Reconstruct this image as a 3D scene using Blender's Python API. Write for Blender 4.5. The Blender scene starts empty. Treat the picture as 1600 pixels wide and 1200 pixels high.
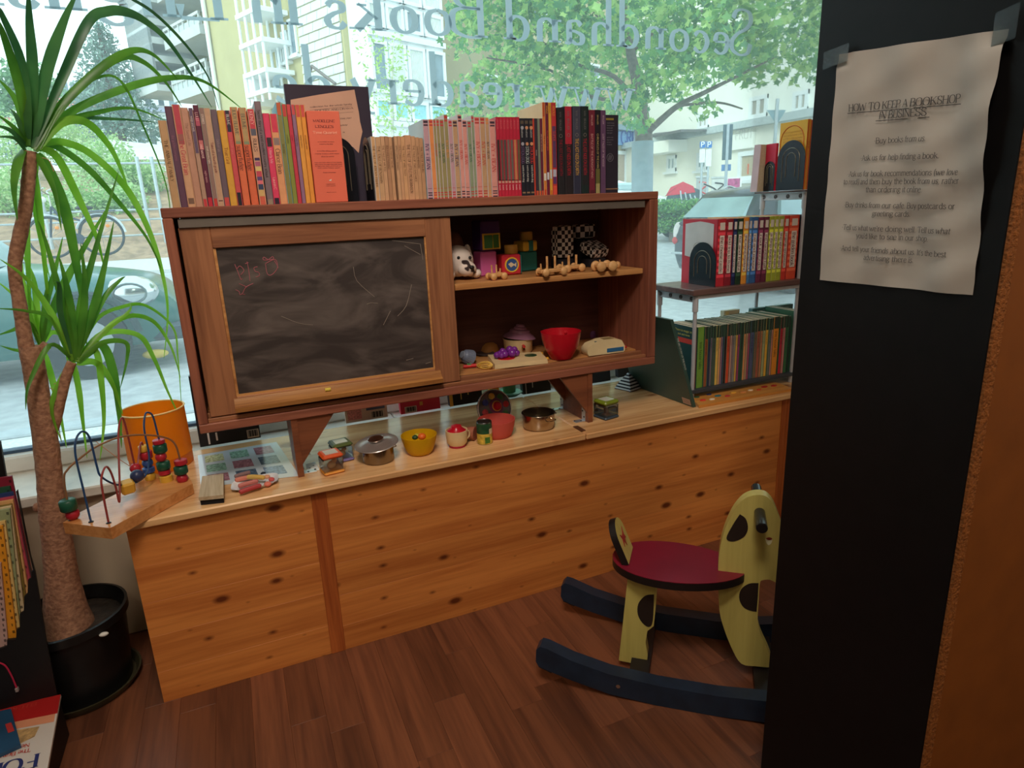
import bpy, bmesh, math, random
import numpy as np
from mathutils import Vector, Matrix
random.seed(7); rng = np.random.default_rng(7)
SC = bpy.context.scene
COL = SC.collection
R_ = math.radians

# ------------------------------------------------------------------ camera, world, lights
CP = np.array([0.282625, -1.481975, 1.0829]); YAW, PITCH, ROLL = R_(23.0762), R_(15.4517), R_(-2.3273); FPX = 1002.33
_f = np.array([math.sin(YAW)*math.cos(PITCH), math.cos(YAW)*math.cos(PITCH), -math.sin(PITCH)])
_r = np.array([math.cos(YAW), -math.sin(YAW), 0.0]); _u = np.cross(_r, _f)
CR = _r*math.cos(ROLL)+_u*math.sin(ROLL); CU = -_r*math.sin(ROLL)+_u*math.cos(ROLL); CF = _f
cam = bpy.data.objects.new('camera', bpy.data.cameras.new('camera')); COL.objects.link(cam)
m = Matrix.Identity(4)
for i in range(3):
    m[i][0], m[i][1], m[i][2], m[i][3] = CR[i], CU[i], -CF[i], CP[i]
cam.matrix_world = m
cam.data.sensor_fit = 'HORIZONTAL'; cam.data.sensor_width = 36.0; cam.data.lens = FPX/1600*36
cam.data.clip_start = 0.02; cam.data.clip_end = 300
SC.camera = cam
SC.view_settings.view_transform = 'Standard'; SC.view_settings.look = 'None'
SC.view_settings.exposure = 0.0; SC.view_settings.gamma = 1.0; SC.view_settings.use_curve_mapping = False

wd = bpy.data.worlds.new('overcast_sky'); SC.world = wd; wd.use_nodes = True
nt = wd.node_tree; bg = nt.nodes['Background']
tc = nt.nodes.new('ShaderNodeTexCoord'); sp = nt.nodes.new('ShaderNodeSeparateXYZ'); cr = nt.nodes.new('ShaderNodeValToRGB')
nt.links.new(tc.outputs['Generated'], sp.inputs[0]); nt.links.new(sp.outputs['Z'], cr.inputs[0]); nt.links.new(cr.outputs[0], bg.inputs[0])
cr.color_ramp.elements[0].position = 0.0; cr.color_ramp.elements[0].color = (0.92, 0.95, 1.0, 1)
cr.color_ramp.elements[1].position = 0.6; cr.color_ramp.elements[1].color = (0.80, 0.91, 1.0, 1)
bg.inputs[1].default_value = 2.3

def lamp(name, kind, loc, energy, color, size=0.3, aim=None, **kw):
    l = bpy.data.lights.new(name, kind); l.energy = energy; l.color = color
    if kind == 'AREA': l.size = size
    elif kind != 'SUN': l.shadow_soft_size = size
    for k, v in kw.items(): setattr(l, k, v)
    o = bpy.data.objects.new(name, l); COL.objects.link(o); o.location = loc
    if aim is not None: o.rotation_euler = (Vector(aim)-Vector(loc)).to_track_quat('-Z', 'Y').to_euler()
    return o
WARM = (1.0, 0.78, 0.56)
sun = lamp('hazy_sun', 'SUN', (0, 0, 10), 1.7, (1.0, 0.96, 0.9), aim=(7, 3.5, 4.5)); sun.data.angle = R_(25)
lamp('shop_spot_lamp', 'SPOT', (0.30, -0.85, 2.55), 21, WARM, 0.05, aim=(0.50, -0.05, 0.25), spot_size=R_(58), spot_blend=0.8)
lamp('rear_spot_lamp', 'SPOT', (-0.1, -2.2, 2.3), 19, WARM, 0.10, aim=(0.4, 0.0, 0.3), spot_size=R_(60), spot_blend=0.8)
lamp('shop_ceiling_lamp', 'AREA', (0.25, -1.45, 2.62), 11, (1.0, 0.87, 0.76), 0.5, aim=(0.75, 0.1, 1.2), spread=R_(95))
lamp('shelf_fill_spot', 'SPOT', (1.0, -0.85, 2.5), 20, (1.0, 0.84, 0.68), 0.06, aim=(2.0, 0.2, 0.85), spot_size=R_(44), spot_blend=0.8)  # added spot that brightens the books on the right shelf
lamp('room_fill_light', 'POINT', (-0.3, -2.7, 1.9), 7.0, (1.0, 0.86, 0.74), 0.4)  # added soft fill for the whole room, not a fitting of the shop
lamp('panel_side_lamp', 'POINT', (1.75, -2.0, 1.5), 15.0, WARM, 0.12)  # unseen warm lamp, set to brighten the orange end panel

# ------------------------------------------------------------------ pixel -> plane helpers
def ray(x, y): return CF+CR*(x-800)/FPX-CU*(y-600)/FPX
def atz(x, y, z): d = ray(x, y); return CP+d*((z-CP[2])/d[2])
def aty(x, y, Y): d = ray(x, y); return CP+d*((Y-CP[1])/d[1])
def atx(x, y, X): d = ray(x, y); return CP+d*((X-CP[0])/d[0])
def BK(P): d = np.array([P[0]-CP[0], P[1]-CP[1], 0.0]); return d/np.linalg.norm(d)   # away from the camera, level
def mpp(P): return float((np.asarray(P, float)-CP)@CF)/FPX          # metres per picture point at P
class Plane:                                                        # an upright plane through P along a horizontal direction
    def __init__(s, P, d, face=None):
        s.P = np.array([P[0], P[1], 0.0]); s.d = np.array([d[0], d[1], 0.0]); s.d /= np.linalg.norm(s.d)
        s.n = np.array([s.d[1], -s.d[0], 0.0])
        if s.n@((CP if face is None else np.asarray(face))-s.P) < 0: s.n = -s.n
    def pt(s, x, y, off=0.0):
        d = ray(x, y); P0 = s.P+s.n*off; t = s.n@(P0-CP)/(s.n@d); return CP+d*t
    def uz(s, x, y, off=0.0): p = s.pt(x, y, off); return float((p-s.P)@s.d), float(p[2])
    def w(s, u, z, o=0.0): p = s.P+s.d*u+s.n*o; return (p[0], p[1], z)

# ------------------------------------------------------------------ materials
def lin(c): return tuple(((v/255)/12.92 if v/255 <= 0.04045 else ((v/255+0.055)/1.055)**2.4) for v in c)+(1.0,)
_mats = {}
def new_mat(name):
    mt = bpy.data.materials.new(name); mt.use_nodes = True; return mt, mt.node_tree, mt.node_tree.nodes['Principled BSDF']
def col(rgb, rough=0.5, metal=0.0, var=0.10, scale=14.0, bump=0.0, spec=0.4):
    key = (tuple(rgb), rough, metal, var, scale, bump, spec)
    if key in _mats: return _mats[key]
    mt, t, b = new_mat('painted_%d_%d_%d' % tuple(int(v) for v in rgb))
    b.inputs['Roughness'].default_value = rough; b.inputs['Metallic'].default_value = metal
    b.inputs['Specular IOR Level'].default_value = spec
    L = lin(rgb)
    if var > 0:
        tc = t.nodes.new('ShaderNodeTexCoord'); nz = t.nodes.new('ShaderNodeTexNoise'); rp = t.nodes.new('ShaderNodeValToRGB')
        nz.inputs['Scale'].default_value = scale; nz.inputs['Detail'].default_value = 4
        t.links.new(tc.outputs['Object'], nz.inputs['Vector']); t.links.new(nz.outputs[0], rp.inputs[0])
        rp.color_ramp.elements[0].position = 0.3; rp.color_ramp.elements[1].position = 0.7
        rp.color_ramp.elements[0].color = tuple(v*(1-var) for v in L[:3])+(1,)
        rp.color_ramp.elements[1].color = tuple(min(1, v*(1+var)) for v in L[:3])+(1,)
        t.links.new(rp.outputs[0], b.inputs['Base Color'])
        if bump:
            bp = t.nodes.new('ShaderNodeBump'); bp.inputs['Strength'].default_value = bump; bp.inputs['Distance'].default_value = 0.01
            t.links.new(nz.outputs[0], bp.inputs['Height']); t.links.new(bp.outputs[0], b.inputs['Normal'])
    else: b.inputs['Base Color'].default_value = L
    _mats[key] = mt; return mt
def wood(name, light, dark, axis='x', scale=6.0, rough=0.45, knots=0.0, rand=0.0, knot_flat='y', knot_col=(90, 40, 18), spec=0.4, bump=0.15):
    if name in _mats: return _mats[name]
    mt, t, b = new_mat(name); N = t.nodes.new; K = t.links.new
    b.inputs['Roughness'].default_value = rough; b.inputs['Specular IOR Level'].default_value = spec
    tc = N('ShaderNodeTexCoord'); mp = N('ShaderNodeMapping'); K(tc.outputs['Object'], mp.inputs[0])
    s = [scale*3.2]*3; s['xyz'.index(axis)] = scale*0.16; mp.inputs['Scale'].default_value = s
    oi = N('ShaderNodeObjectInfo')
    if rand:
        mul = N('ShaderNodeVectorMath'); mul.operation = 'SCALE'; mul.inputs[0].default_value = (37, 11, 23); K(oi.outputs['Random'], mul.inputs['Scale'])
        K(mul.outputs[0], mp.inputs['Location'])
    nz = N('ShaderNodeTexNoise'); nz.inputs['Scale'].default_value = 1.6; nz.inputs['Detail'].default_value = 6; nz.inputs['Distortion'].default_value = 0.7
    K(mp.outputs[0], nz.inputs['Vector'])
    fine = N('ShaderNodeTexNoise'); fine.inputs['Scale'].default_value = 9; fine.inputs['Detail'].default_value = 3; K(mp.outputs[0], fine.inputs['Vector'])
    ad = N('ShaderNodeMath'); ad.operation = 'MULTIPLY_ADD'; ad.inputs[1].default_value = 0.45; K(fine.outputs[0], ad.inputs[0]); K(nz.outputs[0], ad.inputs[2])
    rp = N('ShaderNodeValToRGB'); K(ad.outputs[0], rp.inputs[0])
    rp.color_ramp.elements[0].position = 0.5; rp.color_ramp.elements[0].color = lin(dark)
    rp.color_ramp.elements[1].position = 0.86; rp.color_ramp.elements[1].color = lin(light)
    out = rp.outputs[0]
    if knots:
        sx = N('ShaderNodeSeparateXYZ'); K(tc.outputs['Object'], sx.inputs[0]); cb = N('ShaderNodeCombineXYZ'); vm = N('ShaderNodeVectorMath'); vm.operation = 'MULTIPLY'
        other = [a for a in 'xyz' if a not in (axis, knot_flat)][0]
        K(sx.outputs[axis.upper()], cb.inputs[0]); K(sx.outputs[other.upper()], cb.inputs[1]); K(cb.outputs[0], vm.inputs[0]); vm.inputs[1].default_value = (knots*0.8, knots*1.5, 0)
        vo = N('ShaderNodeTexVoronoi'); vo.voronoi_dimensions = '2D'; vo.inputs['Scale'].default_value = 1.0; K(vm.outputs[0], vo.inputs['Vector'])
        se = N('ShaderNodeSeparateColor'); K(vo.outputs['Color'], se.inputs[0])
        # only some cells carry a knot, of a size of their own
        sz = N('ShaderNodeMapRange'); sz.inputs[1].default_value = 0.35; sz.inputs[2].default_value = 1.0; sz.inputs[3].default_value = 0.0; sz.inputs[4].default_value = 0.13; K(se.outputs[0], sz.inputs[0])
        sb = N('ShaderNodeMath'); sb.operation = 'SUBTRACT'; K(sz.outputs[0], sb.inputs[0]); K(vo.outputs['Distance'], sb.inputs[1])
        mr = N('ShaderNodeMapRange'); mr.inputs[1].default_value = -0.05; mr.inputs[2].default_value = 0.05; K(sb.outputs[0], mr.inputs[0])
        mx = N('ShaderNodeMix'); mx.data_type = 'RGBA'; K(mr.outputs[0], mx.inputs['Factor']); K(out, mx.inputs[6]); mx.inputs[7].default_value = lin(knot_col)
        out = mx.outputs[2]
    if rand:
        hs = N('ShaderNodeHueSaturation'); K(out, hs.inputs['Color'])
        mr = N('ShaderNodeMapRange'); mr.inputs[3].default_value = 1-rand; mr.inputs[4].default_value = 1+rand; K(oi.outputs['Random'], mr.inputs[0]); K(mr.outputs[0], hs.inputs['Value'])
        out = hs.outputs[0]
    K(out, b.inputs['Base Color'])
    if bump:
        bp = N('ShaderNodeBump'); bp.inputs['Strength'].default_value = bump; bp.inputs['Distance'].default_value = 0.002
        K(ad.outputs[0], bp.inputs['Height']); K(bp.outputs[0], b.inputs['Normal'])
    _mats[name] = mt; return mt
def leafmat(name, c1, c2, trans=0.45, scale=8.0, rough=0.4):
    if name in _mats: return _mats[name]
    mt, t, b = new_mat(name); N = t.nodes.new; K = t.links.new
    tc = N('ShaderNodeTexCoord'); nz = N('ShaderNodeTexNoise'); nz.inputs['Scale'].default_value = scale; K(tc.outputs['Object'], nz.inputs['Vector'])
    rp = N('ShaderNodeValToRGB'); K(nz.outputs[0], rp.inputs[0])
    rp.color_ramp.elements[0].position = 0.35; rp.color_ramp.elements[0].color = lin(c1); rp.color_ramp.elements[1].position = 0.65; rp.color_ramp.elements[1].color = lin(c2)
    K(rp.outputs[0], b.inputs['Base Color']); b.inputs['Roughness'].default_value = rough
    tr = N('ShaderNodeBsdfTranslucent'); K(rp.outputs[0], tr.inputs[0])
    mx = N('ShaderNodeMixShader'); mx.inputs[0].default_value = trans
    K(b.outputs[0], mx.inputs[1]); K(tr.outputs[0], mx.inputs[2]); K(mx.outputs[0], t.nodes['Material Output'].inputs[0])
    _mats[name] = mt; return mt
def clear(name, tint=(235, 245, 245), body=0.06, gloss=0.10, rough=0.05, bodycol=(225, 235, 235)):
    if name in _mats: return _mats[name]
    mt, t, b = new_mat(name); N = t.nodes.new; K = t.links.new
    tp = N('ShaderNodeBsdfTransparent'); tp.inputs[0].default_value = lin(tint)
    df = N('ShaderNodeBsdfTranslucent'); df.inputs[0].default_value = lin(bodycol)
    gl = N('ShaderNodeBsdfGlossy'); gl.inputs['Roughness'].default_value = rough
    a = N('ShaderNodeMixShader'); a.inputs[0].default_value = body; K(tp.outputs[0], a.inputs[1]); K(df.outputs[0], a.inputs[2])
    fr = N('ShaderNodeFresnel'); fr.inputs[0].default_value = 1.45
    mu = N('ShaderNodeMath'); mu.operation = 'MULTIPLY'; mu.inputs[1].default_value = gloss*10; K(fr.outputs[0], mu.inputs[0])
    c = N('ShaderNodeMixShader'); K(mu.outputs[0], c.inputs[0]); K(a.outputs[0], c.inputs[1]); K(gl.outputs[0], c.inputs[2])
    K(c.outputs[0], t.nodes['Material Output'].inputs[0])
    _mats[name] = mt; return mt

# ------------------------------------------------------------------ mesh builder
class MB:
    def __init__(s): s.v = []; s.f = []; s.m = []; s.M = None
    def add(s, vs, fs, mi=0):
        b = len(s.v)
        if s.M is not None: vs = [tuple(s.M @ Vector(tuple(float(q) for q in p))) for p in vs]
        s.v.extend(tuple(map(float, p)) for p in vs); s.f.extend([tuple(i+b for i in f) for f in fs]); s.m.extend([mi]*len(fs)); return s
    def box(s, x0, x1, y0, y1, z0, z1, mi=0, ch=0.0):
        x0, x1 = min(x0, x1), max(x0, x1); y0, y1 = min(y0, y1), max(y0, y1); z0, z1 = min(z0, z1), max(z0, z1)
        if ch <= 0:
            vs = [(x, y, z) for z in (z0, z1) for y in (y0, y1) for x in (x0, x1)]
            return s.add(vs, [(0, 2, 3, 1), (4, 5, 7, 6), (0, 1, 5, 4), (2, 6, 7, 3), (0, 4, 6, 2), (1, 3, 7, 5)], mi)
        ch = min(ch, (x1-x0)*.49, (y1-y0)*.49, (z1-z0)*.49)
        vs = []; ix = {}
        X, Y, Z = (x0, x1), (y0, y1), (z0, z1)
        for i in (0, 1):
            for j in (0, 1):
                for k in (0, 1):
                    sx, sy, sz = (1 if i == 0 else -1), (1 if j == 0 else -1), (1 if k == 0 else -1)
                    for a in range(3):
                        p = [X[i]+sx*ch, Y[j]+sy*ch, Z[k]+sz*ch]; p[a] = (X[i], Y[j], Z[k])[a]
                        ix[(i, j, k, a)] = len(vs); vs.append(tuple(p))
        fs = []
        for i in (0, 1):
            q = [ix[(i, 0, 0, 0)], ix[(i, 1, 0, 0)], ix[(i, 1, 1, 0)], ix[(i, 0, 1, 0)]]; fs.append(q if i else q[::-1])
            q = [ix[(0, i, 0, 1)], ix[(0, i, 1, 1)], ix[(1, i, 1, 1)], ix[(1, i, 0, 1)]]; fs.append(q if i else q[::-1])
            q = [ix[(0, 0, i, 2)], ix[(1, 0, i, 2)], ix[(1, 1, i, 2)], ix[(0, 1, i, 2)]]; fs.append(q if i else q[::-1])
        for a in (0, 1):
            for b in (0, 1):
                q = [ix[(a, b, 0, 0)], ix[(a, b, 0, 1)], ix[(a, b, 1, 1)], ix[(a, b, 1, 0)]]; fs.append(q if (a ^ b) else q[::-1])
                q = [ix[(a, 0, b, 0)], ix[(a, 0, b, 2)], ix[(a, 1, b, 2)], ix[(a, 1, b, 0)]]; fs.append(q[::-1] if (a ^ b) else q)
                q = [ix[(0, a, b, 1)], ix[(0, a, b, 2)], ix[(1, a, b, 2)], ix[(1, a, b, 1)]]; fs.append(q if (a ^ b) else q[::-1])
        for i in (0, 1):
            for j in (0, 1):
                for k in (0, 1):
                    q = [ix[(i, j, k, a)] for a in range(3)]; fs.append(q if (i+j+k) % 2 == 1 else q[::-1])
        return s.add(vs, fs, mi)
    def hexa(s, P, mi=0):      # eight points: lower four then upper four, each going round
        return s.add(P, [(3, 2, 1, 0), (4, 5, 6, 7), (0, 1, 5, 4), (1, 2, 6, 5), (2, 3, 7, 6), (3, 0, 4, 7)], mi)
    def quad(s, a, b, c, d, mi=0): return s.add([a, b, c, d], [(0, 1, 2, 3)], mi)
    def prism(s, poly, P, U, V, N, t0, t1, mi=0, mi_side=None):
        P, U, V, N = (np.asarray(q, float) for q in (P, U, V, N)); n = len(poly)
        vs = [P+U*a+V*b+N*t0 for a, b in poly]+[P+U*a+V*b+N*t1 for a, b in poly]
        s.add(vs, [tuple(range(n))[::-1], tuple(range(n, 2*n))], mi)
        b = len(s.v)-2*n
        fs = [(i, (i+1) % n, (i+1) % n+n, i+n) for i in range(n)]
        s.f.extend([tuple(i+b for i in f) for f in fs]); s.m.extend([mi if mi_side is None else mi_side]*n); return s
    def lathe(s, x, y, z, prof, n=24, mi=0, sx=1.0, sy=1.0, close=False):
        vs = []; k = len(prof)
        for i in range(n):
            a = 2*math.pi*i/n; c, d = math.cos(a)*sx, math.sin(a)*sy
            vs += [(x+r*c, y+r*d, z+h) for r, h in prof]
        fs = [(i*k+j, ((i+1) % n)*k+j, ((i+1) % n)*k+j+1, i*k+j+1) for i in range(n) for j in range(k-1)]
        if prof[0][0] > 1e-6: fs.append(tuple(i*k for i in range(n))[::-1])
        if prof[-1][0] > 1e-6 and not close: fs.append(tuple(i*k+k-1 for i in range(n)))
        return s.add(vs, fs, mi)
    def tube(s, pts, r, n=8, mi=0, cap=True):
        pts = [Vector(tuple(float(q) for q in p)) for p in pts]; L = len(pts)
        rs = r if hasattr(r, '__len__') else [r]*L
        vs = []; up = None
        for i in range(L):
            t = (pts[min(i+1, L-1)]-pts[max(i-1, 0)]).normalized()
            if up is None: up = t.orthogonal().normalized()
            up = (up-t*up.dot(t)).normalized(); w = t.cross(up)
            for k in range(n):
                a = 2*math.pi*k/n; vs.append(pts[i]+(up*math.cos(a)+w*math.sin(a))*rs[i])
        fs = [(i*n+k, i*n+(k+1) % n, (i+1)*n+(k+1) % n, (i+1)*n+k) for i in range(L-1) for k in range(n)]
        if cap: fs += [tuple(range(n))[::-1], tuple((L-1)*n+k for k in range(n))]
        return s.add(vs, fs, mi)
    def cyl(s, p0, p1, r, n=16, mi=0, r1=None): return s.tube([p0, p1], [r, r if r1 is None else r1], n, mi)
    def ball(s, c, r, nu=14, nv=9, mi=0):
        rx, ry, rz = r if hasattr(r, '__len__') else (r, r, r); vs = [(c[0], c[1], c[2]+rz)]; fs = []
        for j in range(1, nv):
            p = math.pi*j/nv
            for i in range(nu):
                a = 2*math.pi*i/nu; vs.append((c[0]+rx*math.sin(p)*math.cos(a), c[1]+ry*math.sin(p)*math.sin(a), c[2]+rz*math.cos(p)))
        vs.append((c[0], c[1], c[2]-rz))
        for i in range(nu):
            fs.append((0, 1+i, 1+(i+1) % nu))
            for j in range(nv-2): a = 1+j*nu; fs.append((a+i, a+nu+i, a+nu+(i+1) % nu, a+(i+1) % nu))
            a = 1+(nv-2)*nu; fs.append((a+i, len(vs)-1, a+(i+1) % nu))
        return s.add(vs, fs, mi)

ORG = {}
def link(name, mb, mats, origin, parent=None, smooth=35):
    me = bpy.data.meshes.new(name); o3 = np.asarray(origin, float)
    V = np.array(mb.v, float)-o3
    me.from_pydata(V.tolist(), [], mb.f)
    mats = mats if isinstance(mats, (list, tuple)) else [mats]
    for mt in mats: me.materials.append(mt)
    if len(mats) > 1: me.polygons.foreach_set('material_index', mb.m)
    if smooth:
        bm = bmesh.new(); bm.from_mesh(me); bmesh.ops.recalc_face_normals(bm, faces=bm.faces); bm.to_mesh(me); bm.free()
        me.polygons.foreach_set('use_smooth', [True]*len(me.polygons)); me.set_sharp_from_angle(angle=R_(smooth))
    me.update()
    ob = bpy.data.objects.new(name, me); COL.objects.link(ob)
    if parent is not None: ob.parent = parent; ORG[ob.name] = o3
    else: ob.location = o3; ORG[ob.name] = o3
    return ob
def props(o, label=None, cat=None, group=None, kind=None):
    for k, v in (('label', label), ('category', cat), ('group', group), ('kind', kind)):
        if v: o[k] = v
    return o
def thing(name, label, cat, loc, group=None):
    o = bpy.data.objects.new(name, None); COL.objects.link(o); o.empty_display_size = 0.05
    o.location = tuple(float(q) for q in loc); ORG[o.name] = np.asarray(loc, float)
    return props(o, label, cat, group)
def solid(name, mb, mats, label, cat, group=None, origin=None, kind=None, smooth=35):
    if origin is None:
        V = np.array(mb.v); origin = ((V[:, 0].min()+V[:, 0].max())/2, (V[:, 1].min()+V[:, 1].max())/2, V[:, 2].min())
    return props(link(name, mb, mats, origin, None, smooth), label, cat, group, kind)
def part(parent, name, mb, mats, label=None, kind=None, smooth=35):
    return props(link(name, mb, mats, ORG[parent.name], parent, smooth), label, None, None, kind)
def struct(name, mb, mats, origin=(0, 0, 0), label=None, cat=None, smooth=0):
    head = name.split('_')[0]; side = name.split('_')[-1]
    return props(link(name, mb, mats, origin, None, smooth), label or ('plain plastered %s %s of the shop' % (side if side != head else 'room', head)), cat or head, None, 'structure')
def smoothline(pts, sub=6):
    pts = [np.asarray(p, float) for p in pts]; out = []; n = len(pts)
    for i in range(n-1):
        p0, p1, p2, p3 = pts[max(i-1, 0)], pts[i], pts[i+1], pts[min(i+2, n-1)]
        for k in range(sub):
            t = k/sub
            out.append(0.5*((2*p1)+(p2-p0)*t+(2*p0-5*p1+4*p2-p3)*t*t+(3*p1-p0-3*p2+p3)*t**3))
    out.append(pts[-1]); return out

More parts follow.
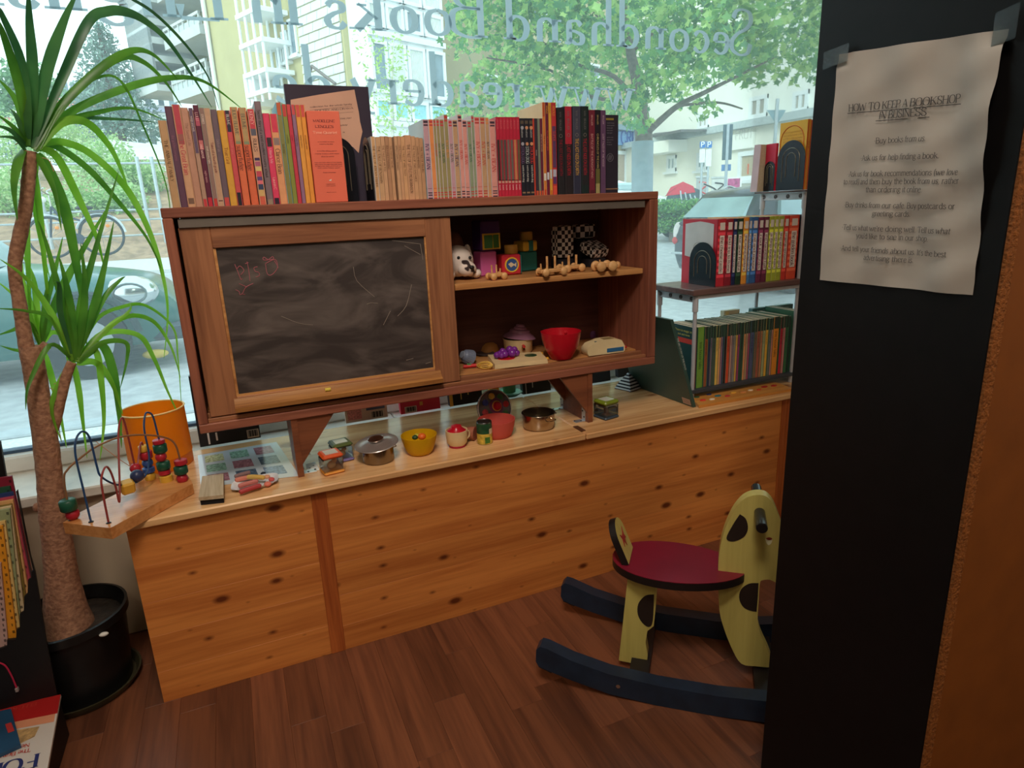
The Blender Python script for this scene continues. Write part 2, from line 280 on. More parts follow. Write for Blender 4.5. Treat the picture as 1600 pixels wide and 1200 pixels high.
# ------------------------------------------------------------------ stroke lettering (roman hand with thick and thin strokes)
GL = {}
for row in """A 6 l.4,0 3,7|l3,7 5.6,0|l1.5,2.4 4.5,2.4
B 5.2 l.8,0 .8,7|c.8,7 2.8,7 4.2,6.3 4.2,4.5 2.8,3.7 .8,3.7|c.8,3.7 3,3.7 4.8,3 4.8,.9 3,0 .8,0
C 6 c5.5,5.4 4.6,6.7 3,7 1.2,6.1 .5,3.5 1.2,.9 3,0 4.6,.3 5.5,1.6
D 6 l.8,0 .8,7|c.8,7 3,7 4.9,6 5.6,3.5 4.9,1 3,0 .8,0
E 5.2 l.8,0 .8,7|l.8,7 4.7,7 4.7,5.6|l.8,3.6 3.7,3.6|l.8,0 4.9,0 4.9,1.5
F 5 l.8,0 .8,7|l.8,7 4.7,7 4.7,5.6|l.8,3.6 3.6,3.6
G 6.2 c5.4,5.4 4.6,6.7 3,7 1.2,6.1 .5,3.5 1.2,.9 3,0 5.3,.8|l5.3,.6 5.3,3|l3.8,3 5.9,3
H 6 l.8,0 .8,7|l5.2,0 5.2,7|l.8,3.6 5.2,3.6
I 2.2 l1.1,0 1.1,7
J 3.5 c2.5,7 2.5,2 2.1,.3 1,-.2 .3,.5
K 5.8 l.8,0 .8,7|l5,7 .9,3|l2.2,4.2 5.4,0
L 4.8 l.8,0 .8,7|l.8,0 4.6,0 4.6,1.5
M 7.2 l.8,0 .8,7|l.8,7 3.6,.4|l3.6,.4 6.4,7|l6.4,7 6.4,0
N 6 l.8,0 .8,7|l.8,7 5.2,0|l5.2,0 5.2,7
O 6.4 c3.2,7 1.3,6.2 .5,3.5 1.3,.8 3.2,0 5.1,.8 5.9,3.5 5.1,6.2 3.2,7
P 5 l.8,0 .8,7|c.8,7 3,7 4.5,6.2 4.5,4.3 3,3.4 .8,3.4
Q 6.4 c3.2,7 1.3,6.2 .5,3.5 1.3,.8 3.2,0 5.1,.8 5.9,3.5 5.1,6.2 3.2,7|l3.2,1.5 6,-1
R 5.6 l.8,0 .8,7|c.8,7 3,7 4.4,6.2 4.4,4.5 3,3.7 .8,3.7|l2.6,3.7 5.2,0
S 5 c4.4,5.6 3.8,6.7 2.4,7 1,6.5 .7,5.2 1.6,4.1 3.4,3.2 4.5,2 4.2,.7 2.6,0 1,.4 .5,1.8
T 5.6 l2.8,0 2.8,7|l.3,5.7 .3,7 5.3,7 5.3,5.7
U 6 c.9,7 .9,2 1.6,.4 3,0 4.5,.4 5.2,2 5.2,7
V 6 l.4,7 3,0|l3,0 5.6,7
W 8 l.3,7 2.2,0|l2.2,0 4,6|l4,6 5.8,0|l5.8,0 7.7,7
X 6 l.5,7 5.5,0|l5.5,7 .5,0
Y 5.8 l.4,7 2.9,3.4|l5.4,7 2.9,3.4|l2.9,3.4 2.9,0
Z 5.4 l.5,5.7 .5,7 4.9,7|l4.9,7 .5,0|l.5,0 4.9,0 4.9,1.4
a 4.3 c.8,4 1.6,4.9 2.8,4.8 3.3,4 3.3,1 3.6,.1 4.2,.2|c3.3,2.9 1.8,2.6 .6,1.8 .7,.4 1.8,0 3.3,1
b 4.8 l.9,0 .9,7|c.9,3.8 2.4,4.9 3.9,4.2 4.4,2.5 3.8,.7 2.4,0 .9,.8
c 4.1 c3.7,3.9 2.6,4.9 1.2,4.3 .5,2.5 1.2,.6 2.5,0 3.8,1
d 4.8 l3.9,7 3.9,0|c3.9,3.9 2.6,4.9 1.1,4.3 .5,2.5 1.1,.6 2.4,0 3.9,1
e 4.2 l.6,2.8 3.7,2.8|c3.7,2.8 3.3,4.5 2.1,4.9 .9,4.2 .5,2.5 1.1,.6 2.4,0 3.8,.9
f 3 c3,6.4 2.3,7 1.5,6.2 1.4,4.5 1.4,0|l.3,4.8 2.7,4.8
g 4.5 c2.1,4.9 .8,4.2 .9,2.7 2.1,2 3.4,2.8 3.3,4.3 2.1,4.9|c1.3,2.1 .9,1.3 1.8,.8 3.6,.5 4,-.8 2.4,-1.9 .7,-1.4 .6,-.3 1.6,.6|l3.2,4.5 4.4,4.8
h 4.9 l.9,0 .9,7|c.9,3.8 2.3,4.9 3.6,4.5 4,3.2 4,0
i 2.1 l1.1,0 1.1,4.9|l1.1,6.3 1.1,6.9
j 2.1 c1.2,4.9 1.2,-.8 .8,-1.9 0,-1.8|l1.2,6.3 1.2,6.9
k 4.7 l.9,0 .9,7|l4,4.9 1,2.2|l2,3 4.5,0
l 2.1 l1.1,0 1.1,7
m 7.2 l.9,0 .9,4.9|c.9,3.8 2.1,4.9 3.3,4.5 3.6,3.2 3.6,0|c3.6,3.8 4.8,4.9 6,4.5 6.3,3.2 6.3,0
n 4.9 l.9,0 .9,4.9|c.9,3.8 2.3,4.9 3.6,4.5 4,3.2 4,0
o 4.7 c2.35,4.9 1,4.2 .5,2.45 1,.7 2.35,0 3.7,.7 4.2,2.45 3.7,4.2 2.35,4.9
p 4.8 l.9,-2 .9,4.9|c.9,3.8 2.4,4.9 3.9,4.2 4.4,2.5 3.8,.7 2.4,0 .9,.8
q 4.8 l3.9,-2 3.9,4.9|c3.9,3.9 2.6,4.9 1.1,4.3 .5,2.5 1.1,.6 2.4,0 3.9,1
r 3.4 l.9,0 .9,4.9|c.9,3.6 1.9,4.8 3.1,4.7
s 3.7 c3.1,4 2.3,4.9 1,4.6 .8,3.4 2.2,2.6 3.2,1.6 2.8,.3 1.4,0 .5,1.1
t 2.9 c1.4,6.3 1.4,1.2 1.8,.1 2.8,.5|l.3,4.8 2.7,4.8
u 4.9 c.9,4.9 .9,1.4 1.4,.3 2.4,0 3.9,1|l3.9,0 3.9,4.9
v 4.6 l.4,4.9 2.3,0|l2.3,0 4.2,4.9
w 6.6 l.3,4.9 1.9,0|l1.9,0 3.3,4.4|l3.3,4.4 4.7,0|l4.7,0 6.3,4.9
x 4.6 l.5,4.9 4.1,0|l4.1,4.9 .5,0
y 4.6 l.4,4.9 2.3,.1|c4.2,4.9 2.3,0 1.6,-1.6 .5,-1.8
z 4.1 l.6,4.8 3.6,4.8|l3.6,4.8 .5,0|l.5,0 3.7,0
. 2 d1,.3
, 2 l1.2,.5 .7,-1
' 1.6 l.9,7 .7,5.6
! 2 l1,7 1,2|d1,.3
: 2 d1,.4|d1,4
( 2.6 c2,7.4 .9,5 .9,1.5 2,-1.2
) 2.6 c.6,7.4 1.7,5 1.7,1.5 .6,-1.2
+ 5 l2.5,1 2.5,5|l.5,3 4.5,3
- 3 l.4,2.6 2.6,2.6
* 2.4 d1.2,3
0 4.8 c2.4,7 .9,6 .6,3.5 .9,1 2.4,0 3.9,1 4.2,3.5 3.9,6 2.4,7
1 3.4 l1.9,0 1.9,7|l1.9,7 .6,5.8
2 4.6 c.7,5.5 1.4,6.8 2.9,6.9 3.8,5.6 3.2,3.8 .6,.1|l.6,0 4.2,0
3 4.6 c.8,6.2 2.2,7 3.6,6.2 3.5,4.4 2,3.7|c2,3.7 3.8,3.2 4.1,1.4 2.8,0 .7,.6
4 4.8 l3.2,0 3.2,7|l3.2,7 .4,2 4.5,2
5 4.6 l3.8,7 1.2,7 1,4|c1,4 2.8,4.4 4,3 3.6,.8 2,0 .7,.5
6 4.7 c3.8,6.5 2,6.2 .8,4 .7,1.4 2.2,0 3.8,.8 4,2.8 2.6,4 .9,3
7 4.4 l.5,7 4.1,7|l4.1,7 1.6,0
8 4.7 c2.3,3.8 .9,4.7 1,6.3 2.3,7 3.7,6.3 3.7,4.7 2.3,3.8 .7,2.8 .7,.8 2.3,0 4,.8 4,2.8 2.3,3.8
9 4.7 c.9,.5 2.7,.8 3.9,3 4,5.6 2.5,7 .9,6.2 .7,4.2 2.1,3 3.8,4""".split('\n'):
    ch, w, g = row.split(' ', 2)
    st = []
    for q in g.split('|'):
        st.append((q[0], [tuple(float(a) for a in p.split(',')) for p in q[1:].split(' ')]))
    GL[ch] = (float(w), st)
def text_width(t): return sum(GL[c][0] if c in GL else 2.4 for c in t)
def lettering(mb, t, P, U, V, cap, align='c', thick=0.9, thin=0.42, serif=True, sub=3, mi=0, maxw=None, xh=1.0, exact=False):
    """flat printed letters: U runs along the line, V up the letters, cap the capital height"""
    P, U, V = (np.asarray(q, float) for q in (P, U, V)); k = cap/7.0; kx = k
    cw = lambda c: (GL[c][0] if c in GL else 2.4)*(1-(1-xh)*0.55 if (c.islower() or c not in GL) else 1)
    W = sum(cw(c) for c in t)*k
    if maxw and (exact or W > maxw): kx = k*maxw/W; W = maxw
    def sy(c, y): return y if (xh == 1 or not c.islower()) else (y*xh if y <= 4.9 else 4.9*xh+(y-4.9)/2.1*(7-4.9*xh))
    x = {'c': -W/2, 'l': 0.0, 'r': -W}[align]
    Nn = np.cross(U, V); Nn /= np.linalg.norm(Nn)+1e-12; si = 0; P00 = P      # each stroke a hair in front of the one before
    for c in t:
        if c not in GL: x += cw(c)*kx; continue
        si = 0; w, st = GL[c]; fx = cw(c)/w
        for kind, pts in st:
            P = P00+Nn*(si*min(cap*.0012, .00008)); si += 1
            if kind == 'd':
                a, b = pts[0]; r = thick*0.55
                vs = [P+U*(x+(a+r*math.cos(q))*kx)+V*((b+r*math.sin(q))*k) for q in [2*math.pi*i/7 for i in range(7)]]
                mb.add(vs, [tuple(range(7))], mi); continue
            pts = [(p[0]*fx, sy(c, p[1])) for p in pts]; xl = sy(c, 4.9)
            line = smoothline(pts, sub) if kind == 'c' else [np.array(p) for p in pts]
            L = []; n = len(line)
            for i in range(n):
                d = np.asarray(line[min(i+1, n-1)])-np.asarray(line[max(i-1, 0)]); d = d/(np.linalg.norm(d)+1e-9)
                if kind == 'l' and c in 'AVWMNXYvwxykKRZz7': wd = thick if (d[0]*d[1] < 0 or abs(d[0]) < .05) else thin
                else: wd = thin+(thick-thin)*abs(d[1])**1.5
                if c in 'MN' and abs(d[0]) < .05: wd = thin
                L.append((np.array([-d[1], d[0]])*wd/2))
            vs = []
            for i in range(n):
                for sg in (1, -1):
                    q = np.asarray(line[i])+L[i]*sg; vs.append(P+U*(x+q[0]*kx)+V*(q[1]*k))
            mb.add(vs, [(2*i, 2*i+1, 2*i+3, 2*i+2) for i in range(n-1)], mi)
            if serif and kind == 'l' and len(pts) == 2:
                for (a, b), (a2, b2) in ((pts[0], pts[1]), (pts[1], pts[0])):
                    if abs(b-b2) > 1.5 and b in (0, 7, xl, -2) and not (c in 'AVvWwMN' and b == (7 if c == 'A' else 0)) :
                        s0, s1 = (a-1.0, a+1.0) if (b in (0, -2) or b == 7 and c.isupper() or c in 'vwxy') else (a-1.1, a+.2)
                        h = 0.28
                        y0, y1 = (b, b+h) if b <= 0 else (b-h, b)
                        si += 1; Ps = P00+Nn*(si*min(cap*.0012, .00008)); mb.add([Ps+U*(x+p*kx)+V*(q*k) for p, q in ((s0, y0), (s1, y0), (s1, y1), (s0, y1))], [(0, 1, 2, 3)], mi)
        x += w*kx
    return mb
# ------------------------------------------------------------------ shared materials
H = 0.4675
PINE = wood('knotty_pine', (222, 142, 72), (190, 110, 52), 'x', 5.0, 0.42, knots=9.0, rand=0.07, knot_col=(104, 48, 20))
PINE_TOP = wood('lightened_pine_top', (236, 190, 136), (206, 152, 98), 'x', 5.0, 0.24, knots=4.0, knot_flat='z', knot_col=(140, 80, 40))  # worktop colour lightened to carry the window light falling on it
PINE_V = wood('pine_strip', (196, 108, 52), (150, 72, 32), 'z', 7.0, 0.45)
REDW = wood('old_red_wood', (158, 98, 76), (116, 66, 52), 'x', 7.0, 0.38)
REDW_V = wood('old_red_wood_upright', (158, 98, 76), (116, 66, 52), 'z', 7.0, 0.38)
DARKW = wood('dark_back_panel', (104, 66, 58), (78, 48, 44), 'x', 5.0, 0.5)
OAK = wood('door_oak', (164, 110, 76), (124, 78, 54), 'z', 7.0, 0.4)
OAK_H = wood('door_oak_rail', (164, 110, 76), (124, 78, 54), 'x', 7.0, 0.4)
PLY = wood('shelf_plywood', (206, 150, 92), (160, 104, 58), 'x', 6.0, 0.45)
FLOORW = wood('floor_parquet', (130, 80, 55), (94, 56, 40), 'y', 5.0, 0.36, rand=0.24)
TOYW = wood('toy_beech', (226, 178, 120), (196, 142, 86), 'x', 8.0, 0.45)
BLACK = col((22, 21, 22), 0.45); BLACKM = col((34, 36, 42), 0.35, 0.0, 0.05)
WHITE = col((236, 236, 230), 0.5); STEEL = col((190, 188, 184), 0.22, 1.0, 0.04); GREY = col((128, 132, 138), 0.4, 0.3)
INK = col((40, 36, 36), 0.6, var=0); PAPERC = col((232, 226, 214), 0.7, var=0.04); CREAM = col((226, 200, 152), 0.45)

# ------------------------------------------------------------------ the shell of the shop
def shell():
    wallm = col((186, 170, 146), 0.8, var=0.06, scale=6, bump=0.2); ceilm = col((214, 204, 188), 0.85)
    fl = struct('floor', MB().box(-1.7, 3.7, -4.3, 0.56, -0.06, -0.006), col((96, 56, 36), 0.5), label='brown parquet floor of the shop')
    W = 0.076
    # finger parquet: short strips laid side by side, each row of strips offset from the next
    x = -0.42; n = 0
    while x < 1.78:
        y = -1.16+random.uniform(-0.3, 0); 
        while y < 0.33:
            L = random.choice((0.38, 0.46, 0.54))
            y1 = min(y+L, 0.33)
            if x+W < 0.0 or y < 0.02:
                b = MB().box(x+0.0001, x+W-0.0001, y+0.0001, y1-0.0001, -0.006, random.uniform(-0.0003, 0.0), 0, 0.0004)
                part(fl, 'plank', b, FLOORW); n += 1
            y = y1+0.0
        x += W
    struct('ceiling', MB().box(-1.7, 3.7, -4.3, 0.56, 2.7, 2.8), ceilm)
    struct('wall_left', MB().box(-1.8, -1.7, -4.3, 0.56, 0, 2.7), wallm)
    struct('wall_right', MB().box(3.7, 3.8, -4.3, 0.56, 0, 2.7), wallm)
    struct('wall_back', MB().box(-1.8, 3.8, -4.4, -4.3, 0, 2.7), wallm)
    wf = struct('wall_front', MB().box(-1.7, 3.7, 0.335, 0.62, 0, 0.42).box(-1.7, 3.7, 0.5, 0.62, 2.45, 2.7), wallm, label='plastered wall below the shop window')
    b = MB()
    for i in range(9):                                              # stone sill in slabs
        part(wf, 'sill_slab', MB().box(-1.7+i*0.6+.001, -1.1+i*0.6-.001, 0.31, 0.54, 0.42, 0.4475, 0, 0.004), col((222, 218, 208), 0.4, var=0.08, scale=30))
    frm = col((222, 224, 220), 0.35)
    wn = struct('window_1', MB().box(-1.7, 3.7, 0.515, 0.60, 0.4475, 0.495, 0, 0.006), frm, label='big shop window with a white frame and lettered glass')
    part(wn, 'frame_top', MB().box(-1.7, 3.7, 0.515, 0.60, 2.40, 2.45, 0, 0.006), frm)
    part(wn, 'frame_side', MB().box(-1.7, -1.64, 0.515, 0.60, 0.495, 2.40), frm)
    part(wn, 'frame_side', MB().box(3.64, 3.7, 0.515, 0.60, 0.495, 2.40), frm)
    part(wn, 'gasket', MB().box(-1.64, 3.64, 0.545, 0.575, 0.495, 0.5035), col((60, 84, 110), 0.5))
    part(wn, 'pane', MB().box(-1.64, 3.64, 0.557, 0.563, 0.50, 2.40), clear('hazy_shop_glass', (238, 250, 249), 0.075, 0.05, 0.02, (228, 248, 255)), label='dusty glass pane', smooth=0)  # pale haze over the street is put into the pane as translucency
    # the lettering stuck on the outside of the glass, read from the street
    YG = 0.565; lm = leafmat('frosted_letters', (180, 194, 202), (190, 200, 206), 0.65)
    U, V = np.array([-1.0, 0, 0]), np.array([0, 0, 1.0])
    t = MB()
    def line(txt, p_first, p_last, cap, maxw=True):
        a, b = aty(*p_first, YG), aty(*p_last, YG)
        lettering(t, txt, a, U, V, cap, 'l', 1.0, 0.34, sub=5, maxw=a[0]-b[0], xh=0.64, exact=True)
    line('Secondhand Books In English', (1175, 87), (205, 29), 0.150)
    line('www.readery.de', (987, 172), (546, 166), 0.152)
    part(wn, 'window_lettering', t, lm, label='grey blue serif letters seen from behind', kind='stuff', smooth=0)
shell()

# ------------------------------------------------------------------ the long pine bench under the window
def bench():
    b = thing('window_bench', 'long knotty pine boxed bench under the shop window', 'bench', (1.0, 0.2, 0))
    ZB = H-0.018; ys = -0.020
    xj = atz(893, 672, H)[0]+0.02
    part(b, 'worktop_board', MB().box(0.004, xj-0.001, ys, 0.402, ZB, H, 0, 0.003), PINE_TOP)
    part(b, 'worktop_board', MB().box(xj+0.001, 2.10, ys, 0.402, ZB, H, 0, 0.003), PINE_TOP)
    x1, x2 = 0.383, 0.4185; xr = aty(1221, 640, 0)[0]
    for xa, xb, zs in ((0.0, x1, (0, .082, .176, .262, .352, ZB)), (x2, xr, (0, .070, .158, .247, .33, .402, ZB))):      # edge glued boards
        p = part(b, 'front_panel', MB().box(xa, xb, 0.004, 0.018, 0.0, ZB), PINE)
        for z0, z1 in zip(zs[:-1], zs[1:]): part(p, 'board', MB().box(xa, xb, 0, 0.0039, z0, z1, 0, 0.0003), PINE)
    part(b, 'upright_strip', MB().box(x1, x2, -0.003, 0.02, 0.0, ZB, 0, 0.001), PINE_V, label='darker upright wood strip')
    part(b, 'upright_strip', MB().box(xr, xr+0.022, -0.003, 0.02, 0.0, ZB, 0, 0.001), PINE_V)
    part(b, 'upright_strip', MB().box(xr+0.023, xr+0.07, -0.003, 0.02, 0.0, ZB, 0, 0.001), PINE_V)
    part(b, 'side_panel', MB().box(0.0, 0.018, 0.019, 0.33, 0.0, ZB), PINE)
    part(b, 'side_panel', MB().box(2.06, 2.078, 0.019, 0.33, 0.0, ZB), PINE)
    t = MB()
    g = col((92, 54, 30), 0.6)
    part(b, 'joint_batten', MB().box(xj-0.004, xj+0.012, 0.005, 0.05, H-0.0005, H+0.0018), g, label='dark strip over the worktop joint')
bench()

# ------------------------------------------------------------------ the blackboard cabinet standing on two brackets
CX0, CX1, CZ0, CZ1, CY0, CY1 = 0.170, 1.403, 0.616, 1.108, 0.055, 0.345
IX0, IX1, IZ0, IZ1 = 0.190, 1.375, 0.652, 1.087
SHZ = 0.898                                                         # top of the middle shelf
def cabinet():
    c = thing('blackboard_cabinet', 'reddish wooden wall cabinet with a blackboard door standing on the bench', 'cabinet', (0.78, 0.2, H))
    ch = 0.002
    part(c, 'top_board', MB().box(CX0, CX1, CY0, CY1, IZ1, CZ1, 0, ch), REDW)
    part(c, 'bottom_board', MB().box(CX0, CX1, CY0, CY1, CZ0, CZ0+0.021, 0, ch), REDW)
    part(c, 'side_board', MB().box(CX0, IX0, CY0, CY1, CZ0+0.021, IZ1, 0, ch), REDW_V)
    part(c, 'side_board', MB().box(IX1, CX1, CY0, CY1, CZ0+0.021, IZ1, 0, ch), REDW_V)
    part(c, 'back_panel', MB().box(IX0, IX1, CY1-0.012, CY1-0.001, CZ0+0.021, IZ1), DARKW)
    part(c, 'floor_board', MB().box(IX0, IX1, CY0+0.06, CY1-0.013, CZ0+0.021, IZ0, 0, 0.001), PLY)
    for y0, z in ((CY0+0.008, IZ0-0.006), (CY0+0.03, IZ0+0.001)):     # the sliding grooves at the front
        part(c, 'sliding_rail', MB().box(IX0, IX1, y0, y0+0.012, CZ0+0.021, z, 0, 0.001), OAK_H)
    part(c, 'top_track', MB().box(IX0+0.008, IX1-0.012, CY0+0.006, CY0+0.03, IZ1-0.021, IZ1-0.002, 0, 0.001), col((104, 96, 88), 0.45), label='greyish sliding track')
    part(c, 'divider', MB().box(0.755, 0.769, CY0+0.045, CY1-0.013, IZ0, IZ1-0.001, 0, 0.001), DARKW)
    part(c, 'middle_shelf', MB().box(0.799, 1.366, CY0+0.016, CY1-0.013, SHZ-0.015, SHZ, 0, 0.001), PLY, label='split plywood shelf')
    # the sliding door
    y0, y1 = CY0+0.012, CY0+0.032
    dz0, dz1 = IZ0-0.004, IZ1-0.020
    d = part(c, 'door', MB().box(IX0+0.006, 0.2565, y0, y1, dz0, dz1, 0, 0.0015), OAK)
    part(d, 'door_stile', MB().box(0.731, 0.796, y0, y1, dz0, dz1, 0, 0.0015), OAK)
    part(d, 'door_rail', MB().box(0.2565, 0.731, y0, y1, 1.021, dz1, 0, 0.0015), OAK_H)
    part(d, 'door_rail', MB().box(0.2565, 0.731, y0, y1, dz0, 0.687, 0, 0.0015), OAK_H)
    part(d, 'moulding', MB().box(0.2565, 0.262, y0+0.003, y1, 0.687, 1.021).box(0.727, 0.731, y0+0.003, y1, 0.687, 1.021).box(0.262, 0.727, y0+0.003, y1, 0.687, 0.692), PLY)
    # the slate with wiped chalk
    mt, t, b = new_mat('blackboard_slate'); N = t.nodes.new; K = t.links.new
    tc = N('ShaderNodeTexCoord'); mp = N('ShaderNodeMapping'); mp.inputs['Rotation'].default_value = (0, 0.6, 0); mp.inputs['Scale'].default_value = (3, 1, 9); K(tc.outputs['Object'], mp.inputs[0])
    nz = N('ShaderNodeTexNoise'); nz.inputs['Scale'].default_value = 1.6; nz.inputs['Detail'].default_value = 7; nz.inputs['Distortion'].default_value = 1.5; K(mp.outputs[0], nz.inputs[0])
    rp = N('ShaderNodeValToRGB'); K(nz.outputs[0], rp.inputs[0]); rp.color_ramp.elements[0].position = .42; rp.color_ramp.elements[1].position = .85
    rp.color_ramp.elements[0].color = lin((56, 48, 46)); rp.color_ramp.elements[1].color = lin((118, 106, 100)); K(rp.outputs[0], b.inputs['Base Color']); b.inputs['Roughness'].default_value = 0.5
    part(c, 'blackboard', MB().box(0.262, 0.727, y0+0.007, y1-0.004, 0.692, 1.021), mt, label='dusty black writing slate')
    yb = y0+0.0065
    def bp(p): return aty(p[0], p[1], yb)
    Z = lambda a, b: (280+a/3.636, 340+b/3.636)
    k = MB(); w = 0.0008
    for s in ([(315, 265), (330, 300), (350, 350), (358, 345)], [(330, 290), (345, 275), (368, 300), (350, 325)], [(385, 250), (395, 300), (402, 360)], [(375, 262), (395, 255)],
              [(445, 280), (425, 285), (432, 305), (452, 312), (455, 330), (435, 338)], [(340, 375), (385, 395)], [(420, 375), (380, 395), (360, 430), (345, 437), (340, 420), (320, 410)], [(360, 435), (375, 437)],
              [(490, 262), (500, 318), (525, 325), (558, 285), (545, 238), (490, 262)], [(540, 245), (555, 268), (562, 285)],
              [(505, 240), (480, 225), (478, 240), (505, 240), (530, 222), (535, 235), (508, 240)]):
        k.tube(smoothline([bp(Z(*q)) for q in s], 4), w, 5)
    part(c, 'chalk_drawing', k, col((166, 96, 104), 0.9), label='pink chalk letters and a present with a bow')
    k = MB()
    for s in ([(1065, 492), (1090, 484), (1128, 487)], [(205, 200), (235, 380), (262, 535)], [(990, 280), (1010, 360), (1110, 450)], [(1320, 380), (1290, 500), (1240, 560)], [(1210, 130), (1290, 140), (1370, 150)], [(1370, 150), (1385, 240)],
              [(1280, 160), (1370, 210)], [(1330, 800), (1290, 810)], [(1400, 830), (1430, 820)], [(580, 560), (680, 600), (760, 610)], [(1160, 610), (1200, 530)]):
        k.tube(smoothline([bp(Z(*q)) for q in s], 3), 0.0006, 4)
    part(c, 'chalk_scratches', k, col((150, 138, 126), 0.9), kind='stuff', smooth=0)
    # ledge
    lp = [(0, 0), (0.026, 0.002), (0.026, 0.012), (0.018, 0.016), (0.006, 0.030), (0, 0.030)]
    part(d, 'chalk_ledge', MB().prism(lp, (0.250, y0, 0.655), (0, -1, 0), (0, 0, 1), (1, 0, 0), 0, 0.492), wood('ledge_oak', (172, 118, 62), (126, 76, 38), 'x', 7.0, 0.42), label='worn chalk ledge')
    # brackets: an upright board running back, gussets to its inner side, steel angles
    bm = wood('bracket_wood', (140, 84, 56), (104, 60, 42), 'x', 5.0, 0.4)
    for xa, sg in ((0.3645, 1), (1.176, -1)):
        x0, x1 = (xa, xa+0.0145) if sg > 0 else (xa-0.0145+0.0145, xa+0.0145)
        poly = [(0.0, H), (0.0, CZ0), (0.19, CZ0), (0.19, CZ0-0.05), (0.145, H)] if sg > 0 else [(0, H), (0, CZ0), (0.16, CZ0), (0.155, H)]
        p = part(c, 'bracket_board', MB().prism([(a, z) for a, z in poly], (x0, 0.060, 0), (0, 1, 0), (0, 0, 1), (1, 0, 0), 0, 0.0145), bm)
        xi = x1 if sg > 0 else x0
        gx = 0.088
        for yg in (0.064, 0.200):
            part(p, 'gusset', MB().prism([(0, H+0.03), (0, CZ0), (sg*gx, CZ0)], (xi, yg, 0), (1, 0, 0), (0, 0, 1), (0, 1, 0), 0, 0.012), bm)
            sp = part(p, 'steel_angle', MB().box(xi, xi+sg*0.0015, yg+0.012, yg+0.032, H, H+0.038, 0, .0004).box(xi, xi+sg*0.032, yg+0.012, yg+0.032, H, H+0.0015, 0, .0004), col((196, 200, 206), 0.3, 0.7), label='zinc angle bracket with screws')
            q = MB()
            for zz, yy in ((0.012, 0.006), (0.029, 0.014)):
                q.cyl((xi+sg*0.001, yg+0.012+yy, H+zz), (xi+sg*0.0028, yg+0.012+yy, H+zz), 0.0026, 10)
                q.cyl((xi+sg*zz, yg+0.012+yy, H+0.001), (xi+sg*zz, yg+0.012+yy, H+0.0028), 0.0026, 10)
            part(p, 'screws', q, col((60, 60, 62), .4, .8))
    return c
CAB = cabinet()
q = aty(513, 617, CY0-0.002)
solid('chalk_stub', MB().cyl((q[0]-0.006, CY0-0.002, 0.655+0.0235), (q[0]+0.007, CY0-0.002, 0.655+0.0235), 0.0042, 10), col((224, 200, 84), 0.9), 'short stub of yellow chalk lying on the blackboard ledge', 'chalk')

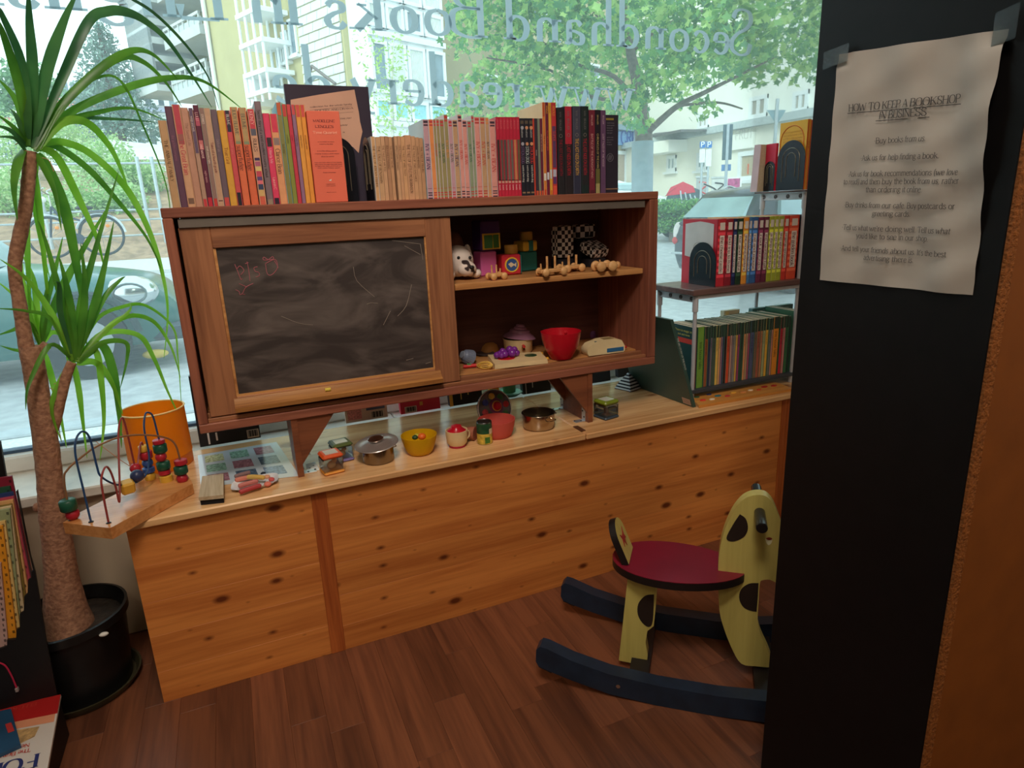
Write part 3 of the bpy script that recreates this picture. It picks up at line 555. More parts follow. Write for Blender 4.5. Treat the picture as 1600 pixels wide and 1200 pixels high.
# ------------------------------------------------------------------ dark end panel with the paper notice
def pillar():
    x, y0, y1 = 1.089, -0.742, -1.026
    t = thing('shelf_end_panel', 'tall black laminated end panel of a shelf with raw orange chipboard front', 'panel', (x+0.2, -0.9, 0))
    part(t, 'laminate_panel', MB().box(x, x+0.016, y1, y0, 0, 2.69, 0, 0.001), col((15, 13, 13), 0.5, var=0.25, scale=30, spec=0.25), label='black laminate face')
    chip = col((150, 88, 36), 0.75, var=0.30, scale=220, bump=0.5)
    part(t, 'chipboard_edge', MB().box(x+0.001, x+0.017, y1-0.004, y1, 0, 2.69), chip, label='raw chipboard edge')
    part(t, 'chipboard_panel', MB().box(x+0.0175, x+0.50, y1+0.004, y1+0.02, 0, 2.69), col((142, 80, 28), 0.6, var=0.10, scale=18), label='orange brown panel')
    part(t, 'back_strip', MB().box(x+0.017, x+0.03, y0-0.02, y0, 0, 2.69), col((40, 38, 40), 0.5))
    # paper: A4 sheet, crumpled, held with clear tape
    A, B, C_, D = (np.array(atx(*p, x-0.001)) for p in ((1312, 85), (1577, 45), (1520, 461), (1283, 437)))
    nu, nv = 26, 36; pb = MB(); vs = []
    def wr(u, v):
        e = 0.0028*math.sin(9*u+5*v+1)*math.sin(4*v-3*u)+0.0022*math.sin(17*u-7*v)+0.0012*math.sin(31*v+12*u)
        e += 0.007*max(0, u-0.80)**1.2*math.sin(3.5*v+0.4)*4
        return max(0.0, 0.0035+e*(0.5+u))*(0.25 if (v < .04 and (u < .1 or u > .9)) else 1)
    for j in range(nv+1):
        for i in range(nu+1):
            u, v = i/nu, j/nv
            p = (A*(1-u)+B*u)*(1-v)+(D*(1-u)+C_*u)*v
            p = p+np.array([-wr(u, v), 0, 0]); vs.append(tuple(p))
    pb.add(vs, [(j*(nu+1)+i, j*(nu+1)+i+1, (j+1)*(nu+1)+i+1, (j+1)*(nu+1)+i) for j in range(nv) for i in range(nu)])
    n = solid('paper_notice', pb, col((190, 180, 168), 0.75, var=0.04), 'crumpled white paper notice taped to the black panel', 'notice', origin=tuple((A+C_)/2), smooth=80)
    tx = MB()
    Un = B-A; Vn = A-D
    def at(u, v): return (A*(1-u)+B*u)*(1-v)+(D*(1-u)+C_*u)*v
    lines = [('HOW TO KEEP A BOOKSHOP', .47, .245, .0090, .70, 1), ('IN BUSINESS', .485, .285, .0090, .33, 1), ('*Buy books from us.', .49, .385, .0070, .33, 0), ('*Ask us for help finding a book.', .49, .455, .0070, .50, 0),
             ('*Ask us for book recommendations (we love', .50, .522, .0070, .71, 0), ('to read!) and then buy the book from us, rather', .495, .556, .0070, .75, 0), ('than ordering it online.', .49, .590, .0070, .36, 0),
             ('*Buy drinks from our cafe. Buy postcards or', .50, .657, .0070, .71, 0), ('greeting cards.', .49, .692, .0070, .23, 0), ("*Tell us what we're doing well. Tell us what", .50, .757, .0070, .71, 0), ("you'd like to see in our shop.", .50, .792, .0070, .47, 0),
             ("*And tell your friends about us. It's the best", .50, .852, .0070, .70, 0), ('advertising there is.', .49, .887, .0070, .32, 0)]
    for s, u, v, cap, w, ul in lines:
        P = at(u, v); Ud = (at(u+.1, v)-at(u-.1, v)); wl = np.linalg.norm(Un)*w; Ud /= np.linalg.norm(Ud); Vd = Vn/np.linalg.norm(Vn)
        i0 = len(tx.v); lettering(tx, s, P, Ud, Vd, cap, 'c', 1.0 if ul else 0.85, 0.45, maxw=wl, sub=3)
        if ul:
            q = P-Vd*cap*0.28; tx.add([q-Ud*wl/2, q+Ud*wl/2, q+Ud*wl/2+Vd*.0009, q-Ud*wl/2+Vd*.0009], [(0, 1, 2, 3)])
    # lay the print on the crumpled surface
    def wg(u, v):
        a, b = min(max(u, 0), .999)*nu, min(max(v, 0), .999)*nv; i, j = int(a), int(b); a -= i; b -= j
        g = lambda q, r: wr(q/nu, r/nv)
        return max((g(i, j)*(1-a)+g(i+1, j)*a)*(1-b)+(g(i, j+1)*(1-a)+g(i+1, j+1)*a)*b, 0)
    W = np.linalg.norm(Un); Hh = np.linalg.norm(Vn); out = []
    for p in tx.v:
        d_ = np.array(p)-A; q1, q2, q3 = Un@Un, Un@-Vn, Vn@Vn; b1, b2 = d_@Un, d_@-Vn; det = q1*q3-q2*q2; u = (b1*q3-b2*q2)/det; v = (b2*q1-b1*q2)/det
        out.append((p[0]-wg(u, v)-0.0024, p[1], p[2]))
    tx.v = out
    part(n, 'printed_text', tx, col((84, 80, 78), 0.8, var=0), label='grey serif print', kind='stuff', smooth=0)
    tape = clear('clear_tape', (240, 240, 235), 0.25, 0.12, 0.12, (235, 235, 230))
    for c, (du, dv) in ((A, (0.02, 0.010)), (B, (0.012, 0.022))):
        P = np.array(c)+np.array([-0.0075, 0, 0])
        part(n, 'tape', MB().quad(P+(0, du, -0.016), P+(0, -du, -0.012), P+(0, -du, dv), P+(0, du, dv-.004)), tape, smooth=0)
pillar()
# ------------------------------------------------------------------ the street outside
def gz(y): return -0.1+min(max(0.0, y-6.0)*0.078, 1.1)
def apx(px): return math.atan((px-800)/FPX)+YAW
def polar(px, d): r = ray(px, 356-.0406*px); k = d/math.hypot(r[0], r[1]); return np.array([CP[0]+r[0]*k, CP[1]+r[1]*k, 0.0])
def leafcloud(name, clumps, n_per, size, mats, parent=None, label=None, shape=6, flat=0.5, **kw):
    """many small real leaves: clumps are (x, y, z, rx, ry, rz, weight)"""
    C = []; 
    for c in clumps:
        n = int(n_per*c[6]); p = rng.normal(size=(n, 3)); p /= np.linalg.norm(p, axis=1)[:, None]
        r = rng.uniform(0.25, 1.0, (n, 1))**0.6
        C.append(np.array(c[:3])+p*r*np.array(c[3:6]))
    P = np.concatenate(C); n = len(P)
    a = rng.normal(size=(n, 3)); a /= np.linalg.norm(a, axis=1)[:, None]
    b = rng.normal(size=(n, 3)); b[:, 2] *= flat; b -= a*(a*b).sum(1)[:, None]; b /= np.linalg.norm(b, axis=1)[:, None]
    s = rng.uniform(0.7, 1.3, n)*size
    if shape == 6: out = [(0, -1), (.45, -.35), (1.0, -.2), (.42, .25), (.35, .95), (0, .55), (-.35, .95), (-.42, .25), (-1.0, -.2), (-.45, -.35)]
    else: out = [(0, -1), (.42, 0), (0, 1), (-.42, 0)]
    k = len(out); V = np.empty((n, k, 3))
    for i, (u, v) in enumerate(out): V[:, i] = P+(a*u+b*v)*s[:, None]*0.5
    me = bpy.data.meshes.new(name); nv = n*k
    me.vertices.add(nv); me.vertices.foreach_set('co', (V.reshape(-1, 3)-(ORG[parent.name] if parent else 0)).ravel())
    me.loops.add(nv); me.loops.foreach_set('vertex_index', np.arange(nv)); me.polygons.add(n)
    me.polygons.foreach_set('loop_start', np.arange(n)*k); me.polygons.foreach_set('loop_total', np.full(n, k))
    for mt in (mats if isinstance(mats, list) else [mats]): me.materials.append(mt)
    if isinstance(mats, list): me.polygons.foreach_set('material_index', rng.integers(0, len(mats), n).astype(np.int32))
    me.update(calc_edges=True)
    o = bpy.data.objects.new(name, me); COL.objects.link(o)
    if parent: o.parent = parent
    ORG[o.name] = ORG[parent.name] if parent else np.zeros(3)
    return props(o, label, kw.get('cat'), kw.get('group'), 'stuff')
PLASTER = col((190, 180, 130), 0.85, var=0.05, scale=2); PLASTER_W = col((248, 248, 238), 0.85, var=0.03, scale=2)
WHITEF = col((240, 244, 244), 0.5, var=0.03); GLASSD = col((120, 140, 150), 0.12, 0.0, 0.25, 3, spec=0.8); CURT = col((222, 230, 226), 0.8, var=0.08, scale=6); TURQ = col((160, 216, 222), 0.5)
ROOFG = col((112, 112, 112), 0.7); BALC = col((204, 208, 204), 0.7, var=.06, scale=3)

def street():
    ys = [0.62, 6, 8, 10, 12, 14, 17, 20.1, 26, 60]; xs = [-40, -10, 0, 10, 20, 50]
    m = MB(); asph = col((176, 178, 180), 0.45, var=0.18, scale=9, bump=0.25)
    vs = [(x, y, gz(y)) for y in ys for x in xs]; k = len(xs)
    m.add(vs, [(j*k+i, j*k+i+1, (j+1)*k+i+1, (j+1)*k+i) for j in range(len(ys)-1) for i in range(k-1)])
    s = struct('street', m, asph, label='pale grey street rising away from the shop')
    pv = col((206, 206, 202), 0.8, var=0.2, scale=60, bump=0.6)
    p = MB().box(-20, 30, 0.64, 2.6, -0.3, -0.02); part(s, 'pavement', p, pv, label='rough light pavement by the window')
    part(s, 'kerb', MB().box(-20, 30, 2.62, 2.78, -0.3, -0.01, 0, 0.01), col((170, 176, 180), 0.7))
    part(s, 'far_pavement', MB().hexa([(-20, 10.6, gz(10.6)-.2), (2.2, 10.6, gz(10.6)-.2), (2.2, 12.1, gz(12.1)-.2), (-20, 12.1, gz(12.1)-.2), (-20, 10.6, gz(10.6)+.05), (2.2, 10.6, gz(10.6)+.05), (2.2, 12.1, gz(12.1)+.05), (-20, 12.1, gz(12.1)+.05)]), pv)
    soil = col((170, 140, 112), 0.9, var=0.3, scale=6, bump=0.5)
    vs = []; rows = [(12.1, 0.0), (13.0, .12), (14.0, .5), (16, 1.1), (20, 1.5), (27, 1.6)]; cols = [-16+i*1.0 for i in range(20)]
    for y, h in rows:
        for x in cols: vs.append((x, y, gz(y)+h+0.08*math.sin(3*x+2*y)))
    k = len(cols); m = MB().add(vs, [(j*k+i, j*k+i+1, (j+1)*k+i+1, (j+1)*k+i) for j in range(len(rows)-1) for i in range(k-1)])
    part(s, 'earth_bank', m, soil, label='bare brown earth bank behind the fence', smooth=60)
street()

def win(mb_parent, pl, u0, u1, z0, z1, mull=(0.5,), out=0.04, glass=None, fw=0.06, sill=True, off=0.0):
    """a casement: frame with bars, a pane and a sill as a part of its own"""
    f = MB(); M = Matrix(((pl.d[0], pl.n[0], 0, pl.P[0]), (pl.d[1], pl.n[1], 0, pl.P[1]), (0, 0, 1, 0), (0, 0, 0, 1))); f.M = M
    a, b = off-.02, off+out
    f.box(u0, u1, a-.004, b+.004, z0, z0+fw).box(u0, u1, a-.004, b+.004, z1-fw, z1).box(u0, u0+fw, a, b, z0, z1).box(u1-fw, u1, a, b, z0, z1)
    for q in mull: c = u0+(u1-u0)*q; f.box(c-fw*.5, c+fw*.5, a+.004, b-.004, z0, z1)
    if sill: f.box(u0-.08, u1+.08, a, b+.08, z0-.07, z0-.005)
    w = part(mb_parent, 'window', f, WHITEF)
    g = MB(); g.M = M; g.box(u0+fw*.5, u1-fw*.5, off-.015, off+.012, z0+fw*.5, z1-fw*.5)
    part(w, 'pane', g, glass or GLASSD)
    return w
def pbox(pl, u0, u1, o0, o1, z0, z1, mb=None, ch=0):
    mb = mb or MB(); mb.M = Matrix(((pl.d[0], pl.n[0], 0, pl.P[0]), (pl.d[1], pl.n[1], 0, pl.P[1]), (0, 0, 1, 0), (0, 0, 0, 1)))
    mb.box(u0, u1, o0, o1, z0, z1, 0, ch); return mb

def buildings():
    D = 16.0; Pc = polar(562, D); a = R_(-24); PL = Plane(Pc, (math.sin(a), math.cos(a))); a2 = R_(66); PR = Plane(Pc, (math.sin(a2), math.cos(a2)))
    b = thing('apartment_building', 'pale yellow apartment block with white tiled gable and glazed bay across the street', 'building', (Pc[0], Pc[1]+2, 0.5))
    uL = PL.uz(238, 120)[0]; uG = PL.uz(468, 60)[0]; uE = PL.uz(330, 60)[0]
    top = 13.0; z0 = 0.3
    part(b, 'wall', pbox(PL, 0, uE, -6, 0, z0, top), PLASTER); part(b, 'wall', pbox(PL, uE, uL, -6, -1.3, z0, top), PLASTER, label='recessed wall behind the balconies')
    part(b, 'drainpipe', MB().tube([PL.w(uE, z0, 0.08), PL.w(uE, top, 0.08)], 0.06, 8), WHITEF)
    # white fibre tiles on the gable, each its own
    tm = col((220, 224, 216), 0.7, var=0.04, scale=1.5)
    rows = 24; zt = PL.uz(512, -60)[1]; zb = PL.uz(512, 150)[1]; rh = (zt-zb)/13; cw = uG/4
    r = 0; z = zb-rh*2
    while z < zt:
        sh = (r % 2)*0.5*cw; u = -sh
        while u < uG-0.05:
            q0, q1 = max(u, 0.02), min(u+cw, uG)
            if q1-q0 > .05:
                m = MB(); A, B, C_, Dd = PL.w(q0+.008, z, .035), PL.w(q1-.008, z, .035), PL.w(q1-.008, z+rh-.02, .012), PL.w(q0+.008, z+rh-.02, .012)
                E = [PL.w(q0+.008, z, -.01), PL.w(q1-.008, z, -.01), PL.w(q1-.008, z+rh-.012, -.01), PL.w(q0+.008, z+rh-.012, -.01)]
                m.hexa([*E, A, B, C_, Dd]); part(b, 'tile', m, tm, smooth=0)
            u += cw
        z += rh; r += 1
    # the little roof gable seen over the tall book
    for (x0, y0), (x1, y1) in (((478, 132), (487, 103)), ((487, 103), (524, 131))):
        part(b, 'verge_board', MB().tube([PL.pt(x0, y0, 0.3), PL.pt(x1, y1, 0.3)], 0.035, 6), col((120, 110, 104), .7))
    for x0, x1, y0, y1 in ((432.5, 442.5, 60, 108), (443, 452.5, 48, 98), (453.5, 465, 28, 88)):
        p, q = PL.uz(x1, (y0+y1)/2), PL.uz(x0, (y0+y1)/2)
        win(b, PL, p[0], q[0], PL.uz((x0+x1)/2, y1)[1], PL.uz((x0+x1)/2, y0)[1], (), 0.05, GLASSD, 0.05)
    # white caged stair column
    u0, u1 = PL.uz(428, 80, .5)[0], PL.uz(394, 80, .5)[0]
    st = MB()
    for u in (u0, (u0*2+u1)/3, (u0+2*u1)/3, u1): 
        for o in (0.2, 0.75): st.tube([PL.w(u, PL.uz(410, 165, .5)[1], o), PL.w(u, top, o)], 0.035, 6)
    stp = part(b, 'stair_cage', st, WHITEF)
    for y in (20, 70, 118, 150):
        z = PL.uz(410, y, .5)[1]; part(stp, 'landing', pbox(PL, min(u0, u1)-.05, max(u0, u1)+.05, 0.05, .8, z-.05, z+.05), WHITEF)
    z1, z2 = PL.uz(400, 168, .5)[1], PL.uz(400, 117, .5)[1]
    part(stp, 'cabin', pbox(PL, u1-.1, u1+.45, .1, .6, z1, z2), WHITEF, label='white box beside the stair cage'); 
    # balconies
    for ys_, yr in (((47, 56), 26), ((137, 147), 103), ((-40, -30), -62)):
        uA, uB = PL.uz(328, 90)[0], PL.uz(268, 90)[0]
        z1, z0_ = PL.uz(300, ys_[0])[1], PL.uz(300, ys_[1])[1]
        bl = part(b, 'balcony', pbox(PL, uA+.05, uB, -1.3, 0.15, z0_-.12, z1), BALC)
        zr = PL.uz(300, yr)[1]
        rail = pbox(PL, uA+.05, uB, .08, .14, zr-.07, zr); rail.box(uA+.05, uB, .08, .14, zr-.35, zr-.3)
        for i in range(8): u = uA+.08+(uB-uA-.1)*i/7; rail.box(u-.03, u+.03, .09, .13, z1, zr)
        part(bl, 'railing', rail, BALC); part(bl, 'parapet', pbox(PL, uA+.05, uB, .05, .1, z1, z1+(zr-z1)*.62), col((196, 206, 206), .6))
        win(b, PL, uA+.5, uA+1.7, z1+.15, z1+2.0, (.5,), .04, GLASSD, .07, False, -1.3)
    # further stacked balconies at the far end, seen edge on
    for i, y in enumerate((-10, 30, 62, 92, 118, 140)):
        u = uL-.3; z = PL.uz(255, y)[1]
        bl = part(b, 'balcony', pbox(PL, PL.uz(268, 90)[0]+.2, uL+.2, -1.3, 0.5, z-.18, z), BALC)
        part(bl, 'parapet', pbox(PL, PL.uz(268, 90)[0]+.2, uL+.2, .42, .5, z, z+.75), col((190, 198, 198), .6))
    # right hand front: glazed bay and plain wall
    uR = PR.uz(1006, 120)[0]
    part(b, 'wall', pbox(PR, 0.35, uR, -1.5, 0, z0, top), col((190, 178, 140), .85, var=.05, scale=2))
    part(b, 'corner_pilaster', pbox(PR, 0, .5, -.3, .05, z0, top), PLASTER)
    o = 0.8
    u0, u1 = PR.uz(580, 100, o)[0], PR.uz(697, 100, o)[0]
    part(b, 'bay', pbox(PR, u0+.02, u1-.02, 0, o-.06, z0, top), WHITEF)
    zz = lambda y: PR.uz(640, y, o)[1]
    us = [PR.uz(x, 100, o)[0] for x in (580, 608, 637, 666, 697)]
    for (ya, yb, glass) in ((8, -75, CURT), (52, 14, CURT), (150, 72, CURT), (190, 157, TURQ)):
        for i in range(4):
            g = glass if glass is TURQ or (i+int(ya)) % 3 else GLASSD
            w = win(b, PR, us[i]+.02, us[i+1]-.02, zz(ya), zz(yb), (), .05, g, .07, False, o-.04)
            if g is CURT:
                cm = MB(); cm.M = Matrix(((PR.d[0], PR.n[0], 0, PR.P[0]), (PR.d[1], PR.n[1], 0, PR.P[1]), (0, 0, 1, 0), (0, 0, 0, 1)))
                n = 9; L = us[i+1]-us[i]-.2
                for k in range(n):
                    ua = us[i]+.1+L*k/n; cm.box(ua, ua+L/n*.55, o-.03, o-.012, zz(ya)+.08, zz(yb)-.08)
                part(w, 'curtain', cm, col((236, 240, 232), .8, var=.05))
    part(b, 'spandrel', pbox(PR, u0, u1, o-.06, o+.03, zz(66), zz(57)), WHITEF); part(b, 'spandrel', pbox(PR, u0, u1, o-.06, o+.03, zz(199), zz(191)), WHITEF)
    for x0, x1, y0, y1 in ((830, 862, 18, 34), (903, 936, 98, 122), (760, 790, 118, 150)):
        A, B = PR.uz(x0, (y0+y1)/2), PR.uz(x1, (y0+y1)/2); win(b, PR, A[0], B[0], PR.uz((x0+x1)/2, y1)[1], PR.uz((x0+x1)/2, y0)[1])
    # ground floor shop with a blue fascia and a white door
    A, B = PR.uz(960, 215), PR.uz(999, 215)
    part(b, 'fascia_board', pbox(PR, A[0]-1, B[0]+1.5, 0, .12, PR.uz(980, 228)[1], PR.uz(980, 207)[1]), col((126, 168, 216), .6))
    part(b, 'cornice', pbox(PR, A[0]-1, B[0]+1.5, 0, .3, PR.uz(980, 206)[1], PR.uz(980, 198)[1]), col((140, 160, 176), .6))
    sgn = MB(); P = np.array(PR.w(A[0]+.2, PR.uz(980, 226)[1], .13)); lettering(sgn, 'CRE', P, PR.d, (0, 0, 1), .42, 'l', 1.4, 1.0, serif=False)
    part(b, 'sign_letters', sgn, col((60, 90, 170), .6), label='blue shop letters', smooth=0)
    win(b, PR, PR.uz(950, 270)[0], PR.uz(978, 270)[0], 0.9, PR.uz(970, 236)[1], (), .06, col((200, 180, 160), .3), .12, False)

    # ---- white house down the side street: its front runs away from the shop
    X0 = 14.0; PW = Plane((X0, 10.0, 0), (0, 1), face=CP)
    w = thing('white_house', 'cream white house with a low annex and shop on the side street', 'building', (X0+2, 16, 0.5))
    u = lambda x, y, o=0: PW.uz(x, y, o)
    part(w, 'wall', pbox(PW, -4, 9.3, -5, 0, .3, 11), PLASTER_W)
    for x0, x1, y0, y1 in ((1172, 1200, 150, 184), (1240, 1264, 142, 175), (1091, 1108, 176, 202), (1172, 1199, 52, 92), (1240, 1266, 36, 76)):
        A, B = u(x0, (y0+y1)/2), u(x1, (y0+y1)/2); xm = (x0+x1)/2
        win(w, PW, B[0], A[0], u(xm, y1)[1], u(xm, y0)[1], (.5,), .05, col((176, 172, 160), .3), .1)
    o = 0.35
    ztop = u(1100, 212, o)[1]
    part(w, 'annex_wall', pbox(PW, -3, 9.3, 0, o, .3, ztop), col((250, 247, 232), .85, var=.03, scale=2))
    part(w, 'annex_cornice', pbox(PW, -3, 9.3, 0, o+.25, ztop, ztop+.18), col((190, 200, 200), .7))
    for x0, x1, y0, y1 in ((1043, 1057, 243, 268), (1090, 1106, 238, 266)):
        A, B = u(x0, (y0+y1)/2, o), u(x1, (y0+y1)/2, o); xm = (x0+x1)/2
        win(w, PW, B[0], A[0], u(xm, y1, o)[1], u(xm, y0, o)[1], (.5,), .05, col((150, 170, 168), .3), .1, True, o)
    A, B = u(1028, 228, o), u(1074, 228, o); part(w, 'sign_box', pbox(PW, B[0], A[0], o, o+.7, u(1050, 236, o+.7)[1], u(1050, 217, o+.7)[1]), PLASTER_W)
    A, B = u(1144, 222, o), u(1181, 222, o); z1, z2 = u(1162, 233, o)[1], u(1162, 209, o)[1]
    part(w, 'shop_sign', pbox(PW, B[0], A[0], o, o+.12, z1, z2), PLASTER_W, label='white sign over the shop window')
    sg = MB(); lettering(sg, 'FRUT', np.array(PW.w(A[0]-.25, z1+.25, o+.13)), -PW.d, (0, 0, 1), (z2-z1)*.6, 'l', .9, .5, maxw=(A[0]-B[0])*.75, exact=True, serif=False); part(w, 'sign_letters', sg, col((214, 216, 206), .6), smooth=0)
    A, B = u(1155, 255, o), u(1186, 255, o)
    sw = win(w, PW, B[0], A[0], u(1170, 282, o)[1], u(1170, 236, o)[1], (), .06, col((190, 176, 150), .3), .12, True, o)
    part(sw, 'display', pbox(PW, B[0]+.35, A[0]-.35, o+.012, o+.03, u(1170, 272, o)[1], u(1170, 256, o)[1]), col((230, 120, 84), .6))
    # dark canopy between the two houses
    A = PW.w(u(1012, 210)[0], 0); part(w, 'canopy', MB().hexa([PW.pt(1015, 217, 0.2), PW.pt(1064, 206, 2.4), PW.pt(1112, 205, .2), PW.pt(1030, 208, -.2), PW.pt(1015, 212, .2), PW.pt(1064, 202, 2.4), PW.pt(1112, 202, .2), PW.pt(1030, 204, -.2)]), ROOFG, label='grey canopy')

    # ---- red roofed houses far behind on the left
    for i, (xa, xb, d, ya, yb, lab) in enumerate(((122, 212, 50, 122, 168, 'far house with red tiled roof and white dormer windows'), (226, 292, 40, 128, 176, 'far grey gabled house beside the balconies'), (-20, 50, 54, 150, 190, 'far pale house low behind the bushes on the left'))):
        A, B = polar(xa, d), polar(xb, d); pl = Plane(A, B-A); L = float(np.linalg.norm(B-A))
        zt, ze = pl.uz((xa+xb)/2, ya)[1], pl.uz((xa+xb)/2, yb)[1]
        h = thing('far_house', lab, 'building', (*((A+B)/2)[:2], 0.5))
        part(h, 'wall', pbox(pl, 0, L, -6, 0, .3, ze), PLASTER_W)
        rm = col((206, 132, 118), .8, var=.12, scale=4) if i != 1 else col((150, 152, 170), .8)
        part(h, 'roof', MB().hexa([pl.w(-.3, ze, .3), pl.w(L+.3, ze, .3), pl.w(L+.3, ze, -6.3), pl.w(-.3, ze, -6.3), pl.w(-.3, zt, -2.8), pl.w(L+.3, zt, -2.8), pl.w(L+.3, zt, -3.2), pl.w(-.3, zt, -3.2)]), rm)
        for k in range(3):
            uu = L*(.15+.3*k); win(h, pl, uu, uu+1.1, ze+.25, ze+1.5, (.5,), .05, GLASSD, .12, True, -.35)
        for k in range(3):
            uu = L*(.12+.3*k); win(h, pl, uu, uu+1.1, ze-2.3, ze-.8, (.5,), .05, GLASSD, .12)
    sh = thing('white_shed', 'low shed with a white sloping roof behind the fence', 'shed', (*polar(232, 22)[:2], 1.2)); pl = Plane(polar(195, 22), polar(272, 22)-polar(195, 22)); L = float(np.linalg.norm(polar(272, 22)-polar(195, 22)))
    za, zb, zc = pl.uz(180, 212)[1], pl.uz(240, 222)[1], pl.uz(210, 250)[1]
    part(sh, 'wall', pbox(pl, 0, L, -2, 0, .8, zc), PLASTER_W); part(sh, 'roof', MB().hexa([pl.w(-.1, zc, .2), pl.w(L+.1, zc, .2), pl.w(L+.1, zc, -2.2), pl.w(-.1, zc, -2.2), pl.w(-.1, za, -.9), pl.w(L+.1, zb, -.9), pl.w(L+.1, zb, -1.1), pl.w(-.1, za, -1.1)]), WHITEF)
buildings()

def trees():
    g = [leafmat('maple_leaf', (112, 168, 88), (148, 196, 110)), leafmat('maple_leaf_light', (170, 208, 116), (194, 222, 134)), leafmat('maple_leaf_deep', (88, 148, 98), (112, 168, 106))]
    bark = col((120, 110, 100), 0.9, var=0.3, scale=20, bump=0.6)
    B = polar(1004, 8.0); Z = gz(B[1]); pl = Plane(B, (math.cos(YAW+.2), -math.sin(YAW+.2)))
    t = thing('maple_tree', 'leafy green street maple with a grey guarded trunk outside the window', 'tree', (B[0], B[1], Z))
    P = lambda x, y, o=0: pl.pt(x, y, o)
    part(t, 'trunk', MB().tube(smoothline([(*B[:2], Z), P(1004, 300), P(1006, 215), P(1003, 190), P(998, 140, .1), P(985, 80, .2), P(975, 10, .3), P(975, -70, .3)], 4), [.10]*9+[.10, .10, .095, .09, .085, .08, .075, .07, .065, .06, .055, .05, .045, .04, .04, .04, .03, .03, .03, .02][:20], 12), bark)
    part(t, 'trunk_guard', MB().tube([(*B[:2], Z), P(1004, 221)], 0.124, 18), col((140, 156, 162), .5, var=.08), label='grey sleeve around the lower trunk')
    for pts, r in (([(1010, 208), (1030, 190), (1060, 165), (1100, 145), (1150, 120), (1210, 90)], .045), ([(1001, 170), (960, 120), (900, 100), (840, 60)], .035), ([(985, 80), (1040, 40), (1120, 10), (1180, -20)], .035), ([(995, 130), (1050, 80), (1130, 20)], .03),
                   ([(975, 60), (930, 20), (900, -40)], .03), ([(1000, 160), (920, 150), (860, 110), (760, 90)], .025), ([(1060, 165), (1120, 160), (1160, 170)], .018)):
        q = smoothline([P(x, y, (i*.18)*(1 if k_ else 1)) for i, (x, y) in enumerate(pts) for k_ in (0,)], 4)
        part(t, 'branch', MB().tube(q, list(np.linspace(r, .008, len(q))), 7), bark)
    C = []
    for x, y, r, w in ((770, 10, 75, 1), (725, 60, 40, .5), (850, 40, 75, 1), (930, 15, 85, 1), (800, 105, 60, .9), (745, 150, 50, .8), (800, 175, 40, .5), (870, 120, 60, .9), (950, 95, 70, 1), (900, 165, 45, .7), (1010, 50, 80, 1), (1040, 115, 55, .8), (1080, 35, 85, 1), (1115, 95, 55, .7), (975, 165, 40, .6),
                       (1150, 55, 80, .9), (1180, 108, 40, .5), (1230, 30, 75, .8), (1255, 100, 45, .5), (1300, 55, 70, .8), (1075, 158, 30, .35), (1000, 195, 22, .2), (1100, 172, 25, .25), (780, -60, 90, 1), (900, -70, 90, 1), (1030, -70, 90, 1), (1160, -70, 90, 1), (1290, -60, 90, 1), (1350, 20, 80, .8), (700, 190, 30, .4), (1330, 110, 50, .5)):
        o = random.uniform(-1.5, 1.4); c = P(x, y, o); rr = r*mpp(c); C.append((*c, rr, rr*1.1, rr*.8, w*(r/75)**1.5))
    leafcloud('foliage', C, 640, 0.088, g, t, 'green maple leaves')
    # conifer
    B = polar(212, 26.0); pl2 = Plane(B, (1, 0)); t2 = thing('conifer_tree', 'tall bluish green conifer standing behind the bushes', 'tree', (*B[:2], 1.5))
    zt, zb = pl2.uz(155, 38)[1], pl2.uz(172, 215)[1]
    part(t2, 'trunk', MB().tube([(B[0], B[1], 1.5), (B[0], B[1], zb), (B[0], B[1], zt)], [.25, .2, .05], 8), bark)
    C = []
    for i in range(70):
        f = (i/69)**.8; r = (0.15+f*1.35); a = i*2.4; z = zt-(zt-zb)*f
        C.append((B[0]+r*.7*math.cos(a), B[1]+r*.7*math.sin(a), z, .15+r*.5, .15+r*.5, .22, .5+f))
    leafcloud('needle_sprays', C, 72, 0.17, [leafmat('conifer', (112, 148, 138), (140, 172, 156), .3)], t2, shape=4)
    # bushes on the bank, each its own
    bl = [leafmat('bush_leaf', (150, 196, 120), (190, 222, 150), .4), leafmat('bush_leaf_pale', (196, 224, 160), (212, 232, 180), .4)]
    for i, (x, y, r, d, lab) in enumerate(((20, 235, 70, 20, 'pale green bush by the left edge of the window view'), (95, 225, 60, 21, 'pale green bush below the red roofed house'), (150, 250, 50, 18.5, 'light green bush left of the bicycle saddle'), (205, 268, 42, 17.5, 'light green bush right of the conifer foot'),
                                           (30, 310, 56, 17, 'low bright green bush behind the fence rails'), (112, 308, 46, 16.6, 'low bright green bush above the bicycle'), (190, 318, 38, 16.6, 'low green bush before the brown earth'))):
        b_ = polar(x, d); pb = Plane(b_, (1, 0)); c = pb.pt(x, y); rr = r*mpp(c)
        t = thing('bush', lab, 'bush', (*c[:2], gz(c[1])+.5), 'bushes on the bank')
        part(t, 'stem', MB().tube([(c[0], c[1], gz(c[1])+.3), (c[0], c[1], c[2])], .05, 6), bark)
        leafcloud('leaves', [(c[0]+random.uniform(-.5, .5)*rr, c[1]+random.uniform(-.3, .3)*rr, c[2]+random.uniform(-.5, .4)*rr, rr*.7, rr*.6, rr*.6, 1) for _ in range(7)], 420, 0.10, bl, t, shape=4)
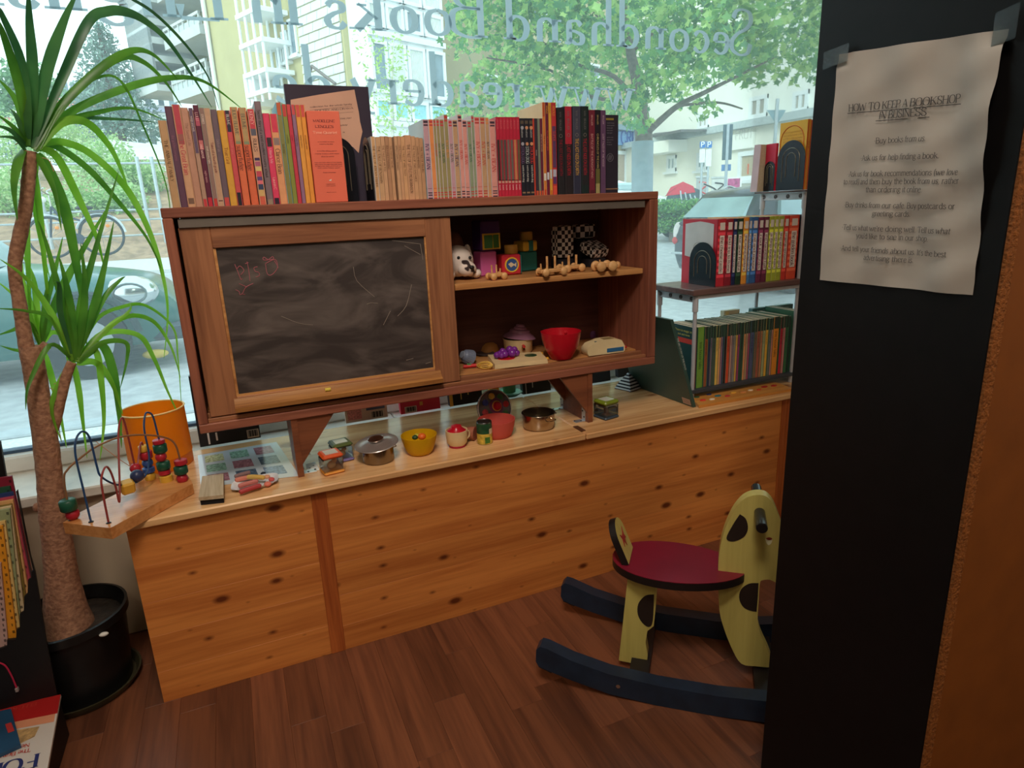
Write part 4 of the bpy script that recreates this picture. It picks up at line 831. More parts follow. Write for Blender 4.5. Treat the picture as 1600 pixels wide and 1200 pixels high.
    for x, y, r, d, lab, nm in ((25, 130, 60, 34, 'dark green round tree far left behind the dragon plant leaves', 'round_tree'),):
        b_ = polar(x, d); c = Plane(b_, (1, 0)).pt(x, y); rr = r*mpp(c); t = thing(nm, lab, 'tree', (*c[:2], 1.5))
        part(t, 'trunk', MB().tube([(c[0], c[1], 1.5), tuple(c)], .2, 8), bark)
        leafcloud('foliage', [(c[0]+random.uniform(-.6, .6)*rr, c[1], c[2]+random.uniform(-.6, .4)*rr, rr*.6, rr*.5, rr*.5, 1) for _ in range(8)], 350, 0.24, [leafmat('tree_leaf', (120, 168, 120), (150, 190, 136), .35)], t, shape=4)
    # young birch in front of the glazed bay and the clipped hedge by the parked car
    b_ = polar(612, 12.0); t = thing('young_birch', 'thin young birch with sparse leaves before the glazed bay', 'tree', (*b_[:2], gz(b_[1]))); pb = Plane(b_, (math.cos(YAW), -math.sin(YAW)))
    part(t, 'trunk', MB().tube([(*b_[:2], gz(b_[1])), pb.pt(612, 150), pb.pt(615, 60)], [.035, .025, .008], 6), col((214, 210, 200), .8))
    leafcloud('foliage', [(*pb.pt(x, y), .28, .28, .35, 1) for x, y in ((590, 110), (592, 150), (612, 100), (618, 135), (606, 170), (628, 165), (618, 75), (596, 185), (640, 190), (575, 70))], 60, 0.085, g[1:2], t, shape=4)
    hd = polar(1052, 14.5); a, b2 = Plane(hd, (math.cos(YAW+.2), -math.sin(YAW+.2))).pt(1020, 330), Plane(hd, (math.cos(YAW+.2), -math.sin(YAW+.2))).pt(1100, 330)
    t = thing('hedge', 'clipped green hedge in front of the covered motorbike', 'hedge', (*hd[:2], gz(hd[1])))
    part(t, 'stem', MB().box(hd[0]-.05, hd[0]+.05, hd[1]-.05, hd[1]+.05, gz(hd[1]), a[2]), bark)
    leafcloud('leaves', [tuple(a*(1-f)+b2*f+np.array([0, 0, dz]))+(.32, .35, .22, 1) for f in np.linspace(-.3, 1.2, 14) for dz in (.05, -.25)], 260, 0.085, [g[2], g[0]], t, shape=4)
trees()

def car(name, label, x0, y0, L, Wd, ground, paint, front, sections, glassm, cabin, lights, wheels):
    """body lofted along x from x0; sections: (t, z_low, z_shoulder, half width)"""
    t = thing(name, label, 'car', (x0+L/2, y0+Wd/2, ground)); yc = y0+Wd/2
    def loft(secs, ring):
        mb = MB(); vs = []; k = None
        for s in secs:
            r = ring(s); k = len(r); vs += [(x0+s[0]*L, yc+a, ground+b) for a, b in r]
        n = len(secs)
        fs = [(i*k+j, i*k+(j+1) % k, (i+1)*k+(j+1) % k, (i+1)*k+j) for i in range(n-1) for j in range(k)]
        fs += [tuple(range(k))[::-1], tuple((n-1)*k+j for j in range(k))]
        return mb.add(vs, fs)
    def ring(s):
        _, zl, zs, w = s; h = zs-zl
        return [(-w*.9, zl), (-w, zl+h*.25), (-w, zl+h*.6), (-w*.97, zl+h*.82), (-w*.88, zs-.03), (-w*.5, zs), (0, zs+.02), (w*.5, zs), (w*.88, zs-.03), (w*.97, zl+h*.82), (w, zl+h*.6), (w, zl+h*.25), (w*.9, zl)]
    def sm(secs): return [tuple(p) for p in smoothline([np.array(s) for s in secs], 5)]
    part(t, 'body', loft(sm(sections), ring), paint, smooth=50)
    def cring(s):
        _, zl, zs, w = s; return [(-w, zl), (-w*.86, zl+(zs-zl)*.75), (-w*.72, zs-.02), (0, zs), (w*.72, zs-.02), (w*.86, zl+(zs-zl)*.75), (w, zl)]
    cb = part(t, 'cabin', loft(sm(cabin), cring), paint, smooth=50)
    return t, yc, cb
def cars():
    dk = lambda c: col(c, 0.18, 0.0, 0.03, spec=0.7)
    chrome = col((210, 214, 216), .15, .9, .03); tyre = col((30, 30, 32), .8); gl = col((170, 196, 200), .08, 0, .2, 2, spec=.9)
    def wheel(t, x, y, z, r, w):
        wh = part(t, 'wheel', MB().cyl((x, y-w/2, z), (x, y+w/2, z), r, 28), tyre); part(wh, 'hubcap', MB().cyl((x, y-w/2-.012, z), (x, y+w/2+.012, z), r*.62, 20), col((176, 180, 184), .3, .7))
    # green car in front of the left window, nose to the right
    y0 = 4.35; g0 = gz(5); xn = float(aty(284, 470, y0+.5)[0]); L = 3.7; x0 = xn-L
    paint = dk((34, 98, 92))
    t, yc, cb = car('green_car', 'dark green car parked right outside behind the plant', x0, y0, L, 1.65, g0, paint, 1,
                    [(0, .35, .75, .62), (.04, .25, .88, .74), (.2, .2, .93, .82), (.5, .2, .92, .83), (.68, .2, .86, .82), (.82, .2, .80, .80), (.93, .22, .72, .74), (.98, .26, .6, .62), (1.0, .33, .5, .5)],
                    gl, [(.06, .8, .9, .68), (.16, .85, 1.36, .72), (.35, .85, 1.42, .72), (.52, .85, 1.34, .72), (.66, .8, .9, .7)], None, None)
    part(cb, 'windscreen', MB().hexa([(x0+.665*L, yc-.62, g0+.88), (x0+.665*L, yc+.62, g0+.88), (x0+.655*L, yc+.6, g0+.88), (x0+.655*L, yc-.6, g0+.88), (x0+.55*L, yc-.52, g0+1.32), (x0+.55*L, yc+.52, g0+1.32), (x0+.54*L, yc+.5, g0+1.32), (x0+.54*L, yc-.5, g0+1.32)]), gl)
    for sx in (.82, .18):
        for sy in (y0+.08, y0+1.57): wheel(t, x0+sx*L, sy, g0+.29, .29, .19)
    part(t, 'wheel_arch', MB().tube([(x0+.82*L+.36*math.cos(a), y0+.02, g0+.3+.36*math.sin(a)) for a in np.linspace(.1, 3.04, 16)], .03, 6), col((30, 50, 52), .5))
    for (px, py), yy, r in (((205, 457), y0+.16, (.20, .12, .135)), ((262, 463), y0+.95, (.05, .15, .11))):
        c = aty(px, py, yy); hl = part(t, 'headlamp', MB().ball(c, r, 18, 12), chrome, label='clear oval headlamp'); part(hl, 'lamp_rim', MB().tube([(c[0]+r[0]*.98*math.cos(a)*.6, c[1]-r[1]*.86, c[2]+r[2]*.6*math.sin(a)) for a in np.linspace(0, 6.28, 20)], .007, 6), col((120, 130, 130), .3, .6))
    part(t, 'indicator', MB().ball(aty(243, 553, y0+.2), (.10, .03, .04)), col((226, 190, 80), .4)); part(t, 'bumper', MB().box(xn-.3, xn+.03, y0+.15, y0+1.5, g0+.22, g0+.36, 0, .03), col((60, 70, 76), .5))
    part(t, 'mirror', MB().ball((x0+.6*L, y0-.05, g0+.98), (.09, .07, .07)), paint)
    # dark hatchback to the right, tail to the left
    X0 = 6.0; y0 = 4.45; g0 = gz(5)
    paint = dk((36, 42, 54)); L = 3.8
    t, yc, cb = car('dark_hatchback', 'dark blue hatchback parked outside behind the right bookshelf', X0, y0, L, 1.68, g0, paint, -1,
                    [(0, .4, .78, .66), (.02, .3, .9, .76), (.08, .22, .93, .82), (.4, .2, .92, .84), (.7, .2, .9, .83), (.85, .2, .84, .82), (.97, .25, .7, .74), (1.0, .35, .55, .6)],
                    gl, [(.01, .85, .92, .68), (.06, .85, 1.14, .72), (.12, .85, 1.30, .72), (.3, .85, 1.33, .74), (.5, .85, 1.30, .73), (.68, .85, .93, .70)], None, None)
    part(cb, 'rear_window', MB().hexa([(X0+.03, yc-.56, g0+.95), (X0+.03, yc+.56, g0+.95), (X0+.10, yc+.56, g0+.95), (X0+.10, yc-.56, g0+.95), (X0+.27, yc-.46, g0+1.19), (X0+.27, yc+.46, g0+1.19), (X0+.38, yc+.46, g0+1.19), (X0+.38, yc-.46, g0+1.19)]), gl, label='pale rear window')
    for a, b in ((.12, .36), (.39, .60)):
        part(cb, 'side_window', MB().hexa([(X0+a*L, yc-.76, g0+.93), (X0+b*L, yc-.76, g0+.93), (X0+b*L, yc-.7, g0+.93), (X0+a*L, yc-.7, g0+.93), (X0+(a+.02)*L, yc-.66, g0+1.22), (X0+(b-.03)*L, yc-.66, g0+1.22), (X0+(b-.03)*L, yc-.6, g0+1.22), (X0+(a+.02)*L, yc-.6, g0+1.22)]), gl)
    for sy in (-.68, .68):
        tl = part(t, 'tail_lamp', MB().ball((X0+.06, yc+sy, g0+.74), (.06, .09, .15)), col((226, 214, 210), .25)); part(tl, 'red_lens', MB().ball((X0+.04, yc+sy, g0+.64), (.06, .085, .06)), col((200, 50, 50), .25))
    part(t, 'number_plate', MB().box(X0-.02, X0+.02, yc-.26, yc+.26, g0+.66, g0+.78, 0, .004), WHITE); part(t, 'chrome_strip', MB().box(X0-.03, X0+.03, yc-.72, yc+.72, g0+.46, g0+.49, 0, .005), chrome); part(t, 'exhaust_pipe', MB().cyl((X0-.06, yc+.2, g0+.28), (X0+.1, yc+.2, g0+.28), .045, 12), chrome)
    part(t, 'number_plate_frame', MB().box(X0-.015, X0+.02, yc-.3, yc+.3, g0+.62, g0+.84, 0, .01), chrome)
    for sx in (.18, .82):
        for sy in (y0+.08, y0+1.6): wheel(t, X0+sx*L, sy, g0+.29, .29, .19)
    # white car far down the side street
    P = polar(1012, 17.5); pz = gz(P[1])
    t, yc, cb = car('white_car', 'white car parked far off beyond the tree guard', P[0]-3.0, P[1], 3.9, 1.6, pz, dk((240, 242, 242)), 1,
                    [(0, .3, .7, .6), (.05, .22, .85, .75), (.5, .2, .92, .8), (.9, .22, .8, .75), (1, .35, .6, .6)], gl, [(.05, .8, .9, .66), (.25, .85, 1.2, .7), (.6, .85, 1.2, .7), (.8, .8, .9, .66)], None, None)
    part(cb, 'side_window', MB().box(P[0]-1.9, P[0]-.2, yc-.70, yc-.60, pz+.92, pz+1.12, 0, .05), gl)
    for sx in (.2, .8): wheel(t, P[0]-3.0+sx*3.9, P[1]+.05, pz+.29, .29, .18)
cars()

def street_things():
    # bicycle leaning at the fence
    P0 = polar(122, 14.0); pl = Plane(P0, (1, 0)); z0 = gz(12.6)+.12
    bk = thing('bicycle', 'dark city bicycle leaning against the wire fence', 'bicycle', (P0[0], P0[1], z0))
    mt = col((64, 72, 84), .35, .4); tyre = col((52, 54, 58), .8)
    A, B = pl.pt(83, 386), pl.pt(162, 381); R = 0.34
    A[2] = B[2] = z0+R
    for c in (A, B):
        w = part(bk, 'wheel', MB().tube([(c[0]+R*math.cos(a), c[1], c[2]+R*math.sin(a)) for a in np.linspace(0, 2*math.pi, 33)], .022, 6), tyre)
        s = MB()
        for k in range(12): a = k*math.pi/6; s.tube([c, (c[0]+R*math.cos(a), c[1], c[2]+R*math.sin(a))], .004, 4)
        part(w, 'spokes', s, STEEL, kind='stuff'); part(w, 'mudguard', MB().tube([(c[0]+(R+.04)*math.cos(a), c[1], c[2]+(R+.04)*math.sin(a)) for a in np.linspace(.1, 2.8, 18)], .022, 6), col((200, 206, 210), .3, .6))
        part(w, 'reflector', MB().ball((c[0]+.12, c[1]-.01, c[2]+.16), (.035, .01, .03), 8, 6), col((230, 140, 50), .4))
    y = A[1]; Bt = np.array([(A[0]+B[0])/2+.02, y, z0+.30]); S = Bt+np.array([.16, 0, .42]); Hd = A+np.array([.10, 0, .52])
    part(bk, 'frame', MB().tube([Bt, S], .018, 7).tube([Hd, Bt], .022, 7).tube([Hd+[.02, 0, -.1], Bt+[.1, 0, .3]], .018, 7).tube([A, Hd], .018, 7).tube([B, Bt], .012, 6).tube([B, S], .012, 6), mt, kind='stuff')
    part(bk, 'saddle', MB().ball(S+[.02, 0, .10], (.14, .09, .04)), BLACK); part(bk, 'handlebar', MB().tube(smoothline([Hd+[0, -.28, .30], Hd+[-.05, -.2, .26], Hd+[0, 0, .2], Hd+[-.05, .2, .26], Hd+[.0, .28, .30]], 4), .014, 6).tube([Hd, Hd+[0, 0, .2]], .014, 6), STEEL, kind='stuff')
    part(bk, 'carrier', MB().box(B[0]-.12, B[0]+.28, y-.07, y+.07, B[2]+.41, B[2]+.43), mt); part(bk, 'front_lamp', MB().ball(Hd+[-.1, 0, .12], (.06, .05, .05), 10, 8), WHITE); part(bk, 'crank', MB().cyl(Bt+[0, -.03, 0], Bt+[0, .03, 0], .09, 16), mt)
    part(bk, 'side_stand', MB().tube([Bt, Bt+[.05, -.15, -.3]], .01, 6), mt)
    # fence
    pf = Plane(polar(122, 15.0), (1, 0)); f = thing('wire_fence', 'galvanised tube fence running behind the bicycle', 'fence', (pf.P[0], pf.P[1], gz(13.3)))
    gm = col((186, 196, 198), .4, .5)
    for yy in (256, 331, 347, 372): q = pf.pt(122, yy); part(f, 'rail', MB().tube([(-6, q[1], q[2]), (1.4, q[1], q[2])], .02, 6), gm)
    for x in (-60, 50, 213, 236): q = pf.pt(x, 245); part(f, 'post', MB().tube([(q[0], q[1], gz(13.3)), (q[0], q[1], q[2])], .035, 8), gm)
    # road signs
    def signpost(px, d, top): p = polar(px, d); return Plane(p, (math.cos(YAW+.25), -math.sin(YAW+.25))), p
    for i, px in enumerate((1098, 1108)):
        pl, p = signpost(px, 13.0, 0); a, b_ = pl.pt(px-4.5, 221), pl.pt(px+4.5, 231)
        s = thing('parking_sign', ('blue square parking sign on a thin post, the one nearer the tree' if i == 0 else 'blue square parking sign on a thin post, the one nearer the yield sign'), 'sign', (*p[:2], gz(p[1])), 'parking signs')
        ua, ub = pl.uz(px-4.5, 225)[0], pl.uz(px+4.5, 225)[0]
        part(s, 'plate', pbox(pl, ua, ub, 0, .01, pl.uz(px, 231)[1], pl.uz(px, 221)[1]), col((56, 120, 190), .4))
        m = MB(); lettering(m, 'P', np.array(pl.w((ua+ub)/2, pl.uz(px, 229.5)[1], .014)), pl.d, (0, 0, 1), 7*mpp(p), 'c', 1.5, 1.3, serif=False); part(s, 'letter', m, WHITE, smooth=0)
        part(s, 'small_plate', pbox(pl, ua, ub, 0, .01, pl.uz(px, 254-i*-6)[1], pl.uz(px, 233)[1]), WHITE)
        u = (ua+ub)/2; part(s, 'post', MB().tube([pl.w(u, gz(p[1]), -.02), pl.w(u, pl.uz(px, 221)[1], -.02)], .02, 8), gm)
    pl, p = signpost(1136, 12.0, 0); s = thing('banner_sign', 'tall dark sign board seen from behind on a post', 'sign', (*p[:2], gz(p[1])))
    ua, ub = pl.uz(1129, 220)[0], pl.uz(1144, 220)[0]; part(s, 'board', pbox(pl, ua, ub, 0, .04, pl.uz(1136, 250)[1], pl.uz(1136, 195)[1]), col((92, 112, 122), .5)); part(s, 'post', MB().tube([pl.w((ua+ub)/2, gz(p[1]), .06), pl.w((ua+ub)/2, pl.uz(1136, 195)[1], .06)], .025, 8), col((180, 190, 196), .4, .4)); part(s, 'sticker', pbox(pl, ua, ub, 0, .03, pl.uz(1136, 267)[1], pl.uz(1136, 257)[1]), col((110, 150, 200), .5))
    pl, p = signpost(1213, 12.6, 0); s = thing('yield_sign', 'grey back of a triangular yield sign on a post', 'sign', (*p[:2], gz(p[1])))
    c = [pl.uz(1198, 172), pl.uz(1228, 172), pl.uz(1213, 196)]; part(s, 'plate', MB().prism(c, pl.P, pl.d, (0, 0, 1), pl.n, 0, .015), col((150, 178, 186), .4, .3)); part(s, 'post', MB().tube([pl.w(pl.uz(1213, 180)[0], gz(p[1]), .03), pl.w(pl.uz(1213, 180)[0], pl.uz(1213, 155)[1], .03)], .03, 8), gm)
    # covered motorbike, cabinets, poster, and parked bicycle bars
    pl, p = signpost(1070, 15.5, 0); c = pl.pt(1070, 305); s = thing('covered_motorbike', 'motorbike under a red and grey tarpaulin by the hedge', 'motorbike', (*p[:2], gz(p[1])))
    cv = [(-.42, -.62), (-.40, -.05), (-.30, .16), (-.05, .26), (.16, .16), (.30, .10), (.44, -.1), (.48, -.62)]
    part(s, 'cover', MB().prism(cv, c, pl.d, (0, 0, 1), pl.n, -.3, .3), col((84, 98, 104), .3, var=.3, scale=5)); part(s, 'red_cover', MB().prism([(-.43, 0), (-.415, .0), (-.31, .18), (-.05, .285), (.17, .18), (.22, .05), (-.1, .02)], c, pl.d, (0, 0, 1), pl.n, -.31, .31), col((214, 66, 84), .4))
    for k in range(4): part(s, 'fold', MB().tube([c+pl.d*(-.1+.1*k)+pl.n*.31+[0, 0, .1-.04*k], c+pl.d*(-.02+.14*k)+pl.n*.32+[0, 0, -.5]], .016, 5), col((190, 200, 206), .3)); part(s, 'wheel', MB().cyl((c[0]-.3, c[1]-.1, gz(p[1])+.28), (c[0]-.3, c[1]+.1, gz(p[1])+.28), .28, 20), tyre)
    for x0, x1, y0, y1, cc, lab in ((1088, 1110, 278, 312, (168, 172, 168), 'grey utility cabinet with red graffiti'), (1112, 1135, 279, 312, (206, 208, 200), 'pale utility cabinet with black tags')):
        pl, p = signpost((x0+x1)/2, 17.0, 0); ua, ub = pl.uz(x0, 290)[0], pl.uz(x1, 290)[0]; s = thing('utility_cabinet', lab, 'cabinet', (*p[:2], gz(p[1])), 'utility cabinets')
        z1 = pl.uz(x0, y0)[1]; part(s, 'box', pbox(pl, ua, ub-.05, -.12, 0, gz(p[1]), z1), col(cc, .6)); part(s, 'lid', pbox(pl, ua-.02, ub-.03, -.14, .02, z1, z1+.04), col((190, 194, 190), .6))
        gm_ = MB(); u = (ua+ub)/2; gm_.tube(smoothline([pl.w(u-.1, z1-.1, .01), pl.w(u+.1, z1-.15, .01), pl.w(u-.05, z1-.3, .01), pl.w(u+.1, z1-.4, .01)], 5), .015, 5); part(s, 'graffiti', gm_, col((206, 60, 66) if x0 < 1100 else (60, 60, 64), .6))
    pl, p = signpost(1146, 17.3, 0); ua, ub = pl.uz(1137, 288)[0], pl.uz(1156, 288)[0]; s = thing('poster_board', 'small purple poster board beside the utility cabinets', 'poster', (*p[:2], gz(p[1])))
    part(s, 'frame', pbox(pl, ua-.04, ub+.04, -.03, 0, pl.uz(1146, 296)[1], pl.uz(1146, 277)[1]), WHITE); part(s, 'print', pbox(pl, ua, ub, 0, .006, pl.uz(1146, 294)[1], pl.uz(1146, 279)[1]), col((186, 84, 132), .5, var=.5, scale=12)); part(s, 'post', pbox(pl, (ua+ub)/2-.03, (ua+ub)/2+.03, -.06, -.03, gz(p[1]), pl.uz(1146, 290)[1]), gm)
    pl, p = signpost(1120, 11.5, 0); z = gz(p[1]); c = pl.pt(1121, 298)
    s = thing('parked_bicycle', 'silver bicycle handlebars showing above the car roof', 'bicycle', (c[0], c[1], z))
    part(s, 'handlebar', MB().tube(smoothline([c+[-.3, 0, .12], c+[-.1, 0, .05], c+[.05, 0, -.02], c+[.25, .05, .06], c+[.4, 0, .02]], 5), .018, 6), STEEL); part(s, 'stem', MB().tube([c, c+[.05, 0, -.6]], .018, 6), STEEL)
    for dx in (-.45, .55): part(s, 'wheel', MB().tube([(c[0]+dx+.33*math.cos(a), c[1], z+.35+.33*math.sin(a)) for a in np.linspace(0, 6.283, 25)], .02, 6), tyre)
    part(s, 'frame', MB().tube([(c[0]-.45, c[1], z+.35), c+[.05, 0, -.5], (c[0]+.55, c[1], z+.35), (c[0]+.05, c[1], z+.3), (c[0]-.45, c[1], z+.35)], .018, 6), mt)
street_things()
# ------------------------------------------------------------------ things on the bench
def bowl_prof(r0, r1, h, t=0.002, n=7, p=0.55):
    """foot radius, rim radius, height: outside up, then inside down"""
    o = [(0.0005, 0.0)]+[(r0+(r1-r0)*(i/n)**p, h*i/n) for i in range(n+1)]
    return o+[(r-t, max(z, t)) for r, z in reversed(o[1:])]+[(0.0005, t)]
def at_bench(px, py): return atz(px, py, H)

def bead_maze():
    zt = H+0.026
    T = lambda x, y: atz(80+x/4.21, 600+y/4.21, zt)
    top = [T(76, 912), T(388, 948), T(930, 655), T(905, 610), T(690, 590), T(160, 858)]
    c = sum(top)/6
    t = thing('bead_maze', 'wooden bead maze with coloured wires overhanging the bench corner', 'toy', (c[0], c[1], H))
    m = MB(); n = 6; lo = [(p[0], p[1], H+0.0012) for p in top]
    m.add([*lo, *[tuple(p) for p in top]], [tuple(range(n))[::-1], tuple(range(n, 2*n))]+[(i, (i+1) % n, (i+1) % n+n, i+n) for i in range(n)])
    part(t, 'base_board', m, wood('maze_board', (214, 150, 92), (180, 112, 60), 'x', 6, .22), label='thick varnished board')
    def wire(name, pts, mt, a, b):
        A, B = T(*a), T(*b); pl = Plane(A, B-A); q = []
        for x, y in pts: q.append(pl.pt(80+x/4.21, 600+y/4.21))
        q[0] = A; part(t, name, MB().tube(smoothline(q, 6), 0.0021, 8), mt)
        part(t, 'wire_socket', MB().lathe(A[0], A[1], zt, [(0.005, 0), (0.005, .001), (0.0022, .0025)], 12), BLACKM)
        return pl
    blue, brown, red = col((40, 74, 120), .3), col((150, 110, 78), .35, .3), col((150, 62, 60), .3)
    w1 = wire('blue_wire', [(262, 908), (210, 690), (160, 470), (165, 360), (208, 312), (255, 360), (300, 540), (330, 610), (430, 662), (540, 655), (620, 600), (645, 480), (612, 300), (618, 205), (638, 188), (670, 215), (704, 345), (712, 380), (755, 640)], blue, (262, 908), (755, 640))
    w2 = wire('brown_wire', [(118, 890), (85, 640), (110, 560), (200, 480), (300, 410), (450, 350), (600, 335), (740, 350), (810, 390), (845, 490), (862, 640)], brown, (130, 895), (862, 640))
    w3 = wire('red_wire', [(378, 915), (340, 720), (330, 620), (358, 545), (392, 580), (425, 680), (448, 776), (450, 650), (442, 330), (465, 222), (495, 300), (545, 520), (562, 600), (572, 500), (590, 388), (610, 430), (650, 630)], red, (378, 915), (650, 630))
    cm = {'r': col((176, 36, 52), .35), 'g': col((28, 82, 62), .35), 'y': col((216, 168, 60), .35), 'b': col((52, 84, 150), .35), 'k': col((44, 54, 92), .35)}
    def bead(kind, c, x, y, w, h, pl):
        P = pl.pt(80+x/4.21, 600+y/4.21); k = mpp(P)/4.21; r = w*k/2; hh = h*k/2
        if kind == 's': m = MB().ball(P, r, 16, 10)
        else: m = MB().lathe(P[0], P[1], P[2]-hh, [(r*.8, 0), (r, hh*.25), (r, hh*1.75), (r*.8, hh*2)], 18)
        part(t, {'s': 'round_bead', 'c': 'drum_bead'}[kind], m, cm[c], smooth=50)
    for a in (('s', 'r', 140, 855, 84, 0, w2), ('c', 'g', 112, 796, 102, 80, w2), ('s', 'r', 862, 620, 72, 0, w2), ('c', 'g', 853, 564, 84, 56, w2), ('c', 'r', 852, 512, 80, 36, w2),
              ('c', 'y', 757, 620, 80, 52, w1), ('c', 'r', 745, 577, 72, 34, w1), ('c', 'g', 738, 535, 82, 58, w1), ('s', 'r', 722, 478, 70, 0, w1), ('c', 'g', 716, 422, 84, 62, w1), ('c', 'r', 707, 378, 74, 30, w1), ('s', 'k', 565, 604, 84, 0, w1),
              ('c', 'y', 651, 610, 66, 56, w3), ('c', 'b', 641, 563, 74, 36, w3), ('s', 'b', 634, 518, 68, 0, w3), ('c', 'r', 622, 466, 80, 56, w3), ('c', 'y', 606, 424, 60, 44, w3), ('s', 'r', 553, 553, 68, 0, w3)): bead(*a)
    P = w1.pt(80+500/4.21, 600+676/4.21); m = MB(); m.M = Matrix.Translation(Vector(tuple(P))) @ Matrix.Rotation(.4, 4, 'Z') @ Matrix.Rotation(.2, 4, 'X'); m.box(-.0135, .0135, -.0135, .0135, -.0135, .0135, 0, .004)
    part(t, 'cube_bead', m, cm['y'])
bead_maze()

def orange_bin():
    HB = H+.0006; P = atz(257, 738, HB); k = mpp(P); r = 45.5*k; P = P+BK(P)*(r*.86); z1 = float(aty(242, 640, P[1]-r*.2)[2]); h = z1-HB
    q = [(0.0005, 0), (r*.97, 0), (r, .004), (r, h*.2), (r+.0015, h*.21), (r+.001, h*.23), (r*1.0, h-.004), (r*1.012, h), (r*.985, h), (r*.97, h-.004), (r*.95, .005), (0.0005, .005)]
    m = leafmat('orange_plastic', (250, 166, 30), (252, 176, 40), .55, 2, .35)
    t = solid('orange_bin', MB().lathe(P[0], P[1], HB, q, 40), m, 'tall orange plastic bin on the sill behind the bead maze', 'bin', origin=(P[0], P[1], HB), smooth=50)
    part(t, 'rim', MB().tube([(P[0]+r*1.0*math.cos(a), P[1]+r*1.0*math.sin(a), HB+h) for a in np.linspace(0, 2*math.pi, 41)], 0.0022, 6), col((246, 206, 120), .4), label='pale worn rim')
orange_bin()

def bench_items():
    # chalk eraser
    a, b, c, d = atz(310, 777, H+.022), atz(349, 773, H+.022), atz(349, 740, H+.022), atz(316, 744, H+.022)
    t = thing('board_eraser', 'pale wooden chalk eraser with black felt near the bead maze', 'eraser', (*((a+c)/2)[:2], H))
    def slab(P, z0, z1, gx=0, mb=None):
        ce = sum(P)/4; q = [p+(ce-p)*gx for p in P]; return (mb or MB()).hexa([(p[0], p[1], z0) for p in q]+[(p[0], p[1], z1) for p in q])
    part(t, 'wooden_back', slab((a, b, c, d), H+.0135, H+.022), wood('eraser_wood', (206, 186, 156), (170, 146, 112), 'y', 8, .6)); part(t, 'felt', slab((a, b, c, d), H+.0008, H+.0134, .07), col((24, 24, 28), .95))
    # laminated picture sheet
    q = [at_bench(314, 762), at_bench(468, 744), at_bench(432, 691), at_bench(309, 712)]
    t = thing('picture_sheet', 'laminated sheet of small pictures lying beside the left bracket', 'sheet', (*(sum(q)/4)[:2], H))
    part(t, 'sheet', slab(q, H+.0004, H+.0012), col((206, 218, 226), .12, var=.03), smooth=0)
    for i in range(3):
        for j in range(3):
            u0, v0 = .08+.3*i, .1+.3*j; f = lambda u, v: (q[0]*(1-u)+q[1]*u)*(1-v)+(q[3]*(1-u)+q[2]*u)*v
            part(t, 'picture', slab([f(u0, v0), f(u0+.22, v0), f(u0+.22, v0+.22), f(u0, v0+.22)], H+.0013, H+.0015), col([(170, 120, 130), (200, 206, 160), (90, 110, 130), (150, 190, 170), (120, 140, 170)][(i*2+j*3) % 5], .15, var=.5, scale=150), smooth=0)
    # tray of play food
    P = at_bench(400, 762); P = P+BK(P)*(.018); t = thing('food_tray', 'white rounded tray with play food between eraser and left bracket', 'tray', (P[0], P[1], H))
    k = mpp(P); m = MB(); n = 28; ring = []
    for (rx, ry, z) in ((.042, .028, 0), (.049, .034, .006), (.053, .037, .0085), (.049, .034, .0075), (.043, .029, .002)):
        ring.append([(P[0]+rx*abs(math.cos(a))**.6*np.sign(math.cos(a))+.18*ry*math.sin(a), P[1]+ry*abs(math.sin(a))**.6*np.sign(math.sin(a)), H+.0008+z) for a in [2*math.pi*i/n for i in range(n)]])
    vs = [p for r in ring for p in r]; m.add(vs, [(j*n+i, j*n+(i+1) % n, (j+1)*n+(i+1) % n, (j+1)*n+i) for j in range(4) for i in range(n)]+[tuple(range(n))[::-1], tuple(4*n+i for i in range(n))])
    part(t, 'plate', m, col((226, 228, 232), .2), smooth=60)
    G = 'play food on the tray'
    def sausage(px, py, w, rgb, ang, lab, nm, z=.011):
        c = atz(px, py, H+z); L = w*mpp(c); d = np.array([math.cos(ang), math.sin(ang), .05])*L/2
        pts = smoothline([c-d, c-d*.4+[0, 0, .001], c+d*.4+[0, 0, .001], c+d], 4); r = [.0025]+[.0058]*(len(pts)-2)+[.0025]
        solid(nm, MB().tube(pts, r, 10), col(rgb, .5), lab, 'play food', G, origin=tuple(c))
    sausage(391, 764, 34, (176, 60, 62), .25, 'red toy sausage at the front of the white tray', 'toy_sausage')
    sausage(388, 756, 30, (196, 110, 100), .1, 'pink toy sausage behind the red one on the tray', 'toy_sausage', .013)
    sausage(381, 748, 26, (206, 120, 100), -.05, 'peach toy sausage at the left of the white tray', 'toy_sausage')
    sausage(400, 746, 32, (216, 176, 90), -.7, 'yellow toy chip stick leaning across the tray', 'toy_chip', .017)
    sausage(379, 742, 24, (130, 100, 100), .2, 'greyish toy sausage at the back left of the tray', 'toy_sausage', .014)
    for px, py, r, rgb, lab, nm in ((418, 755, .0085, (226, 128, 110), 'round salmon pink toy slice on the tray', 'toy_slice'), (424, 747, .007, (206, 86, 84), 'red toy slice behind the pink one on the tray', 'toy_slice'), (417, 743, .007, (222, 160, 120), 'pale orange toy piece at the back of the tray', 'toy_piece'), (411, 738, .0065, (36, 42, 56), 'dark toy piece at the back of the white tray', 'toy_piece')):
        c = atz(px, py, H+.010); solid(nm, MB().ball((c[0], c[1], H+.002+r*.7), (r, r, r*.7), 14, 8), col(rgb, .5), lab, 'play food', G)
    # domino card behind the left bracket
    q = [at_bench(480, 737), at_bench(500, 735), at_bench(492, 722), at_bench(478, 726)]; t = thing('dotted_card', 'small white card with two black dots behind the orange cube', 'card', (*(sum(q)/4)[:2], H))
    part(t, 'card', slab(q, H+.0003, H+.0012), WHITE, smooth=0)
    dm = MB()
